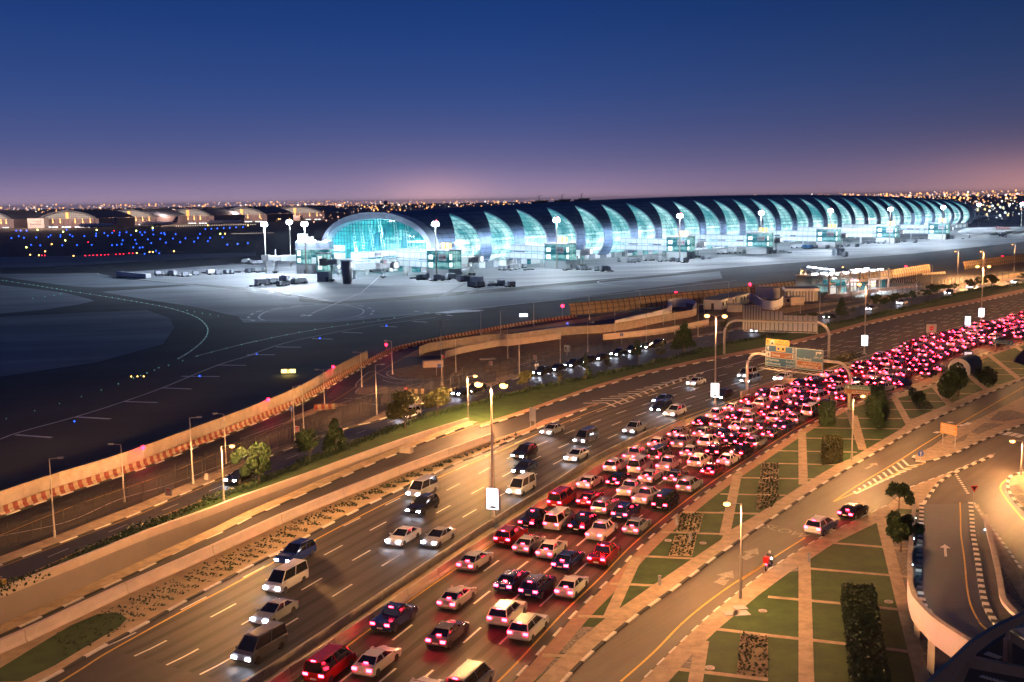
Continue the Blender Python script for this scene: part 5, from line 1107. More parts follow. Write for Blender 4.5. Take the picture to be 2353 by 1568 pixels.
for i, (x, y, yw, n_) in enumerate([(746, 941, 15, 'under the twin-armed lamp'), (953, 905, -5, 'on the small island at the fork'), (1042, 902, 60, 'leaning by the parked cars, left one'), (1078, 893, 60, 'leaning by the parked cars, right one')]):
    a = MB(); d_ = Vector((math.cos(R(yw)), math.sin(R(yw)), 0)); p = G(x, y); wall_run(a, [p+d_*(k*.6-1.8) for k in range(7)], PROF, 0, lambda ii, j: ii % 2); tag(a.build('crash_barrier', ['barrier_red' if i < 1 else 'kerb_black', 'barrier_cream']), 'short checkered concrete barrier '+n_, 'barrier')
random.seed(4)
for (x, y, w) in B6([(1957, 935), (2070, 893), (2045, 943)]) and [(1703, 1411, 1.4), (1680, 1411, 1.3), (1701, 1408, .1)][:2]+[(1700, 1398, 1.2)]:
    a = MB(); a.box(-w/2, w/2, -w*.4, w*.4, .055, .09); tag(a.build('manhole_cover', 'grey_paint', None, False, G(x, y), R(10)), 'dark square cover in the pavement near the slim lamp, one of three', 'manhole cover', 'square covers by the slim lamp')
for i, (x, y) in enumerate(B6([(1435, 268), (1755, 292), (2305, 918), (1820, 1440)])+B5([(1110, 832)])):
    a = MB(); a.cyl(0, 0, .02, .10, .38, 0, 12); a.cyl(0, 0, .10, .14, .25, 1, 10); tag(a.build('inspection_cover', ['concrete_pale', 'grey_paint'], None, False, G(x, y)), 'round pale inspection cover sunk in the lawn grass', 'inspection cover', 'inspection covers in the lawns')
for i, (x, y) in enumerate(B6([(1515, 130), (1638, 285), (1358, 680)])+B4([(688, 1105)])):
    a = MB(); a.box(-.12, .12, -.08, .08, 0, .85); a.box(-.15, .15, -.11, .11, .85, 1.0, 1); tag(a.build('marker_post', ['sign_white', 'grey_paint'], None, False, G(x, y)), 'short white marker post at a lawn edge', 'marker post', 'white marker posts on the lawns')
# ================================================================ TREES, HEDGES, PLANTING
def leafmass(seed, n, shape, leaf=.35, thin=0.0):
    """leaf clumps spread through a crown; shape(rnd) gives a point"""
    rnd = random.Random(seed); m_ = MB()
    for i in range(n):
        p = shape(rnd)
        for _ in range(2):
            s = leaf*rnd.uniform(.5, 1.1); a = Vector((rnd.gauss(0, 1), rnd.gauss(0, 1), rnd.gauss(0, 1))).normalized(); b = a.cross(Vector((rnd.gauss(0, 1), rnd.gauss(0, 1), rnd.gauss(0, 1)))).normalized()
            c = Vector(p)+Vector((rnd.gauss(0, .2), rnd.gauss(0, .2), rnd.gauss(0, .2)))*leaf
            m_.add([c-a*s, c+b*s*.55, c+a*s, c-b*s*.55], [(0, 1, 2, 3)])
    return m_
def crown(kind, seed):
    rr = random.Random(seed)
    if kind == 'cone':
        lob = [(rr.uniform(0, 6.28), t) for t in [i/26 for i in range(26)]]
        def f(r):
            a, t = r.choice(lob); rad = (1-t)**.8*.9+.06; d = rad*r.uniform(.35, 1); a += r.gauss(0, .35); return (d*math.cos(a), d*math.sin(a), .22+t*.8+r.gauss(0, .03)-d*.06)
    elif kind == 'round':
        lob = [(rr.gauss(0, .42), rr.gauss(0, .42), rr.uniform(.35, .92)) for _ in range(16)]
        def f(r):
            c = r.choice(lob); k = .26; v = Vector((r.gauss(0, 1), r.gauss(0, 1), r.gauss(0, 1))).normalized()*k*r.uniform(.5, 1); q = Vector(c)*1.0; s = math.sin(min(1, max(0, (q.z-.2)/.85))*math.pi)**.5; return (q.x*s+v.x, q.y*s+v.y, q.z+v.z*.5)
    elif kind == 'wind':
        lob = [(rr.uniform(-.55, .35), rr.gauss(0, .3), rr.uniform(.35, .95)) for _ in range(18)]
        def f(r):
            c = r.choice(lob); v = (r.gauss(0, .2), r.gauss(0, .11), r.gauss(0, .035)); return (c[0]+v[0], c[1]+v[1], c[2]+v[2]+v[0]*.1)
    else:
        lob = [(rr.gauss(0, .33), rr.gauss(0, .33), rr.uniform(.45, .98)) for _ in range(9)]
        def f(r):
            c = r.choice(lob); return (c[0]+r.gauss(0, .11), c[1]+r.gauss(0, .11), c[2]+r.gauss(0, .05))
    return f
def make_tree(label, kind, seed, h, w, n, m_='leaf', leaf=.3, group=None, loc=(0, 0, 0), rz=0):
    r = thing('conifer_tree' if kind == 'cone' else 'tree', label, 'tree', loc, rz, group); f = crown(kind, seed)
    g = lambda rn: (lambda p: (p[0]*w*.5, p[1]*w*.5, p[2]*h))(f(rn))
    leafmass(seed, n, g, leaf).build('crown', m_, r)
    a = MB(); rn = random.Random(seed); a.tube([(0, 0, -.05), (.05*w*.1, 0, h*.3), (0, 0, h*.75)], h*.028, 0, 7, r1=h*.008)
    for i in range(7): t = rn.uniform(0, 6.28); z = h*rn.uniform(.25, .6); a.tube([(0, 0, z), (w*.16*math.cos(t), w*.16*math.sin(t), z+h*.12), (w*.32*math.cos(t), w*.32*math.sin(t), z+h*.2)], h*.011, 0, 5, r1=h*.003)
    a.build('trunk', 'bark', r); return r
TR = [(596, 1113, 1017, 80, 'round', 2600, 'leaf', 'dense round dark green tree beside the lit lamp on the verge'),
      (713, 1061, 988, 62, 'wind', 1000, 'leaf', 'thin flat-branched tree left of the pointed one on the verge'), (772, 1043, 965, 62, 'cone', 1800, 'leaf', 'dark bushy tree with a pointed top, next to the thin one'),
      (931, 986, 900, 76, 'wind', 1900, 'leaf_olive', 'wind-swept olive green tree lit by the lamps, left of the pair'), (1006, 956, 890, 66, 'wind', 1700, 'leaf_olive', 'wind-swept olive green tree, right of the pair by the parked cars'),
      (1209, 898, 852, 42, 'wind', 700, 'leaf_olive', 'small leaning tree before the queue of black cars'), (1345.5, 872, 812, 28, 'cone', 700, 'leaf', 'slim upright tree in front of the queue of black cars'), (1466, 837, 782, 30, 'round', 600, 'leaf', 'slim dark tree left of the tall conifer, third car from the right'),
      (1519, 828, 789, 30, 'wind', 350, 'leaf_olive', 'low thin tree close to the tall conifer'), (1571.6, 812, 742, 58, 'cone', 2200, 'leaf', 'tall dark conifer standing by the service road'), (1288, 884, 858, 20, 'thin', 120, 'leaf_olive', 'almost bare sapling among the black cars'), (1396, 855, 822, 24, 'thin', 220, 'leaf_olive', 'thin sapling before the moving cars'),
      (1672, 774, 735, 32, 'round', 420, 'leaf_olive', 'tree behind the left leg of the rear sign gantry'), (1758, 752, 737, 26, 'round', 300, 'leaf', 'low bush-like tree under the back of the overhead sign'), (1840, 731, 722, 20, 'round', 220, 'leaf', 'low dark tree right of the rear gantry top, left one'), (1868, 729, 719, 26, 'round', 260, 'leaf', 'low dark tree right of the rear gantry top, right one'),
      (1933.6, 731, 686, 32, 'cone', 1100, 'leaf', 'pointed dark conifer left of the third tall lamp'), (1901, 742, 721, 22, 'thin', 200, 'leaf_olive', 'thin sapling left of the pointed conifer'), (1958, 728, 705, 15, 'thin', 120, 'leaf', 'narrow sapling right of the pointed conifer'), (1990, 712, 696, 20, 'round', 160, 'leaf', 'faint low tree behind the third tall lamp'),
      (2021, 706, 676, 42, 'round', 600, 'leaf', 'first broad tree of the verge row right of the third tall lamp'), (2049, 697, 679, 27, 'round', 400, 'leaf', 'second tree of the verge row'), (2070, 693, 671, 28, 'round', 400, 'leaf', 'third tree of the verge row'), (2098, 690, 668, 26, 'round', 380, 'leaf', 'fourth tree of the verge row'),
      (2126.6, 684, 666, 30, 'round', 420, 'leaf', 'fifth tree of the verge row'), (2150, 677, 653, 34, 'round', 500, 'leaf', 'sixth and darkest tree of the verge row'), (2171, 673, 652, 30, 'round', 440, 'leaf', 'seventh tree of the verge row'), (2192, 669, 652, 18, 'round', 200, 'leaf', 'small eighth tree of the verge row'),
      (2230, 663, 642, 30, 'round', 400, 'leaf_olive', 'lit tree left of the farthest tall lamp'), (2257, 660, 633, 30, 'round', 420, 'leaf', 'tree right beside the farthest tall lamp'), (2278, 657, 632, 32, 'round', 420, 'leaf_olive', 'last lit tree of the row near the right edge'), (2350, 643, 628, 22, 'round', 200, 'leaf_olive', 'tree cut by the right edge'),
      (2065, 1180, 1112, 66, 'thin', 1100, 'leaf', 'airy small-leaved tree at the head of the gravel bed'), (2070, 1270, 1178, 80, 'round', 2600, 'leaf', 'large dark small-leaved tree standing in the gravel bed')]
for i, (x, yb, yt, wpx, kind, n, m_, l_) in enumerate(TR):
    p = G(x, yb); d = (p-Vector((0, 0, CH))).length; h = hgt(x, yb, yt); w = wpx*d/2250
    make_tree(l_, kind, 100+i, h, w, int(n*1.7), m_, max(.14, min(.40, w*.052)), 'trees along the service road verge' if i < 32 else 'trees in the gravel bed', p, 0)
def bush(label, x, y, wpx, hpx, n=700, m_='leaf', name='shrub', sq=.75):
    p = G(x, y); d = (p-Vector((0, 0, CH))).length; w = wpx*d/2500; h = hpx*d/2500; rn = random.Random(int(x)); lob = [(rn.gauss(0, .25), rn.gauss(0, .25), rn.uniform(.2, .75)) for _ in range(9)]
    def g(r): c = r.choice(lob); v = Vector((r.gauss(0, 1), r.gauss(0, 1), r.gauss(0, 1))).normalized()*.26; return ((c[0]+v.x)*w*sq, (c[1]+v.y)*w*sq, max(.02, (c[2]+v.z)*h))
    r = thing(name, label, 'shrub', p, 0, 'dark shrubs on the lawns'); leafmass(int(x*7), n, g, .3).build('foliage', m_, r); a = MB(); a.cyl(0, 0, 0, h*.5, .12); a.cyl(.3, .1, 0, h*.4, .07); a.build('stem', 'bark', r)
bush('big dark tree-like shrub below the bus shelter', 2200, 914, 80, 74, 1800); bush('dark shrub between the lawns and the bus bay', 2013, 962, 48, 52, 1000); bush('round dark shrub behind the green direction sign', 2015, 985, 40, 60, 1000); bush('low dark shrub on the lawn left of the bus shelter', 2108, 922, 34, 30, 500); bush('wide dark shrub at the right end of the lawns', 2262, 885, 56, 36, 800)
def hedge(label, x0, y0, L_h, W_h, H_h, yaw, n, parts=1, seed=1):
    r = thing('clipped_hedge', label, 'hedge', G(x0, y0), yaw); rn = random.Random(seed)
    for k in range(parts):
        l0 = k*(L_h+.5)
        def g(q):
            f = q.random(); u, v, w = q.random(), q.random(), q.random()
            if f < .45: w = 1
            elif f < .65: v = 0
            elif f < .8: v = 1
            elif f < .9: u = 0
            else: u = 1
            return (l0+u*L_h+q.gauss(0, .04), v*W_h+q.gauss(0, .04), w*H_h+q.gauss(0, .04))
        a = leafmass(seed+k, n, g, .2); a.box(l0+.08, l0+L_h-.08, .08, W_h-.08, 0, H_h-.08); a.build('clipped_block', 'leaf_olive' if parts == 1 else 'leaf', r)
def hbox(label, pts, H_h, n, seed, parts=1, m_='leaf'):
    """clipped hedge standing on a quadrilateral on the ground"""
    P = [G(*p) for p in pts]; r = thing('clipped_hedge', label, 'hedge', P[0], 0); a = MB(); o = P[0]
    for k in range(parts):
        def at(u, v): u = (k+u*.93)/parts; return P[0].lerp(P[1], u).lerp(P[3].lerp(P[2], u), v)-o
        def g(q):
            f = q.random(); u, v, w = q.random(), q.random(), q.random()
            if f < .45: w = 1
            elif f < .62: v = 0
            elif f < .8: v = 1
            elif f < .9: u = 0
            else: u = 1
            p = at(u, v); return (p.x+q.gauss(0, .06), p.y+q.gauss(0, .06), w*H_h+q.gauss(0, .07))
        a = leafmass(seed+k, n, g, .24); c = [at(.03, .05), at(.97, .05), at(.97, .95), at(.03, .95)]; ar = sum(c[i].x*c[(i+1) % 4].y-c[(i+1) % 4].x*c[i].y for i in range(4)); c = c if ar > 0 else c[::-1]
        a.prism([(v.x, v.y) for v in c], 0, H_h-.08); a.build('clipped_block', m_, r)
hbox('long tall dark clipped hedge in two blocks at the bottom right lawn', B5([(690, 850), (800, 1800), (1100, 1800), (960, 860)]), 1.8, 3600, 5, 2)
hbox('pair of square clipped hedges on the lawn below the slim lit lamp', A8([(800, 1330), (795, 1440), (940, 1420), (935, 1320)]), 2.2, 900, 15, 2, 'leaf_olive')
hbox('low dark clipped hedge against the highway kerb', A8([(765, 1065), (775, 1140), (885, 1140), (870, 1050)]), 2.4, 700, 25)
hbox('round-shouldered clipped hedge behind the sign posts', A8([(1140, 930), (1140, 1065), (1290, 1065), (1260, 930)]), 2.6, 1100, 35)
# hedge strip along the service road, ground cover and flower rows: nobody could count their plants
SLw = GL(SL); hs = resample(offset(SLw, 1.1), .45); hs = [p for p in hs if -60 < proj(p)[0] < 2400]
def strip_plants(name, label, P, wd, ht_, per, leaf, m_, seed):
    rn = random.Random(seed); a = MB()
    for i, p in enumerate(P):
        d = (P[min(i+1, len(P)-1)]-P[max(0, i-1)]).normalized(); n_ = Vector((d.y, -d.x, 0)); far = p.y > 200
        bulge = .75+.35*math.sin(i*.21)*math.sin(i*.053+1)
        for _ in range(per if not far else per//2):
            c = p+n_*rn.uniform(-wd/2, wd/2)+d*rn.uniform(-.4, .4); c.z = rn.random()**.6*ht_*bulge; s = leaf*rn.uniform(.6, 1.2)*(1.5 if far else 1)
            u = Vector((rn.gauss(0, 1), rn.gauss(0, 1), rn.gauss(0, 1))).normalized(); v = u.cross(Vector((rn.gauss(0, 1), rn.gauss(0, 1), rn.gauss(0, 1)))).normalized()
            a.add([c-u*s, c+v*s*.6, c+u*s, c-v*s*.6], [(0, 1, 2, 3)])
    o = a.build(name, m_); tag(o, label, None, None, 'stuff'); return o
strip_plants('low_hedge_planting', 'low ragged green hedge planting along the service road', hs, 1.6, .9, 16, .22, 'leaf', 1)
def clumps(name, label, quad, nu, nv, m_, seed, size=.28, skip=.1, world=False, leafn=5):
    rn = random.Random(seed); P = [G(*p) for p in quad] if not world else quad; a = MB()
    for i in range(nu):
        for j in range(nv):
            if rn.random() < skip: continue
            u = (i+.5+rn.gauss(0, .08))/nu; v = (j+.5+rn.gauss(0, .05))/nv; c = P[0].lerp(P[1], u).lerp(P[3].lerp(P[2], u), v)
            for _ in range(leafn):
                s = size*rn.uniform(.5, 1.1); q = c+Vector((rn.gauss(0, size*.5), rn.gauss(0, size*.5), abs(rn.gauss(.12, .1)))); x = Vector((rn.gauss(0, 1), rn.gauss(0, 1), rn.gauss(0, .5))).normalized(); y = x.cross(Vector((rn.gauss(0, 1), rn.gauss(0, 1), rn.gauss(0, 1)))).normalized()
                a.add([q-x*s, q+y*s*.6, q+x*s, q-y*s*.6], [(0, 1, 2, 3)])
    return tag(a.build(name, m_), label, None, None, 'stuff')
nw_in = offset(NW, 1.7); k2w = GL(K2); k2in = offset(k2w, -1.0); a = MB(); rn = random.Random(9)
nrow = 9
for i, p in enumerate(resample(nw_in, .85)):
    x_, y_ = proj(p)
    if not (-40 < x_ < 1185): continue
    q = min(k2in, key=lambda v: (v-p).length); L_w = (q-p).length
    if L_w < 1: continue
    for j in range(nrow):
        if rn.random() < .12: continue
        c = p.lerp(q, (j+.5+rn.gauss(0, .07))/nrow)+Vector((rn.gauss(0, .08), rn.gauss(0, .08), 0)); px, py = proj(c)
        if px < 300 and (px-60)/250+(1500-py)/200 < .3+rn.random()*.15 and px < 290: continue
        big = 2.0 if rn.random() < .03 else 1
        for _ in range(4 if big == 1 else 12):
            s = .14*rn.uniform(.6, 1.2); g_ = c+Vector((rn.gauss(0, .11*big), rn.gauss(0, .11*big), .05+abs(rn.gauss(.08, .08))*big)); u = Vector((rn.gauss(0, 1), rn.gauss(0, 1), rn.gauss(0, .4))).normalized(); v = u.cross(Vector((rn.gauss(0, 1), rn.gauss(0, 1), rn.gauss(0, 1)))).normalized()
            a.add([g_-u*s, g_+v*s*.6, g_+u*s, g_-v*s*.6], [(0, 1, 2, 3)])
tag(a.build('island_ground_cover', 'leaf'), 'rows of small dark tufts planted in the sandy island', None, None, 'stuff')
for i, (q, b_) in enumerate([(B6([(1545, 30), (1760, 25), (1720, 190), (1510, 185)]), 'sand'), (B6([(1500, 215), (1700, 215), (1655, 412), (1440, 408)]), 'sand'), (A8([(318, 1425), (455, 1425), (455, 1560), (310, 1560)]), 'soil'), (B4([(300, 470), (455, 475), (450, 575), (290, 575)]), 'soil'), (B4([(290, 590), (470, 592), (400, 680), (280, 705)]), 'soil'), (B6([(2100, 1130), (2353, 1145), (2353, 1540), (2065, 1500)]), 'soil'), (A8([(1500, 950), (1620, 950), (1660, 1003), (1540, 1003)]), 'soil')]):
    poly('planting_bed', q, 4*L_, b_); clumps('bed_planting', 'rows of dark low plants in a bare bed of the lawns', q, 6, 14, 'leaf', 40+i, .17, .14, leafn=6)
hb = random.Random(3); a = MB()   # scrub where the median widens
P = [G(*p) for p in A8([(870, 620), (1000, 575), (1130, 590), (960, 650), (900, 660), (810, 690), (740, 720), (600, 740), (560, 740), (700, 690)])]
for i in range(2600):
    k = hb.randrange(len(P)-1); c = P[k].lerp(P[k+1], hb.random()).lerp(sum(P, Vector())/len(P), hb.random()*.8); c.z = abs(hb.gauss(.25, .35)); s = .22*hb.uniform(.5, 1.3); u = Vector((hb.gauss(0, 1), hb.gauss(0, 1), hb.gauss(0, 1))).normalized(); v = u.cross(Vector((hb.gauss(0, 1), hb.gauss(0, 1), hb.gauss(0, 1)))).normalized(); a.add([c-u*s, c+v*s*.6, c+u*s, c-v*s*.6], [(0, 1, 2, 3)])
tag(a.build('median_scrub', 'leaf_olive'), 'scrubby green planting on the median behind the big road sign', None, None, 'stuff')
# ================================================================ VEHICLES
CARC = {'white': (.62, .62, .62), 'silver': (.36, .37, .39), 'black': (.012, .012, .014), 'grey': (.12, .12, .13), 'red': (.30, .015, .015), 'blue': (.02, .04, .16), 'cream': (.50, .44, .33)}
for k, c in CARC.items(): mat('car_'+k, c, .25, metal=.2 if k in ('silver', 'grey', 'black', 'blue') else 0, spec=.6); MATS['car_'+k].node_tree.nodes['Principled BSDF'].inputs['Coat Weight'].default_value = .6
mat('car_glass', (.01, .012, .015), .06, spec=.9); mat('tyre', (.012, .012, .012), .8); mat('wheel_rim', (.4, .4, .42), .3, metal=.8)
mat('tail_lit', (.5, 0, 0), .3, emit=(1, .013, .035), es=75); mat('head_lit', (1, 1, 1), .2, emit=(.75, .82, 1), es=110); mat('plate', (.7, .7, .7), .5); mat('taxi_red', (.45, .02, .02), .3); mat('head_off', (.5, .5, .55), .15)
def carshape(kind):
    """side outline stations: x, z of belt line body; then cabin outline"""
    if kind == 'sedan': return 4.7, .9, [(-2.35, .42), (-2.33, .82), (-2.2, .97), (-1.55, 1.02), (1.1, .98), (2.0, .86), (2.32, .66), (2.35, .36), (2.2, .24), (-2.2, .26)], [(-1.75, 1.0), (-1.05, 1.42), (.15, 1.46), (1.15, .98)]
    if kind == 'suv': return 4.8, .97, [(-2.4, .5), (-2.4, 1.0), (-2.3, 1.12), (1.0, 1.12), (2.0, 1.02), (2.35, .82), (2.4, .45), (2.25, .32), (-2.25, .34)], [(-2.28, 1.1), (-1.95, 1.68), (.05, 1.74), (1.1, 1.1)]
    if kind == 'van': return 4.9, .95, [(-2.45, .45), (-2.45, 1.1), (1.5, 1.15), (2.3, .95), (2.45, .5), (2.3, .3), (-2.35, .3)], [(-2.44, 1.08), (-2.36, 1.98), (1.0, 2.0), (1.85, 1.08)]
    if kind == 'pickup': return 5.2, .95, [(-2.6, .5), (-2.6, 1.08), (-.7, 1.1), (1.2, 1.1), (2.2, 1.0), (2.55, .8), (2.6, .45), (2.4, .34), (-2.5, .36)], [(-.75, 1.08), (-.6, 1.72), (.55, 1.75), (1.4, 1.08)]
def slab(pts, W, mi, mb_, ins=.07, tops=None):
    """outline with rolled flanks: inner outline full height, outer slightly smaller"""
    cx = sum(p[0] for p in pts)/len(pts); cz = sum(p[1] for p in pts)/len(pts); n = len(pts)
    def sc(k, dz=0): return [(cx+(p[0]-cx)*k, cz+(p[1]-cz)*(k-.02*(k < 1))) for p in pts]
    lay = [(-W, sc(.955)), (-W*.9, pts), (W*.9, pts), (W, sc(.955))]; vs = [(x, y, z) for y, o in lay for x, z in o]; fs = [tuple(range(n)), tuple(range(4*n-1, 3*n-1, -1))]
    for l in range(3): fs += [(l*n+i, (l+1)*n+i, (l+1)*n+(i+1) % n, l*n+(i+1) % n) for i in range(n)]
    mb_.add(vs, fs, mi)
def make_car(kind, colour, tail=True, head=False, taxi=None, lod=0, label='', loc=(0, 0, 0), rz=0, name=None, group=None):
    Ln, W, body, cab = carshape(kind); r = thing(name or ('taxi' if taxi else {'sedan': 'car', 'suv': 'suv', 'van': 'van', 'pickup': 'pickup_truck'}[kind]), label, 'car' if kind != 'van' else 'van', loc, rz, group); cm = 'car_'+colour
    a = MB(); slab(body, W, 0, a)
    rw = W*.78; (x0, z0), (x1, z1), (x2, z2), (x3, z3) = cab
    a.add([(x1-.02, -rw*.93, z1-.05), (x2, -rw*.93, z2-.05), (x2, rw*.93, z2-.05), (x1-.02, rw*.93, z1-.05), (x1+.1, -rw*.8, z1+.02), (x2-.12, -rw*.8, z2+.02), (x2-.12, rw*.8, z2+.02), (x1+.1, rw*.8, z1+.02)], [(4, 5, 6, 7), (0, 1, 5, 4), (1, 2, 6, 5), (2, 3, 7, 6), (3, 0, 4, 7)])
    for s in (-1, 1):   # pillars
        for (xa, za, xb, zb) in ((x0, z0, x1, z1), (x3, z3, x2, z2), ((x0+x3)/2, z0, (x1+x2)/2, (z1+z2)/2)): a.tube([(xa, s*W*.9, za), (xb, s*rw*.93, zb-.03)], .045, 0, 4)
        a.box(.95 if kind != 'van' else 1.5, 1.12 if kind != 'van' else 1.7, s*(W+.02), s*(W+.18), 1.0, 1.13, 0)
    if kind == 'suv':
        for s in (-1, 1): a.tube([(-1.8, s*rw*.85, z1+.07), (0, s*rw*.85, z2+.07)], .03, 1, 4)
    bd = a.build('body', [cm, 'steel_dark'], r, smooth=False)
    a = MB(); a.add([(x0+.02, -W*.86, z0), (x3-.02, -W*.86, z3), (x2, -rw*.92, z2-.04), (x1, -rw*.92, z1-.04), (x0+.02, W*.86, z0), (x3-.02, W*.86, z3), (x2, rw*.92, z2-.04), (x1, rw*.92, z1-.04)], [(0, 1, 2, 3), (7, 6, 5, 4), (1, 5, 6, 2), (4, 0, 3, 7), (3, 2, 6, 7)])
    a.build('window', 'car_glass', r)
    for sx_ in (-1, 1):
        for s in (-1, 1):
            x = sx_*Ln*.31; a = MB(); a.tube([(x, s*(W-.2), .34), (x, s*(W+.02), .34)], .34, 0, 12 if lod == 0 else 8); w_ = a.build('wheel', 'tyre', r)
            if lod == 0: a = MB(); a.tube([(x, s*(W-.05), .34), (x, s*(W+.035), .34)], .21, 0, 10); a.build('rim', 'wheel_rim', w_)
    zt = .82 if kind == 'sedan' else .98
    for s in (-1, 1):
        a = MB(); a.box(-Ln/2-.03, -Ln/2+.12, s*W*.72-.2, s*W*.72+.2, zt-.13, zt+.06); a.build('tail_light', 'tail_lit' if tail else 'taxi_red', r)
        a = MB(); a.box(Ln/2-.22, Ln/2+.02, s*W*.72-.2, s*W*.72+.2, .58, .76); a.build('headlight', 'head_lit' if head else 'head_off', r)
    a = MB(); a.box(-Ln/2-.04, -Ln/2+.0, -.26, .26, .55, .67); a.build('number_plate', 'plate', r)
    if tail: a = MB(); a.box(x1-.05 if kind != 'sedan' else -1.72, x1+.05 if kind != 'sedan' else -1.62, -.18, .18, z1-.02 if kind != 'sedan' else 1.04, z1+.05 if kind != 'sedan' else 1.1); a.build('brake_light', 'tail_lit', r)
    if taxi: a = MB(); a.box(x1+.1, x2-.1, -rw*.75, rw*.75, z2+.0, z2+.03); a.build('roof_panel', 'taxi_red', r); a = MB(); a.box(-.5, -.2, -.25, .25, z2+.03, z2+.16); a.build('roof_sign', 'lit_yellow', r)
    return r
random.seed(21)
kinds = ['sedan', 'sedan', 'suv', 'suv', 'sedan', 'van', 'pickup']; cols = ['white', 'white', 'silver', 'black', 'grey', 'white', 'red', 'blue', 'silver']
PROTO = {}
def car_at(kind, colour, p, yaw, label, tail=True, head=False, taxi=None, group=None):
    k = (kind, colour, tail, head, taxi)
    if k not in PROTO: PROTO[k] = make_car(kind, colour, tail, head, taxi, 1, label, p, yaw, group=group); return PROTO[k]
    return dup(PROTO[k], p, yaw, label, group)
words = {'sedan': 'saloon', 'suv': 'off-roader', 'van': 'van', 'pickup': 'pickup'}
lane_n = ['median lane', 'second lane', 'middle lane', 'fourth lane', 'kerb lane']
ORD = ['first', 'second', 'third', 'fourth', 'fifth', 'sixth', 'seventh', 'eighth', 'ninth', 'tenth', 'eleventh', 'twelfth', 'thirteenth', 'fourteenth', 'fifteenth', 'sixteenth', 'seventeenth', 'eighteenth', 'nineteenth', 'twentieth']
def ordw(n): return ORD[n] if n < 20 else 'number %d' % (n+1)
for ln_ in range(5):
    c = resample(lane((LF[ln_]+LF[ln_+1])/2), .5); i = 4*ln_+2; n = 0
    while i < len(c)-8:
        p = c[i]; x, y = proj(p); d = (c[min(i+6, len(c)-1)]-c[max(0, i-6)]).normalized()
        if x > 2420: break
        if y < 1640 and x > 500:
            if ln_ == 4 and x > 1950 and random.random() < .5: i += 16; continue
            kd, cl = random.choice(kinds), random.choice(cols)
            car_at(kd, cl, p+Vector((0, 0, .06)), math.atan2(d.y, d.x)+random.gauss(0, .01), f'{cl} {words[kd]} with glowing tail lights, {ordw(n)} car from the bottom in the {lane_n[ln_]}', group='cars crawling away in the red-light carriageway'); n += 1
        gap = (5.9 if x > 1500 else 6.6 if x > 1150 else 8.5)+random.uniform(0, 2.2)*(1.0 if x > 1600 else 2.0 if x > 1100 else 4.5)
        i += int(gap*2)
for ln_ in range(4):
    c = resample(offset(base, -.9-3.65*(ln_+.5)), .5); i = 10+13*ln_; n = 0
    while i < len(c)-8:
        p = c[i]; x, y = proj(p); d = (c[min(i+6, len(c)-1)]-c[max(0, i-6)]).normalized()
        if x > 1880: break
        if y < 1620:
            kd, cl = random.choice(kinds), random.choice(cols)
            car_at(kd, cl, p+Vector((0, 0, .05)), math.atan2(-d.y, -d.x), f'{cl} {words[kd]} with white headlights, {ordw(n)} from the bottom in the oncoming {["median lane", "second lane", "third lane", "outer lane"][ln_]}', tail=False, head=True, group='oncoming cars with white headlights'); n += 1
        i += int(random.uniform(15, 34)*2*(1+.2*ln_))
sr = resample(GL(ctr), .5); n = 0; i = 20
while i < len(sr)-10:
    p = offset(sr, -.3)[i]; x, y = proj(p)
    if x > 2330: break
    if x > -30 and not (1010 < x < 1600):
        d = (sr[i+3]-sr[i-3]).normalized(); kd, cl = random.choice(['sedan', 'suv']), random.choice(['white', 'silver', 'black']); car_at(kd, cl, p+offset([p, p+d], 1.2)[0]-p+Vector((0, 0, .06)), math.atan2(-d.y, -d.x), f'{cl} {words[kd]} with white headlights on the service road, {ordw(n)} from the left', tail=False, head=True, group='cars on the service road'); n += 1
    i += int(random.uniform(22, 48)*2)
# black limousines and taxis queueing by the fence
su = GL(SU); 
for n, (x, y) in enumerate([(1048, 908), (1072, 901), (1235, 861), (1268, 852), (1308, 843), (1345, 836), (1378, 828), (1418, 818), (1452, 811), (1488, 802), (1512, 797)]):
    p = G(x, y); q = min(range(len(su)-1), key=lambda k: (su[k]-p).length); d = (su[q+1]-su[q]).normalized(); kd = 'suv' if n % 3 else 'sedan'
    o = su[q]+(p-su[q]).dot(d)*d+Vector((d.y, -d.x, 0))*2.1; o.z = .06
    car_at(kd, 'black', o, math.atan2(-d.y, -d.x), f'black {words[kd]} waiting by the fence with headlights on, {ordw(n)} of the queue from the left', tail=False, head=True, group='black cars queueing along the fence')
# the two cars and the motorcycle on the side road
p, q = G(*B4([(1010, 745)])[0]), G(*B4([(1110, 690)])[0]); d = (q-p); yw2 = math.atan2(d.y, d.x)
sedan = make_car('sedan', 'black', label='black saloon braking at the bend beside the pavement, ahead of the white off-roader', loc=G(1961, 1186)+Vector((0, 0, .04)), rz=yw2)
p, q = G(*B4([(740, 870)])[0]), G(*B4([(860, 800)])[0]); d = (q-p)
suvw = make_car('suv', 'white', label='white off-roader with roof rails and bright brake lights on the side road', loc=G(1887, 1222)+Vector((0, 0, .04)), rz=math.atan2(d.y, d.x))
mp_ = G(1767, 1308); r = thing('motorcycle', 'motorcycle with a maroon delivery box on the side road, behind the white off-roader', 'motorcycle', mp_+Vector((0, 0, .03)), math.atan2(d.y, d.x)+.1)
for x in (-.65, .68):
    a = MB(); pts = [(x+.29*math.cos(t*.45), 0, .3+.29*math.sin(t*.45)) for t in range(15)]; a.tube(pts, .055, 0, 6); w_ = a.build('wheel', 'tyre', r); a = MB(); a.tube([(x, -.04, .3), (x, .04, .3)], .16, 0, 10); a.build('hub', 'wheel_rim', w_)
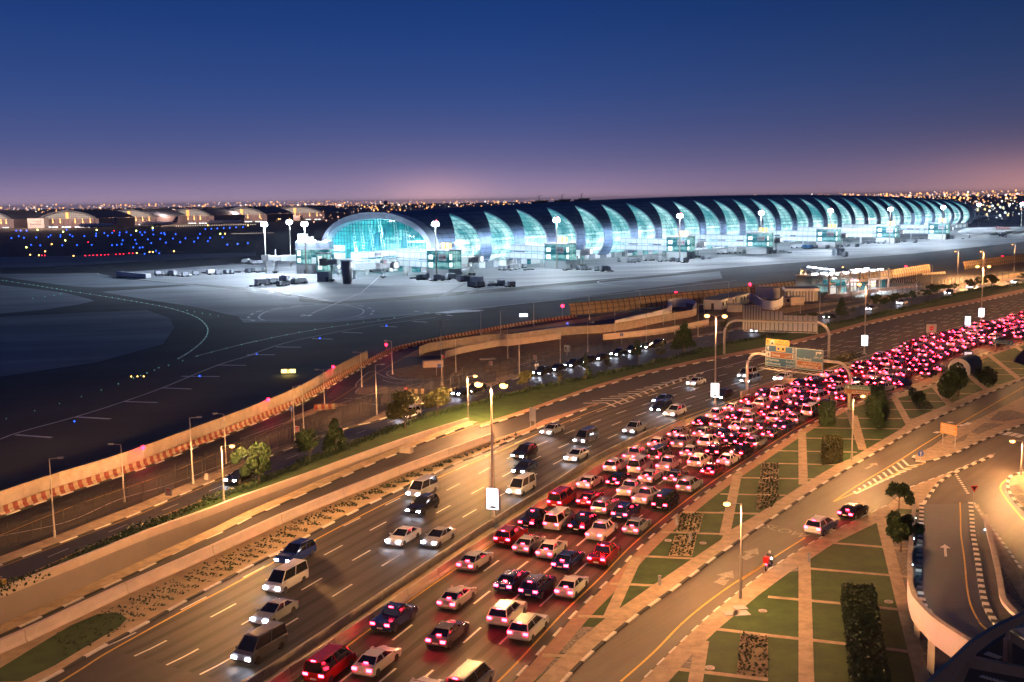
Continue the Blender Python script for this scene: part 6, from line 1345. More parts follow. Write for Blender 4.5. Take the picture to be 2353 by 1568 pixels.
a = MB(); a.tube([(-.65, 0, .3), (-.2, 0, .5), (.35, 0, .6), (.5, 0, .95)], .05, 0, 6); a.tube([(.68, -.09, .3), (.45, -.09, .95)], .03); a.tube([(.68, .09, .3), (.45, .09, .95)], .03); a.box(-.15, .2, -.14, .14, .25, .55); a.build('frame', 'steel_dark', r)
a = MB(); a.ball(.2, 0, .82, .2, n=10, m=6, sz=.7); a.build('tank', 'taxi_red', r, True); a = MB(); a.box(-.6, .05, -.14, .14, .72, .82); a.build('seat', 'black_plastic', r)
a = MB(); a.tube([(.42, -.38, 1.08), (.46, 0, 1.0), (.42, .38, 1.08)], .02); a.build('handlebar', 'steel_dark', r)
a = MB(); a.ball(.62, 0, .85, .1, n=8, m=5); a.build('headlight', 'head_lit', r); a = MB(); a.box(-.82, -.76, -.09, .09, .62, .7); a.build('tail_light', 'tail_lit', r); a = MB(); a.box(-.98, -.45, -.27, .27, .86, 1.42); a.build('delivery_box', 'taxi_red', r)
def person(label, loc, rz, J, shirt, trousers, skin=(.25, .14, .09), helmet=None, hair=(.01, .01, .01)):
    """skinned body over a joint skeleton: one continuous surface"""
    r = thing('person', label, 'person', loc, rz)
    names = list(J.keys()); rad = dict(pelvis=.15, belly=.14, chest=.17, neck=.055, head0=.075, head=.105, crown=.075, shL=.07, elL=.045, wrL=.032, haL=.035, shR=.07, elR=.045, wrR=.032, haR=.035, hiL=.10, knL=.065, anL=.045, toL=.04, hiR=.10, knR=.065, anR=.045, toR=.04)
    E = [('pelvis', 'belly'), ('belly', 'chest'), ('chest', 'neck'), ('neck', 'head0'), ('head0', 'head'), ('head', 'crown')]
    for s in 'LR': E += [('chest', 'sh'+s), ('sh'+s, 'el'+s), ('el'+s, 'wr'+s), ('wr'+s, 'ha'+s), ('pelvis', 'hi'+s), ('hi'+s, 'kn'+s), ('kn'+s, 'an'+s), ('an'+s, 'to'+s)]
    vs = [J[n] for n in names]; ed = [(names.index(a_), names.index(b_)) for a_, b_ in E]; rads = [rad[n] for n in names]
    for s in 'LR':
        h = Vector(J['ha'+s]); w = Vector(J['wr'+s]); dd = (h-w).normalized(); sd = dd.cross(Vector((0, 0, 1)));  sd = sd.normalized() if sd.length > .1 else Vector((0, 1, 0)); up_ = sd.cross(dd)
        for k, ln in enumerate((.062, .075, .08, .072)):
            b0 = h+sd*(.027-.018*k)+dd*.03; b1 = b0+dd*ln*.55; b2 = b1+dd*ln*.35-up_*ln*.4
            i0 = len(vs); vs += [tuple(b0), tuple(b1), tuple(b2)]; rads += [.011, .010, .008]; ed += [(names.index('ha'+s), i0), (i0, i0+1), (i0+1, i0+2)]
        i0 = len(vs); b0 = h+sd*.04; b1 = b0+dd*.03+sd*.015-up_*.01; vs += [tuple(b0), tuple(b1)]; rads += [.013, .010]; ed += [(names.index('ha'+s), i0), (i0, i0+1)]
    me = bpy.data.meshes.new('body'); me.from_pydata(vs, ed, []); o = bpy.data.objects.new('body', me); COL.objects.link(o); o.parent = r
    me.materials.append(mat('skin_tone', skin, .6) if 'skin_tone' not in MATS else MATS['skin_tone'])
    md = o.modifiers.new('Skin', 'SKIN'); me.skin_vertices[0].data[0].use_root = True
    for i, q in enumerate(rads): me.skin_vertices[0].data[i].radius = (q, q*(.8 if i < 3 else 1)); 
    for i in range(len(rads)): me.skin_vertices[0].data[i].use_root = (names[i] == 'pelvis') if i < len(names) else False
    o.modifiers.new('Sub', 'SUBSURF').levels = 1
    def limb(nm, chain, k, m_):
        q = MB()
        for ch in chain:
            pts = [Vector(J[c]) for c in ch]
            for a_, b_, ra, rb in zip(pts, pts[1:], [rad[c] for c in ch], [rad[c] for c in ch][1:]): q.tube([a_, a_.lerp(b_, .5), b_], ra*k, 0, 10, r1=rb*k)
            for c in ch: q.ball(*J[c], rad[c]*k, n=10, m=6)
        q.build(nm, m_, r, True)
    limb('shirt', [('pelvis', 'belly', 'chest'), ('chest', 'shL', 'elL'), ('chest', 'shR', 'elR')], 1.12, shirt); limb('trousers', [('pelvis', 'hiL', 'knL', 'anL'), ('pelvis', 'hiR', 'knR', 'anR')], 1.14, trousers)
    q = MB(); hx = Vector(J['head']); f = Vector((1, 0, 0))
    q.add([tuple(hx+Vector((.10, -.018, -.02))), tuple(hx+Vector((.135, 0, -.035))), tuple(hx+Vector((.10, .018, -.02))), tuple(hx+Vector((.10, 0, .02)))], [(0, 1, 3), (1, 2, 3), (0, 2, 1)])
    for s in (-1, 1): q.ball(hx.x+.095, hx.y+s*.035, hx.z+.012, .014, 1, n=6, m=4); q.ball(hx.x, hx.y+s*.11, hx.z, .025, 0, n=6, m=4)
    q.box(hx.x+.088, hx.x+.104, hx.y-.025, hx.y+.025, hx.z-.062, hx.z-.052, 1); q.build('face', ['skin_tone', 'black_plastic'], r)
    q = MB()
    if helmet: q.ball(hx.x-.01, hx.y, hx.z+.02, .15, n=12, m=8); q.build('helmet', helmet, r, True)
    else: q.ball(hx.x-.02, hx.y, hx.z+.035, .118, n=12, m=8); q.build('hair', 'black_plastic', r, True)
    for s in 'LR': q = MB(); v = Vector(J['to'+s]); w = Vector(J['an'+s]); q.tube([w-Vector((.03, 0, .04)), v+Vector((.03, 0, 0))], .055, 0, 8); q.build('shoe', 'black_plastic', r, True)
    return r
ride = dict(pelvis=(-.2, 0, .93), belly=(-.14, 0, 1.1), chest=(-.02, 0, 1.35), neck=(.04, 0, 1.5), head0=(.06, 0, 1.56), head=(.08, 0, 1.66), crown=(.08, 0, 1.74), shL=(-.02, .19, 1.4), elL=(.18, .30, 1.2), wrL=(.36, .34, 1.12), haL=(.41, .34, 1.10), shR=(-.02, -.19, 1.4), elR=(.18, -.30, 1.2), wrR=(.36, -.34, 1.12), haR=(.41, -.34, 1.10),
            hiL=(-.16, .12, .9), knL=(.25, .22, .75), anL=(.0, .2, .36), toL=(.14, .2, .31), hiR=(-.16, -.12, .9), knR=(.25, -.22, .75), anR=(.0, -.2, .36), toR=(.14, -.2, .31))
stand = dict(pelvis=(0, 0, .95), belly=(0, 0, 1.12), chest=(.01, 0, 1.36), neck=(.01, 0, 1.5), head0=(.02, 0, 1.56), head=(.03, 0, 1.66), crown=(.02, 0, 1.74), shL=(0, .19, 1.43), elL=(-.02, .25, 1.14), wrL=(.06, .26, .9), haL=(.09, .25, .83), shR=(0, -.19, 1.43), elR=(-.02, -.25, 1.14), wrR=(.06, -.26, .9), haR=(.09, -.25, .83),
             hiL=(0, .1, .92), knL=(.04, .11, .5), anL=(0, .12, .09), toL=(.15, .14, .05), hiR=(0, -.1, .92), knR=(.02, -.11, .5), anR=(-.04, -.12, .09), toR=(.11, -.14, .05))
person('rider in a white helmet and dark jacket sitting on the motorcycle', mp_+Vector((0, 0, .03)), r.rotation_euler.z, ride, 'car_grey', 'black_plastic', helmet='white_paint')
mat('shirt_white', (.6, .6, .6), .8)
person('person in a white shirt standing behind the first black cars of the queue, left one', G(1231, 853), R(-60), stand, 'shirt_white', 'grey_paint'); person('person in a white shirt standing behind the first black cars of the queue, right one', G(1236, 852), R(160), stand, 'shirt_white', 'car_blue')
# ================================================================ AIRFIELD, HANGARS, AIRCRAFT, CITY
# airfield lamps
mat('lamp_blue', (.1, .2, 1), .4, emit=(.012, .08, 1), es=9); mat('lamp_green', (.2, 1, .7), .4, emit=(.35, 1, .75), es=1.6); mat('lamp_amber', (1, .5, .2), .4, emit=(1, .5, .12), es=14); mat('lamp_yellow', (1, 1, .2), .4, emit=(.9, 1, .2), es=14); mat('lamp_pale', (1, .8, .7), .4, emit=(1, .75, .6), es=3)
LMP = {}
def fieldlamp(m_, x, y, px, label, group, z=.35):
    p = G(x, y); d = (p-Vector((0, 0, CH))).length; s = px*d/2490*.72
    if m_ not in LMP:
        a = MB(); a.ball(0, 0, 0, 1, n=8, m=5); a.cyl(0, 0, -1.5, -.8, .25, 1); t_o = a.build('lamp_source', [m_, 'steel_dark']); LMP[m_] = t_o.data; bpy.data.objects.remove(t_o)
    o = bpy.data.objects.new('airfield_lamp', LMP[m_]); COL.objects.link(o); o.location = p+Vector((0, 0, s+z*0)); o.scale = (s, s, s); tag(o, label, 'airfield light', group)
BL = Z1([(105, 430), (172, 412), (220, 426), (334, 424), (446, 420), (465, 404), (556, 402), (556, 417), (643, 398), (667, 414), (776, 412), (885, 388), (883, 409), (960, 384), (991, 407), (1032, 381), (1100, 379), (1098, 404), (1163, 376), (1203, 402), (1287, 377), (1307, 400), (1331, 377), (1410, 397), (1482, 385), (1510, 384), (1515, 396), (1615, 393), (1838, 390), (1128, 450), (1244, 446), (1359, 442), (1474, 438), (1590, 434), (1705, 431), (1820, 428), (1932, 426), (2046, 423), (286, 491), (371, 497), (573, 497), (708, 494), (843, 492), (1030, 496), (1074, 493), (1118, 485), (1255, 481), (1391, 476), (1525, 471), (1657, 466), (1785, 462), (1911, 458), (1226, 515), (1285, 517), (1311, 514), (1405, 356), (1943, 344), (1888, 346), (1998, 341), (2056, 338), (2112, 334), (2171, 331), (2233, 329), (1433, 546), (1330, 574), (1464, 569), (2090, 490), (2184, 484), (2278, 477), (150, 362), (190, 362), (245, 362), (613, 353)])
for x, y in BL: fieldlamp('lamp_blue', x, y, 1.5, 'tiny blue lamp in the scattered blue field left of the concourse', 'blue taxiway edge lights')
for i, (x, y) in enumerate([(458.8, 865.5), (171, 970), (590, 815), (735, 779), (888, 750), (1304, 745)]): fieldlamp('lamp_blue', x, y, 1.9, f'bright blue lamp on a side stripe of the near taxiway, number {i+1} from the left' if i < 5 else 'bright blue lamp by the small white taxiway sign', 'blue lights on the near tarmac')
GRN = Z1([(27, 816), (62, 820), (116, 829), (171, 838), (227, 847), (268, 853), (308, 859), (348, 865), (391, 872), (434, 880), (478, 887), (523, 893), (568, 901), (605, 909), (653, 914), (738, 928), (827, 942), (920, 958), (975, 966), (1032, 975), (1090, 986), (1143, 996), (1209, 1005), (1256, 1013), (1303, 1021), (1352, 1029), (1401, 1038), (1465, 1050), (1525, 1062), (1583, 1075), (1634, 1089), (1683, 1103), (1728, 1119), (1768, 1136), (1805, 1154), (1835, 1172), (1861, 1191), (1884, 1212), (1899, 1234), (1906, 1257), (1909, 1282), (1906, 1308), (1896, 1334), (1876, 1363), (1847, 1393), (1810, 1426), (1761, 1461), (1706, 1497), (1637, 1536), (1680, 1554), (1813, 1514), (1946, 1476), (2083, 1440), (2219, 1407)])+ZR(0, 880, 3.677, [(1550, 126), (1461, 150), (1420, 171), (1352, 196), (1294, 219), (1228, 245), (1088, 298), (931, 353), (749, 413), (547, 477), (319, 545), (58, 618)])+Z1([(560, 941), (498, 954), (412, 968), (302, 982), (1720, 1094), (1790, 1106), (1861, 1118), (1932, 1130), (2006, 1143)])+Z2([(12, 1408), (151, 1375), (290, 1345), (430, 1317), (545, 1292), (690, 1265), (845, 1243), (991, 1220), (1134, 1198), (1275, 1180), (1420, 1160)])
for x, y in GRN: fieldlamp('lamp_green', x, y, 1.0, 'tiny green-white lamp set in the curving taxiway centre line', 'green taxiway centre lights')
REDL = Z1([(385, 588), (412, 588), (785, 590), (822, 588), (857, 587), (893, 585), (928, 583), (963, 582), (997, 580), (1066, 578), (1101, 576), (1135, 575), (1187, 568), (1220, 567), (812, 466), (1050, 362)])
for x, y in REDL: fieldlamp('lamp_red', x, y, 1.1, 'tiny red lamp in the row across the far taxiway', 'red stop-bar lights')
for x, y in Z1([(346, 355), (581, 373), (600, 453), (889, 356), (1253, 363), (243, 516), (1404, 337), (2025, 391)]): fieldlamp('lamp_yellow', x, y, 1.9, 'small yellow-green sign lamp far out on the airfield', 'yellow airfield sign lamps')
for x, y in Z1([(278, 583), (358, 588), (676, 593), (1257, 567), (1375, 558), (1405, 558), (1600, 551), (2070, 389), (1910, 312), (2280, 314), (475, 485), (415, 553)])+[(1207/3.677*.919, (880+232/3.677)*.919), (1264/3.677*.919, (880+231/3.677)*.919), (1322/3.677*.919, (880+231/3.677)*.919)]: fieldlamp('lamp_amber', x, y, 1.6, 'small amber lamp out on the dark airfield', 'amber airfield lights')
for i in range(34): x, y = Z1([(1620+i*22, 318-i*.5)])[0]; fieldlamp('lamp_pale', x, y, .9, 'one of the fine pale dots in a row before the hangars', 'pale lights before the hangars')
for i in range(18): x, y = Z1([(2135+i*22, 388-i*.6)])[0]; fieldlamp('lamp_pale', x, y, .8, 'one of the fine pale dots left of the floodlight masts', 'pale runway lights')
# hangars
mat('hangar_wall', (.30, .26, .32), .8, noise=.1, scale=.05); mat('hangar_roof', (.10, .13, .2), .7); mat('hangar_door', (.30, .24, .28), .8, noise=.12, scale=.1)
M, n_, l_, b_ = new_mat('clerestory'); b_.inputs['Base Color'].default_value = (.1, .1, .1, 1); t_ = n_.new('ShaderNodeTexCoord'); mp2 = n_.new('ShaderNodeMapping'); mp2.inputs['Rotation'].default_value = (math.pi/2, 0, 0); l_.new(t_.outputs['Object'], mp2.inputs[0])
br = n_.new('ShaderNodeTexBrick'); br.offset = 0; br.inputs['Scale'].default_value = 1; br.inputs['Brick Width'].default_value = 5; br.inputs['Row Height'].default_value = 3.5; br.inputs['Mortar Size'].default_value = .35; br.inputs['Color1'].default_value = (.26, .23, .20, 1); br.inputs['Color2'].default_value = (.36, .33, .30, 1); br.inputs['Mortar'].default_value = (.06, .05, .06, 1); l_.new(mp2.outputs[0], br.inputs[0]); l_.new(br.outputs['Color'], b_.inputs['Emission Color']); b_.inputs['Emission Strength'].default_value = 1.0
mat('sconce_wash', (1, .6, .2), .4, emit=(1, .5, .16), es=2.6); mat('amber_panel', (1, .6, .2), .4, emit=(1, .45, .10), es=1.0)
def hangar(i, xl, xr, yb, label):
    A = G(xl, yb+.3); B = G(xr, yb-.3); p = Plane(A, B); Wd = (B-A).length; H = 29.5; r = thing('hangar', label, 'hangar', A, p.yaw, 'arched aircraft hangars'); n = 18
    def arc(z0, z1, e=0): return [(-e+(Wd+2*e)*k/n, z0+(z1-z0)*math.sin(math.pi*k/n)**.75) for k in range(n+1)]
    a = MB(); a.box(0, Wd, -.3, 0, 0, 15.5); [a.box(Wd*k/12-.25, Wd*k/12+.25, -.6, -.3, 0, 15.5) for k in range(13)]; a.build('sliding_door', 'hangar_door', r)
    a = MB(); c = arc(15.5, H-2.2); a.add([(x, -.2, z) for x, z in c], [tuple(range(n+1))]); a.build('clerestory', 'clerestory', r)
    a = MB(); c0 = arc(16, H-1.5); c1 = arc(16.5, H+1.2, 8); 
    a.add([(x, -2, z) for x, z in c0]+[(x, -2, z) for x, z in c1]+[(x, 90, z) for x, z in c1], [(k+1, k, n+1+k, n+2+k) for k in range(n)]+[(n+2+k, n+1+k, 2*n+2+k, 2*n+3+k) for k in range(n)]); a.box(Wd*.3, Wd*.7, 10, 80, H+.4, H+2.0, 0); a.build('roof', 'hangar_roof', r)
    a = MB(); a.box(-12, -.2, 0, 88, 0, 16); a.build('side_wall', 'hangar_wall', r); a = MB(); a.box(Wd+.2, Wd+10, 0, 88, 0, 16); a.build('side_wall', 'hangar_wall', r)
    a = MB(); a.box(Wd*.5-3.2, Wd*.5+3.2, -1.6, -.4, 16, H-2.5); a.build('amber_panel', 'amber_panel', r)
    for k in range(7):
        if (k+i) % 5 == 4: continue
        x = Wd*(.07+k*.143); a = MB(); a.add([(x, -.75, 15.2), (x-1.6, -.75, 9.5), (x, -.75, 7.5), (x+1.6, -.75, 9.5)], [(0, 1, 2, 3)]); a.ball(x, -1, 15.2, .9); a.build('wall_lamp', 'sconce_wash', r)  # flat glowing kite below the ball stands for its wash on the door
    for k in range(3): l = bpy.data.lights.new('lamp', 'POINT'); l.color = (1, .62, .42); l.energy = 90000; l.shadow_soft_size = 2; o = bpy.data.objects.new('lamp', l); COL.objects.link(o); o.parent = r; o.location = (Wd*(.17+.33*k), -62, 24)  # added lights without a fixture, brightening the doors and the parked airliners
    if i == 2: a = MB(); a.box(Wd*.5+1, Wd*.5+6, -.9, -.65, 0, 14.5); a.build('lit_door', 'lit_panel', r)
    a = MB()
    for k in range(16):
        if (k*7+i) % 4: a.box(Wd*k/16+1, Wd*(k+1)/16-1, -1.2, -.9, .3, 2.0)
    a.build('lit_base', 'lit_white', r)
for i, (xl, xr, yb, l_) in enumerate([(-60, 22, 525, 'leftmost arched hangar cut by the picture edge'), (98, 218, 523.5, 'first full arched hangar from the left with amber wall lamps'), (247, 352, 518, 'second full arched hangar from the left'), (385, 483, 515, 'third full arched hangar with one tall lit door strip'), (510, 605, 511, 'fourth full arched hangar behind the left floodlights'), (622, 738, 506, 'rightmost arched hangar just left of the concourse')]): hangar(i, xl, xr, yb, l_)
r = thing('annex_building', 'pale square annex with dark lettering left of the first full hangar', 'building', G(64, 525), R(2)); a = MB(); a.box(0, 29, 0, 30, 0, 17); a.build('wall', mat('annex_wall', (.7, .68, .75), .8), r)
a = MB(); put_text(a, 'Emirates', 5, XF(5, 5.5, -.1), 0, width=19); put_text(a, AR('الإمارات'), 5, XF(24, 11, -.1), 0, True, width=15); a.build('lettering', 'sign_ink', r); a = MB(); a.box(-.5, 29.5, -.5, 30.5, 17, 17.8); a.build('roof', 'hangar_roof', r)
# aircraft
mat('plane_white', (.75, .77, .80), .35); mat('plane_pale', (.78, .78, .82), .4); mat('tail_red', (.5, .03, .04), .4); mat('tail_black', (.03, .03, .03), .4); mat('tail_green', (.02, .2, .06), .4); mat('belly_grey', (.4, .42, .45), .4)  # second airliner white is plain paint without emission
def plane(label, loc, rz, k=1.0, m_='plane_white', word=False):
    r = thing('airliner', label, 'aircraft', loc, rz); st = [(-36, 5.2, .3), (-30, 5.0, 1.2), (-22, 4.6, 2.2), (-10, 4.3, 3.05), (20, 4.3, 3.1), (29, 4.1, 2.8), (33, 3.8, 2.1), (35.5, 3.5, 1.1), (36.5, 3.3, .25)]; n = 14
    vs = [(x*k, rr*k*math.cos(2*math.pi*j/n), (z+1.5+rr*math.sin(2*math.pi*j/n))*k) for x, z, rr in st for j in range(n)]
    a = MB(); a.add(vs, [(i*n+j, i*n+(j+1) % n, (i+1)*n+(j+1) % n, (i+1)*n+j) for i in range(len(st)-1) for j in range(n)]); f_ = a.build('fuselage', m_, r, True)
    a = MB(); [a.box((x-.18)*k, (x+.18)*k, s*3.07*k-.02, s*3.07*k+.02, 6.3*k, 6.75*k) for s in (-1, 1) for x in range(-24, 28)]; a.build('window_row', 'car_glass', f_)
    a = MB()
    for s in (-1, 1):
        a = MB(); a.add([(8*k, s*2.5*k, 4.2*k), (-4*k, s*2.5*k, 4.0*k), (-14*k, s*30*k, 6.2*k), (-10*k, s*30*k, 6.3*k), (8*k, s*2.5*k, 4.9*k), (-4*k, s*2.5*k, 4.5*k), (-14*k, s*30*k, 6.3*k), (-10*k, s*30*k, 6.5*k)], [(0, 1, 2, 3), (4, 5, 6, 7), (0, 3, 7, 4), (1, 0, 4, 5), (2, 1, 5, 6), (3, 2, 6, 7)]); a.build('wing', 'belly_grey', r)
        a = MB(); a.tube([(7*k, s*10*k, 3.0*k), (5.5*k, s*10*k, 3.0*k), (1.5*k, s*10*k, 3.2*k)], 1.75*k, 0, 12, r1=1.2*k); a.build('engine', 'belly_grey', r, True)
        a = MB(); a.add([(-28*k, s*1*k, 7.6*k), (-34*k, s*1*k, 7.6*k), (-36*k, s*10*k, 8.4*k), (-33.5*k, s*10*k, 8.4*k), (-28*k, s*1*k, 8*k), (-34*k, s*1*k, 7.8*k), (-36*k, s*10*k, 8.5*k), (-33.5*k, s*10*k, 8.5*k)], [(0, 1, 2, 3), (4, 5, 6, 7), (0, 3, 7, 4), (1, 0, 4, 5), (2, 1, 5, 6), (3, 2, 6, 7)]); a.build('tailplane', m_, r)
    a = MB(); A_, B_, C_, D_ = (-24, 8), (-34, 7.8), (-37, 18.5), (-33, 18.5)
    fin = [(x*k, z*k) for x, z in (A_, B_, C_, D_)]; a.prof(fin, -.3*k, .3*k)
    for i, mi in ((0, 1), (1, 2), (2, 3)):
        t0, t1 = .12+i*.29, .32+i*.29; q = [(A_[0]+(D_[0]-A_[0])*t0, A_[1]+(D_[1]-A_[1])*t0), (B_[0]+(C_[0]-B_[0])*max(0, t0-.12), B_[1]+(C_[1]-B_[1])*max(0, t0-.12)), (B_[0]+(C_[0]-B_[0])*(t1-.08), B_[1]+(C_[1]-B_[1])*(t1-.08)), (A_[0]+(D_[0]-A_[0])*t1, A_[1]+(D_[1]-A_[1])*t1)]; a.prof([(x*k, z*k) for x, z in q], -.33*k, .33*k, mi)
    a.build('tail_fin', [m_, 'tail_red', 'tail_green', 'tail_black'], r)
    a = MB(); [(a.cyl(x*k, y*k, 0, 3*k, .2*k), a.tube([(x*k, (y-.6)*k, .6*k), (x*k, (y+.6)*k, .6*k)], .6*k, 0, 8)) for x, y in ((27, 0), (-1, 3.2), (-1, -3.2))]; a.build('landing_gear', 'steel_dark', r)
    if word: a = MB(); put_text(a, 'Emirates', 3.4, Matrix.Translation((7*k, 2.9*k, 7.1*k)) @ Matrix.Rotation(math.pi, 4, 'Z') @ Matrix.Rotation(math.pi/2, 4, 'X'), 0, width=11, bold=True); a.build('lettering', 'ad_red', f_)
    return r
for i, (x, y, l_) in enumerate([(225, 526, 'airliner with a striped tail parked before the first full hangar'), (366, 522, 'airliner with a striped tail parked before the second full hangar'), (520, 518, 'airliner with a striped tail parked before the third full hangar')]): plane(l_, G(x, y), R(168), 1.0, 'plane_pale')
plane('big white airliner at the right edge, parked past the last gate building', G(2305, 546), R(176), 1.0, word=True)
plane('small-looking white airliner parked beyond the far end of the concourse', G(2255, 511), R(5), 1.0, 'plane_pale')
# distant city: low blocks and their lamps
rn = random.Random(77)
a = MB()
for i in range(420):
    d = rn.uniform(2300, 7000); an = R(rn.uniform(-29, 29)); w = rn.uniform(15, 70)
    x, y = d*math.sin(an), d*math.cos(an); h = rn.uniform(6, 22)*(1 if d < 4500 else 1.3); a.box(x-w/2, x+w/2, y, y+30, 0, h)
tag(a.build('distant_city', mat('city_block', (.42, .36, .40), .9)), 'mass of low dark city blocks along the horizon', None, None, 'stuff')
mat('city_lamp_amber', (1, .6, .2), .4, emit=(1, .42, .12), es=3.5); mat('city_lamp_white', (1, 1, 1), .4, emit=(1, .85, .75), es=3); mat('city_lamp_pink', (1, .6, .5), .4, emit=(1, .5, .36), es=1.8)
def citylights(name, label, n, az0, az1, d0, d1, rr, mats, seed, hz=(6, 20)):
    rn = random.Random(seed); a = MB(); rows_ = [(rn.uniform(az0, az1), rn.uniform(d0, d1)) for _ in range(24)]
    for i in range(n):
        if rn.random() < .45: c = rn.choice(rows_); an = c[0]+rn.gauss(0, 2.2); d = c[1]*(1+rn.gauss(0, .01))
        else: an = rn.uniform(az0, az1); d = rn.uniform(d0, d1)
        if not az0-1 < an < az1+1: continue
        x, y = d*math.sin(R(an)), d*math.cos(R(an)); s = d/2490*rr*rn.choice((.5, .6, .7, .8, 1.0, 1.7))
        a.ball(x, y, rn.uniform(*hz)*(1+max(0, d-3000)/4500), s, rn.choices(range(len(mats)), [6, 2, 3][:len(mats)])[0], n=5, m=3)
    return tag(a.build(name, mats), label, None, None, 'stuff')
CM = ['city_lamp_amber', 'city_lamp_white', 'city_lamp_pink']
citylights('distant_city_lights', 'countless amber and pink city lights along the left horizon', 700, -27, -6, 2500, 9000, .95, CM, 1, (13, 26))
citylights('distant_city_lights', 'bright amber city lights behind the masts and the roof of the concourse', 420, -12, 2, 1500, 8000, 1.15, CM, 2)
citylights('distant_city_lights', 'dense bright city lights on the right horizon', 760, 13, 28, 1900, 8500, 1.25, CM, 3, (8, 26))
citylights('distant_city_lights', 'white apron lights beyond the far end of the concourse', 150, 23.0, 28, 1250, 2200, 1.5, ['lit_white', 'city_lamp_white', 'lit_yellow'], 5, (4, 24))
r = thing('control_tower', 'distant round-topped radar tower behind the glazed end of the concourse', 'tower', G(887, 492)*1.0, 0); a = MB(); a.cyl(0, 0, 0, 30, 3.5, 0, 10, r1=2.5); a.build('shaft', 'hangar_wall', r); a = MB(); a.ball(0, 0, 35, 7.5, n=12, m=8); a.cyl(0, 0, 28, 31, 5.5, 0, 12); a.build('cab', 'hangar_wall', r, True)
r = thing('tower_crane', 'thin tower crane over the hangars on the far left', 'crane', G(86, 500), 0); a = MB(); a.tube([(0, 0, 0), (0, 0, 38)], .9, 0, 4); a.build('mast', 'steel_dark', r); a = MB(); a.tube([(-14, 0, 36.5), (50, 0, 38)], .6, 0, 4); a.tube([(0, 0, 42), (28, 0, 37.5)], .2, 0, 4); a.build('jib', 'steel_dark', r); a = MB(); a.ball(-8, -2, 36, 2.4); a.build('work_lamp', 'city_lamp_white', r)
# ---------------------------------------------------------------- ground vehicles on the apron
mat('ulD', (.32, .35, .40), .5, metal=.3, noise=.2, scale=1.5); mat('truck_white', (.65, .68, .7), .5); mat('truck_blue', (.03, .16, .35), .5)
def dolly(label, p, yaw, box=True, group=None):
    r = thing('baggage_dolly', label, 'baggage cart', p, yaw, group); a = MB(); a.box(-1.6, 1.6, -.9, .9, .45, .6); a.tube([(1.6, 0, .5), (2.5, 0, .4)], .05); a.build('deck', 'steel_dark', r)
    for x in (-1.1, 1.1):
        a = MB(); a.tube([(x, -.9, .25), (x, .9, .25)], .25, 0, 8); a.build('wheel', 'tyre', r)
    if box: a = MB(); a.prof([(-1.5, .62), (1.5, .62), (1.5, 2.2), (.8, 2.35), (-1.5, 2.35)], -.85, .85); a.build('container', 'ulD', r)
    return r
def tug(label, p, yaw, m_='truck_white'):
    r = thing('baggage_tug', label, 'tug', p, yaw, 'tugs on the apron'); a = MB(); a.prof([(-1.5, .35), (1.6, .35), (1.6, .95), (.3, 1.05), (-1.5, 1.0)], -.75, .75); a.build('body', m_, r)
    a = MB(); a.box(-.7, .4, -.65, .65, 1.9, 2.0); [a.box(x, x+.06, y, y+.06, 1.0, 1.9) for x in (-.7, .34) for y in (-.65, .59)]; a.build('cab_frame', m_, r)
    a = MB(); [a.tube([(x, -.8, .35), (x, .8, .35)], .35, 0, 8) for x in (-1, 1)]; a.build('wheel_axle', 'tyre', r)
def truck(label, p, yaw, m_='truck_white', L=7, H=3.2, name='service_truck', cat='truck', group='service trucks on the apron'):
    r = thing(name, label, cat, p, yaw, group); a = MB(); a.box(-L/2, L/2-1.9, -1.15, 1.15, .9, H); a.build('cargo_box', m_, r); a = MB(); a.prof([(L/2-1.8, .5), (L/2, .5), (L/2, 1.5), (L/2-.4, 2.4), (L/2-1.8, 2.5)], -1.1, 1.1); a.box(-L/2, L/2-1.9, -.5, .5, .5, .85); c = a.build('cab', m_, r)
    a = MB(); a.prof([(L/2-.38, 1.5), (L/2+.02, 1.5), (L/2-.36, 2.3)], -1.0, 1.0); a.build('windscreen', 'car_glass', c)
    for x in (-L/2+1.3, L/2-1): a = MB(); a.tube([(x, -1.15, .5), (x, 1.15, .5)], .5, 0, 8); a.build('wheel', 'tyre', r)
rn = random.Random(31); cnt = 0
spots = Z1([(1450, 768), (1490, 765), (1540, 770), (1585, 772), (1650, 778), (1700, 780), (1735, 775), (1800, 768), (1880, 750), (1950, 762), (2010, 762), (2080, 757), (2130, 755), (2190, 742), (2280, 745), (2330, 740), (2260, 660), (2300, 665), (2340, 668)])
spots += Z2([(100, 660), (140, 665), (185, 665), (60, 735), (110, 740), (170, 742), (225, 735), (120, 870), (160, 862), (200, 858), (245, 858), (290, 848), (320, 838), (365, 868), (400, 862), (430, 858), (410, 822), (500, 848), (550, 843), (590, 838)])
spots += ZR(1000, 520, 7.353, [(240, 1300), (360, 1330), (420, 1320), (480, 1290), (600, 1340), (640, 1345), (700, 1345), (880, 1320), (960, 1320), (1110, 1345), (1170, 1355), (1220, 1355), (1310, 1450), (1370, 1460), (1420, 1470), (1490, 1455), (1410, 1380), (1660, 1435), (1740, 1430), (1810, 1435), (1860, 1430), (1980, 1455), (2050, 1455), (1850, 1145), (1930, 1150), (2040, 1150), (2120, 1140), (2280, 1110)])
spots += ZR(1200, 460, 3.677, [(215, 795), (290, 790), (330, 785), (420, 795), (470, 792), (790, 795), (830, 790), (900, 790), (960, 795), (1010, 790), (1080, 800), (1150, 805), (1200, 808), (1280, 715), (1370, 722), (1410, 725), (1450, 720), (1540, 708), (1610, 705), (1660, 715), (1720, 712), (1770, 715), (1830, 720), (1880, 725), (2050, 695), (2110, 690), (2220, 645), (2260, 645), (2330, 640)])
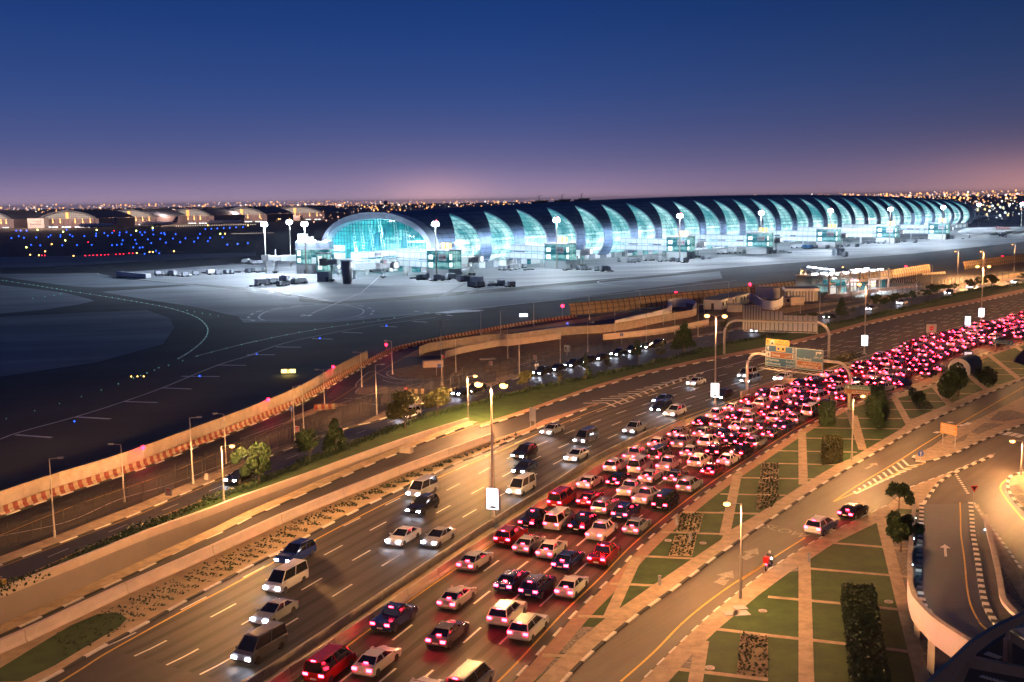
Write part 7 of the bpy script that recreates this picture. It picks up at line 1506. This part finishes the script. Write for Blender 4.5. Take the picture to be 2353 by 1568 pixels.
spots += A4([(30, 600), (80, 595), (140, 600), (180, 598), (260, 600), (290, 598), (330, 598), (420, 600), (480, 585), (540, 598), (580, 560), (620, 560), (740, 560), (780, 558), (830, 562), (990, 545), (1060, 550), (1100, 528), (1150, 525), (1200, 522), (1250, 525), (1340, 520), (1430, 510), (1510, 518), (1560, 490), (1620, 492), (1740, 490), (1800, 488), (1880, 490)])
for i, (x, y) in enumerate(spots):
    t = rn.random(); p = G(x, y); yw = YAW+rn.choice((0, math.pi/2, .4, -.3))
    if t < .62: dolly('steel baggage cart on the bright apron'+(' carrying a container' if t < .4 else ' with an empty deck'), p, yw, t < .4, 'baggage carts with containers on the apron' if t < .4 else 'empty baggage carts on the apron')
    elif t < .8: tug('small white open tug parked on the bright apron', p, yw)
    else: truck('white box truck parked by the gate buildings on the apron', p, yw, H=2.9, L=6)
for x, y, l_ in ((2097, 633-0, ''),): pass
for i, (x, y) in enumerate(A4([(905, 620), (935, 620)])): r = thing('cargo_container', 'grey cargo container standing alone at the edge of the bright apron, '+('left' if i == 0 else 'right')+' of two', 'container', G(x, y), YAW); a = MB(); a.box(0, 5.5, 0, 3, .2, 4.2); [a.box(k*.9+.1, k*.9+.2, -.08, 0, .3, 4.1) for k in range(6)]; a.build('box_shell', 'ulD', r); a = MB(); a.box(5.5, 5.56, .2, 2.8, .4, 4); a.build('door', 'grey_paint', r)
truck('small grey container unit right of the two cargo containers', G(*A4([(968, 625)])[0]), YAW, 'ulD', 4, 2.6, group=None)
truck('white bus parked under the long link bridge', G(*Z2([(1285, 735)])[0]), R(172), 'truck_white', 11, 3, 'apron_bus', 'bus', None)
for i, (x, y) in enumerate(A4([(665, 565), (695, 565)])): truck('blue container truck before the fifth gate building, '+('left' if i == 0 else 'right')+' of two', G(x, y), YAW, 'truck_blue', 7, 3, group=None)
r = thing('long_container', 'long low white tank-like container lying on the tarmac left of the carts', 'container', G(*Z1([(1090, 778)])[0]), 0)
q0, q1 = G(*Z1([(1090, 785)])[0]), G(*Z1([(1370, 808)])[0]); d = q1-q0; r.rotation_euler.z = math.atan2(d.y, d.x); a = MB(); a.box(0, d.length, -1.3, 1.3, .5, 2.6); a.build('shell', 'truck_white', r); a = MB(); [a.box(d.length*k/7, d.length*k/7+.5, -1.2, 1.2, 0, .5) for k in range(7)]; a.build('support', 'steel_dark', r)
# ================================================================ CHECKPOINT, CABINS
Zc = lambda p: ZR(1760, 640, 4.902, p)
def hut(label, pts, h, m_='white_paint', name='cabin', win=True, roof='hangar_roof', cat='building'):
    """box building from its front-left, front-right corners (picture) and a depth"""
    (x0, y0), (x1, y1), dep = pts; A, B = G(x0, y0), G(x1, y1); pl_ = Plane(A, B); w = (B-A).length; r = thing(name, label, cat, A, pl_.yaw)
    a = MB(); a.box(0, w, 0, dep, 0, h); a.build('wall', m_, r); a = MB(); a.box(-.15, w+.15, -.15, dep+.15, h, h+.25); a.build('roof', roof, r)
    if win:
        for k in range(max(1, int(w/3))): a = MB(); x = (k+.5)*w/max(1, int(w/3)); a.box(x-.6, x+.6, -.06, -.01, h*.45, h*.8); wd = a.build('window', 'car_glass', r); a = MB(); a.box(x-.7, x+.7, -.1, -.02, h*.4, h*.45); a.build('sill', 'steel', wd)
        a = MB(); a.box(-.06, -.01, dep*.5-.45, dep*.5+.45, .05, 2.1); a.build('door', 'steel_dark', r)
    return r
hut('white low cabin with narrow windows left of the ramp bowl, front one', (Zc([(215, 665)])[0], Zc([(335, 625)])[0], 6), 3.2)
hut('white low cabin left of the ramp bowl, middle one', (Zc([(340, 640)])[0], Zc([(430, 600)])[0], 6), 3.4)
hut('white low cabin left of the ramp bowl, rear one', (Zc([(432, 612)])[0], Zc([(555, 575)])[0], 6), 3.4)
hut('grey wire store in front of the low white cabins', (Zc([(285, 690)])[0], Zc([(465, 690)])[0], 4), 2.2, 'grey_paint', win=False)
hut('long white container cabin beside the ramp bowl', (Zc([(630, 515)])[0], Zc([(845, 530)])[0], 5), 3.8, 'white_paint', win=False)
hut('dark container right behind the long white cabin', (Zc([(920, 520)])[0], Zc([(990, 520)])[0], 5), 3.4, 'grey_paint', win=False)
hut('small cream guard cabin with one square window before the round pavilion', (Zc([(998, 605)])[0], Zc([(1065, 612)])[0], 6), 2.7, 'concrete_pale')
r = thing('pavilion', 'white pavilion with a flat roof and tall dark blinds behind the guard cabin', 'building', G(*Zc([(1010, 560)])[0]), R(-8))
a = MB(); w = (G(*Zc([(1400, 555)])[0])-G(*Zc([(1010, 560)])[0])).length; P_ = [(0, 0), (w*.82, 0), (w, 2.5), (w, 8), (0, 8)]; a.prism(P_, 0, 3.6); a.build('wall', 'grey_paint', r); a = MB(); a.prism([(-.6, -.6), (w*.83, -.6), (w+.7, 2.2), (w+.7, 8.6), (-.6, 8.6)], 3.6, 4.5); a.build('roof', 'white_paint', r)
a = MB(); a.prism([(-.2, -.2), (w*.8, -.2), (w+.2, 2.4), (w+.2, 8.1), (-.2, 8.1)], 4.5, 4.6); a.build('roof_deck', 'hangar_roof', r)
for k in range(9): a = MB(); x = w*(.05+k*.095); a.box(x, x+.35, -.3, -.02, 0, 3.6); a.build('pilaster', 'white_paint', r)
# checkpoint canopies
cA, cB = G(*Zc([(1180, 420)])[0]), G(*Zc([(1520, 478)])[0]); cE = G(*Zc([(2250, 385)])[0])
dx = (cE-cB).normalized(); yw = math.atan2(dx.y, dx.x); Lc = (cE-cB).length
r = thing('checkpoint_canopy', 'long checkpoint canopy with rows of white lamps and glazed lanes', 'canopy', cB, yw)
a = MB(); a.box(0, Lc, 0, 14, 6.4, 6.8); a.box(0, Lc, -.3, 0, 3.5, 4.2); a.build('roof', 'concrete_pale', r)
a = MB(); a.box(0, Lc, 13.4, 13.8, .2, 6.2); a.build('back_wall', mat('canopy_back', (.3, .3, .33), .7), r)
for k in range(7): a = MB(); x = Lc*k/6.0; a.box(x-.3, x+.3, -.6, 0, 0, 7.6); a.build('column', 'concrete_pale', r)
for k in range(7):
    for j in range(2): a = MB(); x = Lc*(k+.5)/7; a.box(x-1.3, x+1.3, 1+j*6, 2.2+j*6, 7.0, 7.35); a.cyl(x, 1.6+j*6, 6.7, 7.0, .1); a.build('canopy_lamp', 'canopy_white' if 'canopy_white' in MATS else mat('canopy_white', (1, 1, 1), .4, emit=(.85, .93, 1), es=14), r)
for k in range(6): a = MB(); x = Lc*(k+.25)/6; a.box(x, x+Lc/12, .1, .2, .2, 3.2); a.build('glazed_lane', 'lit_panel' if k % 2 == 0 else 'glass_pier', r)
for k in range(3): lamp_light('lamp', r, (Lc*(k+.5)/3, 2, 6.2), (.8, .9, 1), 14000, 160, 1)
r = thing('frame_building', 'dark steel scaffold-like frame building left of the checkpoint canopy', 'frame building', cA, math.atan2((cB-cA).y, (cB-cA).x)); w = (cB-cA).length
a = MB()
for i in range(6):
    for j in range(3):
        x, y = w*i/5, 5.0*j; a.box(x-.12, x+.12, y-.12, y+.12, 0, 8.5)
for z in (2.8, 5.6, 8.4):
    for j in range(3): a.box(0, w, 5*j-.1, 5*j+.1, z-.12, z+.12)
    for i in range(6): a.box(w*i/5-.1, w*i/5+.1, 0, 10, z-.12, z+.12)
a.build('steel_frame', 'steel', r); a = MB(); a.box(0, w, .3, 10, 8.55, 8.75); a.build('roof', 'roof_metal', r); a = MB(); a.box(w*.1, w*.5, 4, 9, 0, 2.6); a.box(w*.55, w*.9, 3, 8, 3, 5.4); a.build('booth', 'glass_pier', r)
for k in range(5): a = MB(); x = w*(k+.5)/5; a.box(x-.9, x+.9, 2, 3, 8.9, 9.2); a.build('roof_lamp', 'canopy_white', r)
for i, q in enumerate((A4([(1345, 808), (1555, 825)]), A4([(1330, 828), (1440, 835)]), A4([(1560, 770), (1740, 757)]))):
    P = resample([G(*q[0]), G(*q[1])], 2.0)
    for a_, b_ in zip(P, P[1:]): m_ = MB(); d_ = b_-a_; wall_run(m_, [a_, a_+d_*.24, a_+d_*.48, a_+d_*.72, a_+d_*.96], PROF, 0, lambda ii, j: ii % 2); tag(m_.build('crash_barrier', ['kerb_black', 'kerb_white']), f'black and white striped barrier block right of the checkpoint, {["upper", "lower", "far"][i]} row', 'barrier', f'black and white barriers, {["upper", "lower", "far"][i]} row')
# ================================================================ CURVED RAMP at the lower right
LE = [(*B4([(1578, 660)])[0], 0), (*B4([(1578, 760)])[0], .35), (*B4([(1570, 900)])[0], .9), (*B4([(1562, 1100)])[0], 1.6), (*B4([(1566, 1300)])[0], 2.4), (*B4([(1600, 1440)])[0], 3.0), (*B5([(1500, 930)])[0], 3.4), (*B5([(1640, 1075)])[0], 3.8), (*B5([(1830, 1210)])[0], 4.1), (*B5([(2100, 1370)])[0], 4.3)]
RE = [(*B4([(1922, 650)])[0], 0), (*B4([(1930, 770)])[0], .35), (*B4([(1938, 900)])[0], .9), (*B4([(1972, 1100)])[0], 1.6), (*B4([(1998, 1300)])[0], 2.4), (*B4([(2030, 1440)])[0], 3.0), (*B4([(2090, 1560)])[0], 3.4), (*B5([(2110, 1080)])[0], 3.8), (*B5([(2300, 1200)])[0], 4.1), (*B5([(2500, 1260)])[0], 4.3)]
le = smooth([G(x, y, z) for x, y, z in LE], 5); re_ = smooth([G(x, y, z) for x, y, z in RE], 5)
for p in le+re_: p.z += .06
m_ = MB(); strip(m_, le, re_, 0); tag(m_.build('ramp_road', mat('ramp_asphalt', (.009, .010, .012), .45, noise=.2, scale=.6)), **S_)
kerb('ramp_kerb', offset(le, .25), .5, .18, 1.0); kerb('ramp_kerb', offset(re_, -.25), .5, .18, 1.0)
m_ = MB(); line(m_, offset(re_, .9), .14, .03, 1); line(m_, [re_[0]+(le[0]-re_[0])*0, re_[0]+(le[0]-re_[0])*.02], .1, .03)
mid = [(a_+b_)/2 for a_, b_ in zip(le, re_)]; dd = (mid[14]-mid[13]).normalized(); nn = Vector((dd.y, -dd.x, 0)); c_ = G(*B4([(1747, 1070)])[0], 1.5); tip = G(*B4([(1740, 975)])[0], 1.5)
u_ = (tip-c_).normalized(); v_ = Vector((u_.y, -u_.x, 0)); z_ = Vector((0, 0, .16))
m_.add([c_-v_*.12+z_, c_+v_*.12+z_, tip-u_*1.2+v_*.12+z_, tip-u_*1.2+v_*.5+z_, tip+z_, tip-u_*1.2-v_*.5+z_, tip-u_*1.2-v_*.12+z_], [(0, 1, 2, 3, 4, 5, 6)], 0)
tag(m_.build('road_marking', ['paint_white', 'paint_yellow']), **S_)
r = thing('ramp_parapet', 'curved white parapet with small wall lamps along the left of the rising ramp', 'parapet', (0, 0, 0))
ol = offset(le, 1.2)[3:]; il = offset(le, .9)[3:]
m_ = MB(); n = len(ol); vs = []
for o_, i_ in zip(ol, il): vs += [(o_.x, o_.y, max(.0, o_.z-1.0)), (o_.x, o_.y, o_.z+1.0), (i_.x, i_.y, i_.z+1.0), (i_.x, i_.y, i_.z-.1)]
m_.add(vs, [(k*4+j, (k+1)*4+j, (k+1)*4+(j+1) % 4, k*4+(j+1) % 4) for k in range(n-1) for j in range(4)]); m_.build('parapet_wall', mat('parapet_lilac', (.52, .44, .50), .6, noise=.05, scale=.5), r)
m_ = MB(); line(m_, [Vector((p.x, p.y, p.z+1.02)) for p in offset(le, 1.05)[3:]], .42, .0); m_.build('coping', 'concrete', r)
mat('wall_lamp', (1, 1, 1), .4, emit=(.75, .95, 1), es=10)
for k in (7, 12, 17, 22, 26, 30, 34):
    p = offset(le, .85)[k]; q = offset(le, -1.2)[k]; a = MB(); a.box(-.07, .07, -.07, .07, 0, .1); o = a.build('wall_lamp', 'wall_lamp', r, False, p+Vector((0, 0, .55))); l = bpy.data.lights.new('lamp', 'POINT'); l.color = (.7, .92, 1); l.energy = 9; l.shadow_soft_size = .1; q_ = bpy.data.objects.new('lamp', l); COL.objects.link(q_); q_.parent = r; q_.location = p.lerp(q, .25)+Vector((0, 0, .6))
# slab under the ramp with its piers
r2 = thing('ramp_deck', 'concrete deck and piers carrying the rising end of the curved ramp', 'bridge deck', (0, 0, 0)); m_ = MB(); k0 = 12; vs = []
for a_, b_ in zip(offset(le, .88)[k0:], offset(re_, -.7)[k0:]): vs += [(a_.x, a_.y, a_.z-.15), (b_.x, b_.y, b_.z-.15), (b_.x, b_.y, b_.z-.95), (a_.x, a_.y, a_.z-.95)]
n = len(vs)//4; m_.add(vs, [(k*4+j, (k+1)*4+j, (k+1)*4+(j+1) % 4, k*4+(j+1) % 4) for k in range(n-1) for j in range(4)]+[(0, 1, 2, 3)]); m_.build('deck', 'concrete', r2)
for k in (24, 34, 42):
    if k < len(le): p = le[k].lerp(re_[k], .25); a = MB(); a.box(p.x-1.8, p.x+1.8, p.y-.7, p.y+.7, 0, p.z-.9); a.build('pier', 'concrete', r2)
m_ = MB(); q0 = offset(le, .88)[:k0+2]; m_.add([(p.x, p.y, 0) for p in q0]+[(p.x, p.y, p.z-.02) for p in q0], [(i+1, i, len(q0)+i, len(q0)+i+1) for i in range(len(q0)-1)]); q0 = offset(re_, -.6)[:k0+2]; m_.add([(p.x, p.y, 0) for p in q0]+[(p.x, p.y, p.z-.02) for p in q0], [(i, i+1, len(q0)+i+1, len(q0)+i) for i in range(len(q0)-1)]); m_.build('embankment_face', 'concrete', r2)
# right side: recessed strip and second parapet
pr = smooth([G(x, y, z) for (x, y), z in zip(B4([(2050, 800), (2085, 950), (2125, 1120), (2160, 1300), (2190, 1460), (2260, 1560), (2353, 1640)]), (0.0, .5, 1.0, 1.6, 2.3, 2.6, 2.8))], 5)
r3 = thing('ramp_parapet', 'pale pink parapet with wall lamps right of the curved ramp', 'parapet', (0, 0, 0)); m_ = MB(); wall_run(m_, pr, [(-.15, -2.5), (-.15, 1.0), (.2, 1.0), (.2, -2.5)]); m_.build('parapet_wall', 'parapet_lilac', r3); m_ = MB(); line(m_, offset(pr, .02), .5, 1.03); m_.build('coping', 'concrete', r3)
sw = [(a_+Vector((0, 0, .05))) for a_ in offset(re_, -.5)][5:32]; m_ = MB(); n = len(sw); qq = [min(pr, key=lambda v: (v-p).length) for p in sw]; m_.add([(p.x, p.y, p.z) for p in sw]+[(q.x, q.y, p.z-.02) for p, q in zip(sw, qq)], [(i, n+i, n+i+1, i+1) for i in range(n-1)]); tag(m_.build('ramp_walkway', mat('dark_paving', (.05, .048, .05), .7, noise=.15, scale=1)), **S_)
for k in (3, 9, 15, 20, 24):
    if k < len(pr): p = offset(pr, .25)[k]; a = MB(); a.box(-.08, .08, -.08, .08, 0, .14); a.build('wall_lamp', 'wall_lamp', r3, False, p+Vector((0, 0, .4))); l = bpy.data.lights.new('lamp', 'POINT'); l.color = (.75, .92, 1); l.energy = 14; l.shadow_soft_size = .1; q_ = bpy.data.objects.new('lamp', l); COL.objects.link(q_); q_.parent = r3; q_.location = p+Vector((-.25, -.1, .5))
# ================================================================ the steel frame of the building the picture was taken from (lower right corner)
def at(x, y, d): return Vector((0, 0, CH))+ray(x, y)*(d/F)
mat('blue_steel', (.13, .13, .10), .5, metal=.3, noise=.15, scale=2); r = thing('roof_frame', 'dark blue steel frame of a nearby building in the bottom right corner', 'building frame', (0, 0, 0))
D0 = 17.0
def slabq(name, pts, th, m_='blue_steel', par=None, dn=D0):
    P = [at(x, y, dn) for x, y in pts]; nrm = (P[1]-P[0]).cross(P[2]-P[0]).normalized(); nrm = nrm if nrm.dot(fw) > 0 else -nrm; n = len(P); a = MB(); a.add([tuple(p) for p in P]+[tuple(p+nrm*th) for p in P], [tuple(range(n)), tuple(range(2*n-1, n-1, -1))]+[(i, n+i, n+(i+1) % n, (i+1) % n) for i in range(n)]); return a.build(name, m_, par or r)
slabq('rim_beam', B5([(1460, 1600), (1560, 1500), (1700, 1370), (1880, 1200), (2100, 1060), (2353, 940), (2500, 880), (2500, 960), (2353, 1015), (2220, 1090), (2060, 1190), (1920, 1300), (1780, 1440), (1620, 1640)]), .12)
slabq('rim_beam', B5([(1780, 1440), (1920, 1300), (1850, 1440), (1800, 1560), (1740, 1640), (1640, 1640)]), .12, dn=D0+.5)
slabq('cross_beam', B5([(1845, 1330), (2353, 1435), (2500, 1465), (2500, 1560), (2353, 1530), (1845, 1435)]), .15, dn=D0+.1)
slabq('cross_beam', B5([(2225, 1095), (2353, 1180), (2500, 1270), (2500, 1350), (2353, 1265), (2220, 1180)]), .15, dn=D0+.3)
slabq('cross_beam', B5([(2200, 1180), (2245, 1160), (2245, 1420), (2200, 1410)]), .15, dn=D0+.6)
slabq('corner_glass', B5([(2262, 1075), (2500, 1040), (2500, 1160), (2353, 1135)]), .1, 'glass_bay' if False else mat('pale_blue', (.35, .36, .30), .5), dn=D0+.05)
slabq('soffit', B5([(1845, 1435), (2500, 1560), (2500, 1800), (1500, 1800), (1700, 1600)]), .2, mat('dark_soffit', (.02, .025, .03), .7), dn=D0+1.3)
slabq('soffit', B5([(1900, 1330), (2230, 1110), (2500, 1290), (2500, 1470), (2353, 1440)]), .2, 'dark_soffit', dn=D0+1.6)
for k in range(10): slabq('louvre', B5([(1950+k*32, 1515+k*9), (1990+k*32, 1505+k*9), (1996+k*32, 1517+k*9), (1956+k*32, 1527+k*9)]), .05, 'pale_blue', dn=D0+.9)
for k in range(6): slabq('louvre', B5([(1995+k*22, 1312+k*7), (2040+k*22, 1290+k*8), (2044+k*22, 1297+k*8), (1999+k*22, 1319+k*7)]), .05, 'pale_blue', dn=D0+1.2)
slabq('canopy_roof', ZR(2240, 820, 4.9, [(1450, 415), (1500, 340), (1568, 270), (1700, 200), (1700, 460), (1568, 455)]), .4, mat('ribbed_roof', (.05, .05, .065), .6), dn=150)
# ================================================================ the night haze that softens the horizon
a = MB(); a.box(-15000, 15000, -50, 24000, -5, 75)
M = bpy.data.materials.new('haze'); M.use_nodes = True; M.node_tree.nodes.clear(); q = M.node_tree.nodes.new('ShaderNodeVolumePrincipled'); w = M.node_tree.nodes.new('ShaderNodeOutputMaterial')
q.inputs['Density'].default_value = .00005; q.inputs['Color'].default_value = (.85, .85, .9, 1); q.inputs['Anisotropy'].default_value = .3; M.node_tree.links.new(q.outputs[0], w.inputs['Volume']); MATS['haze'] = M
tag(a.build('haze', 'haze'), 'thin night haze over the whole airport and city', None, None, 'stuff')
cy.volume_bounces = 0
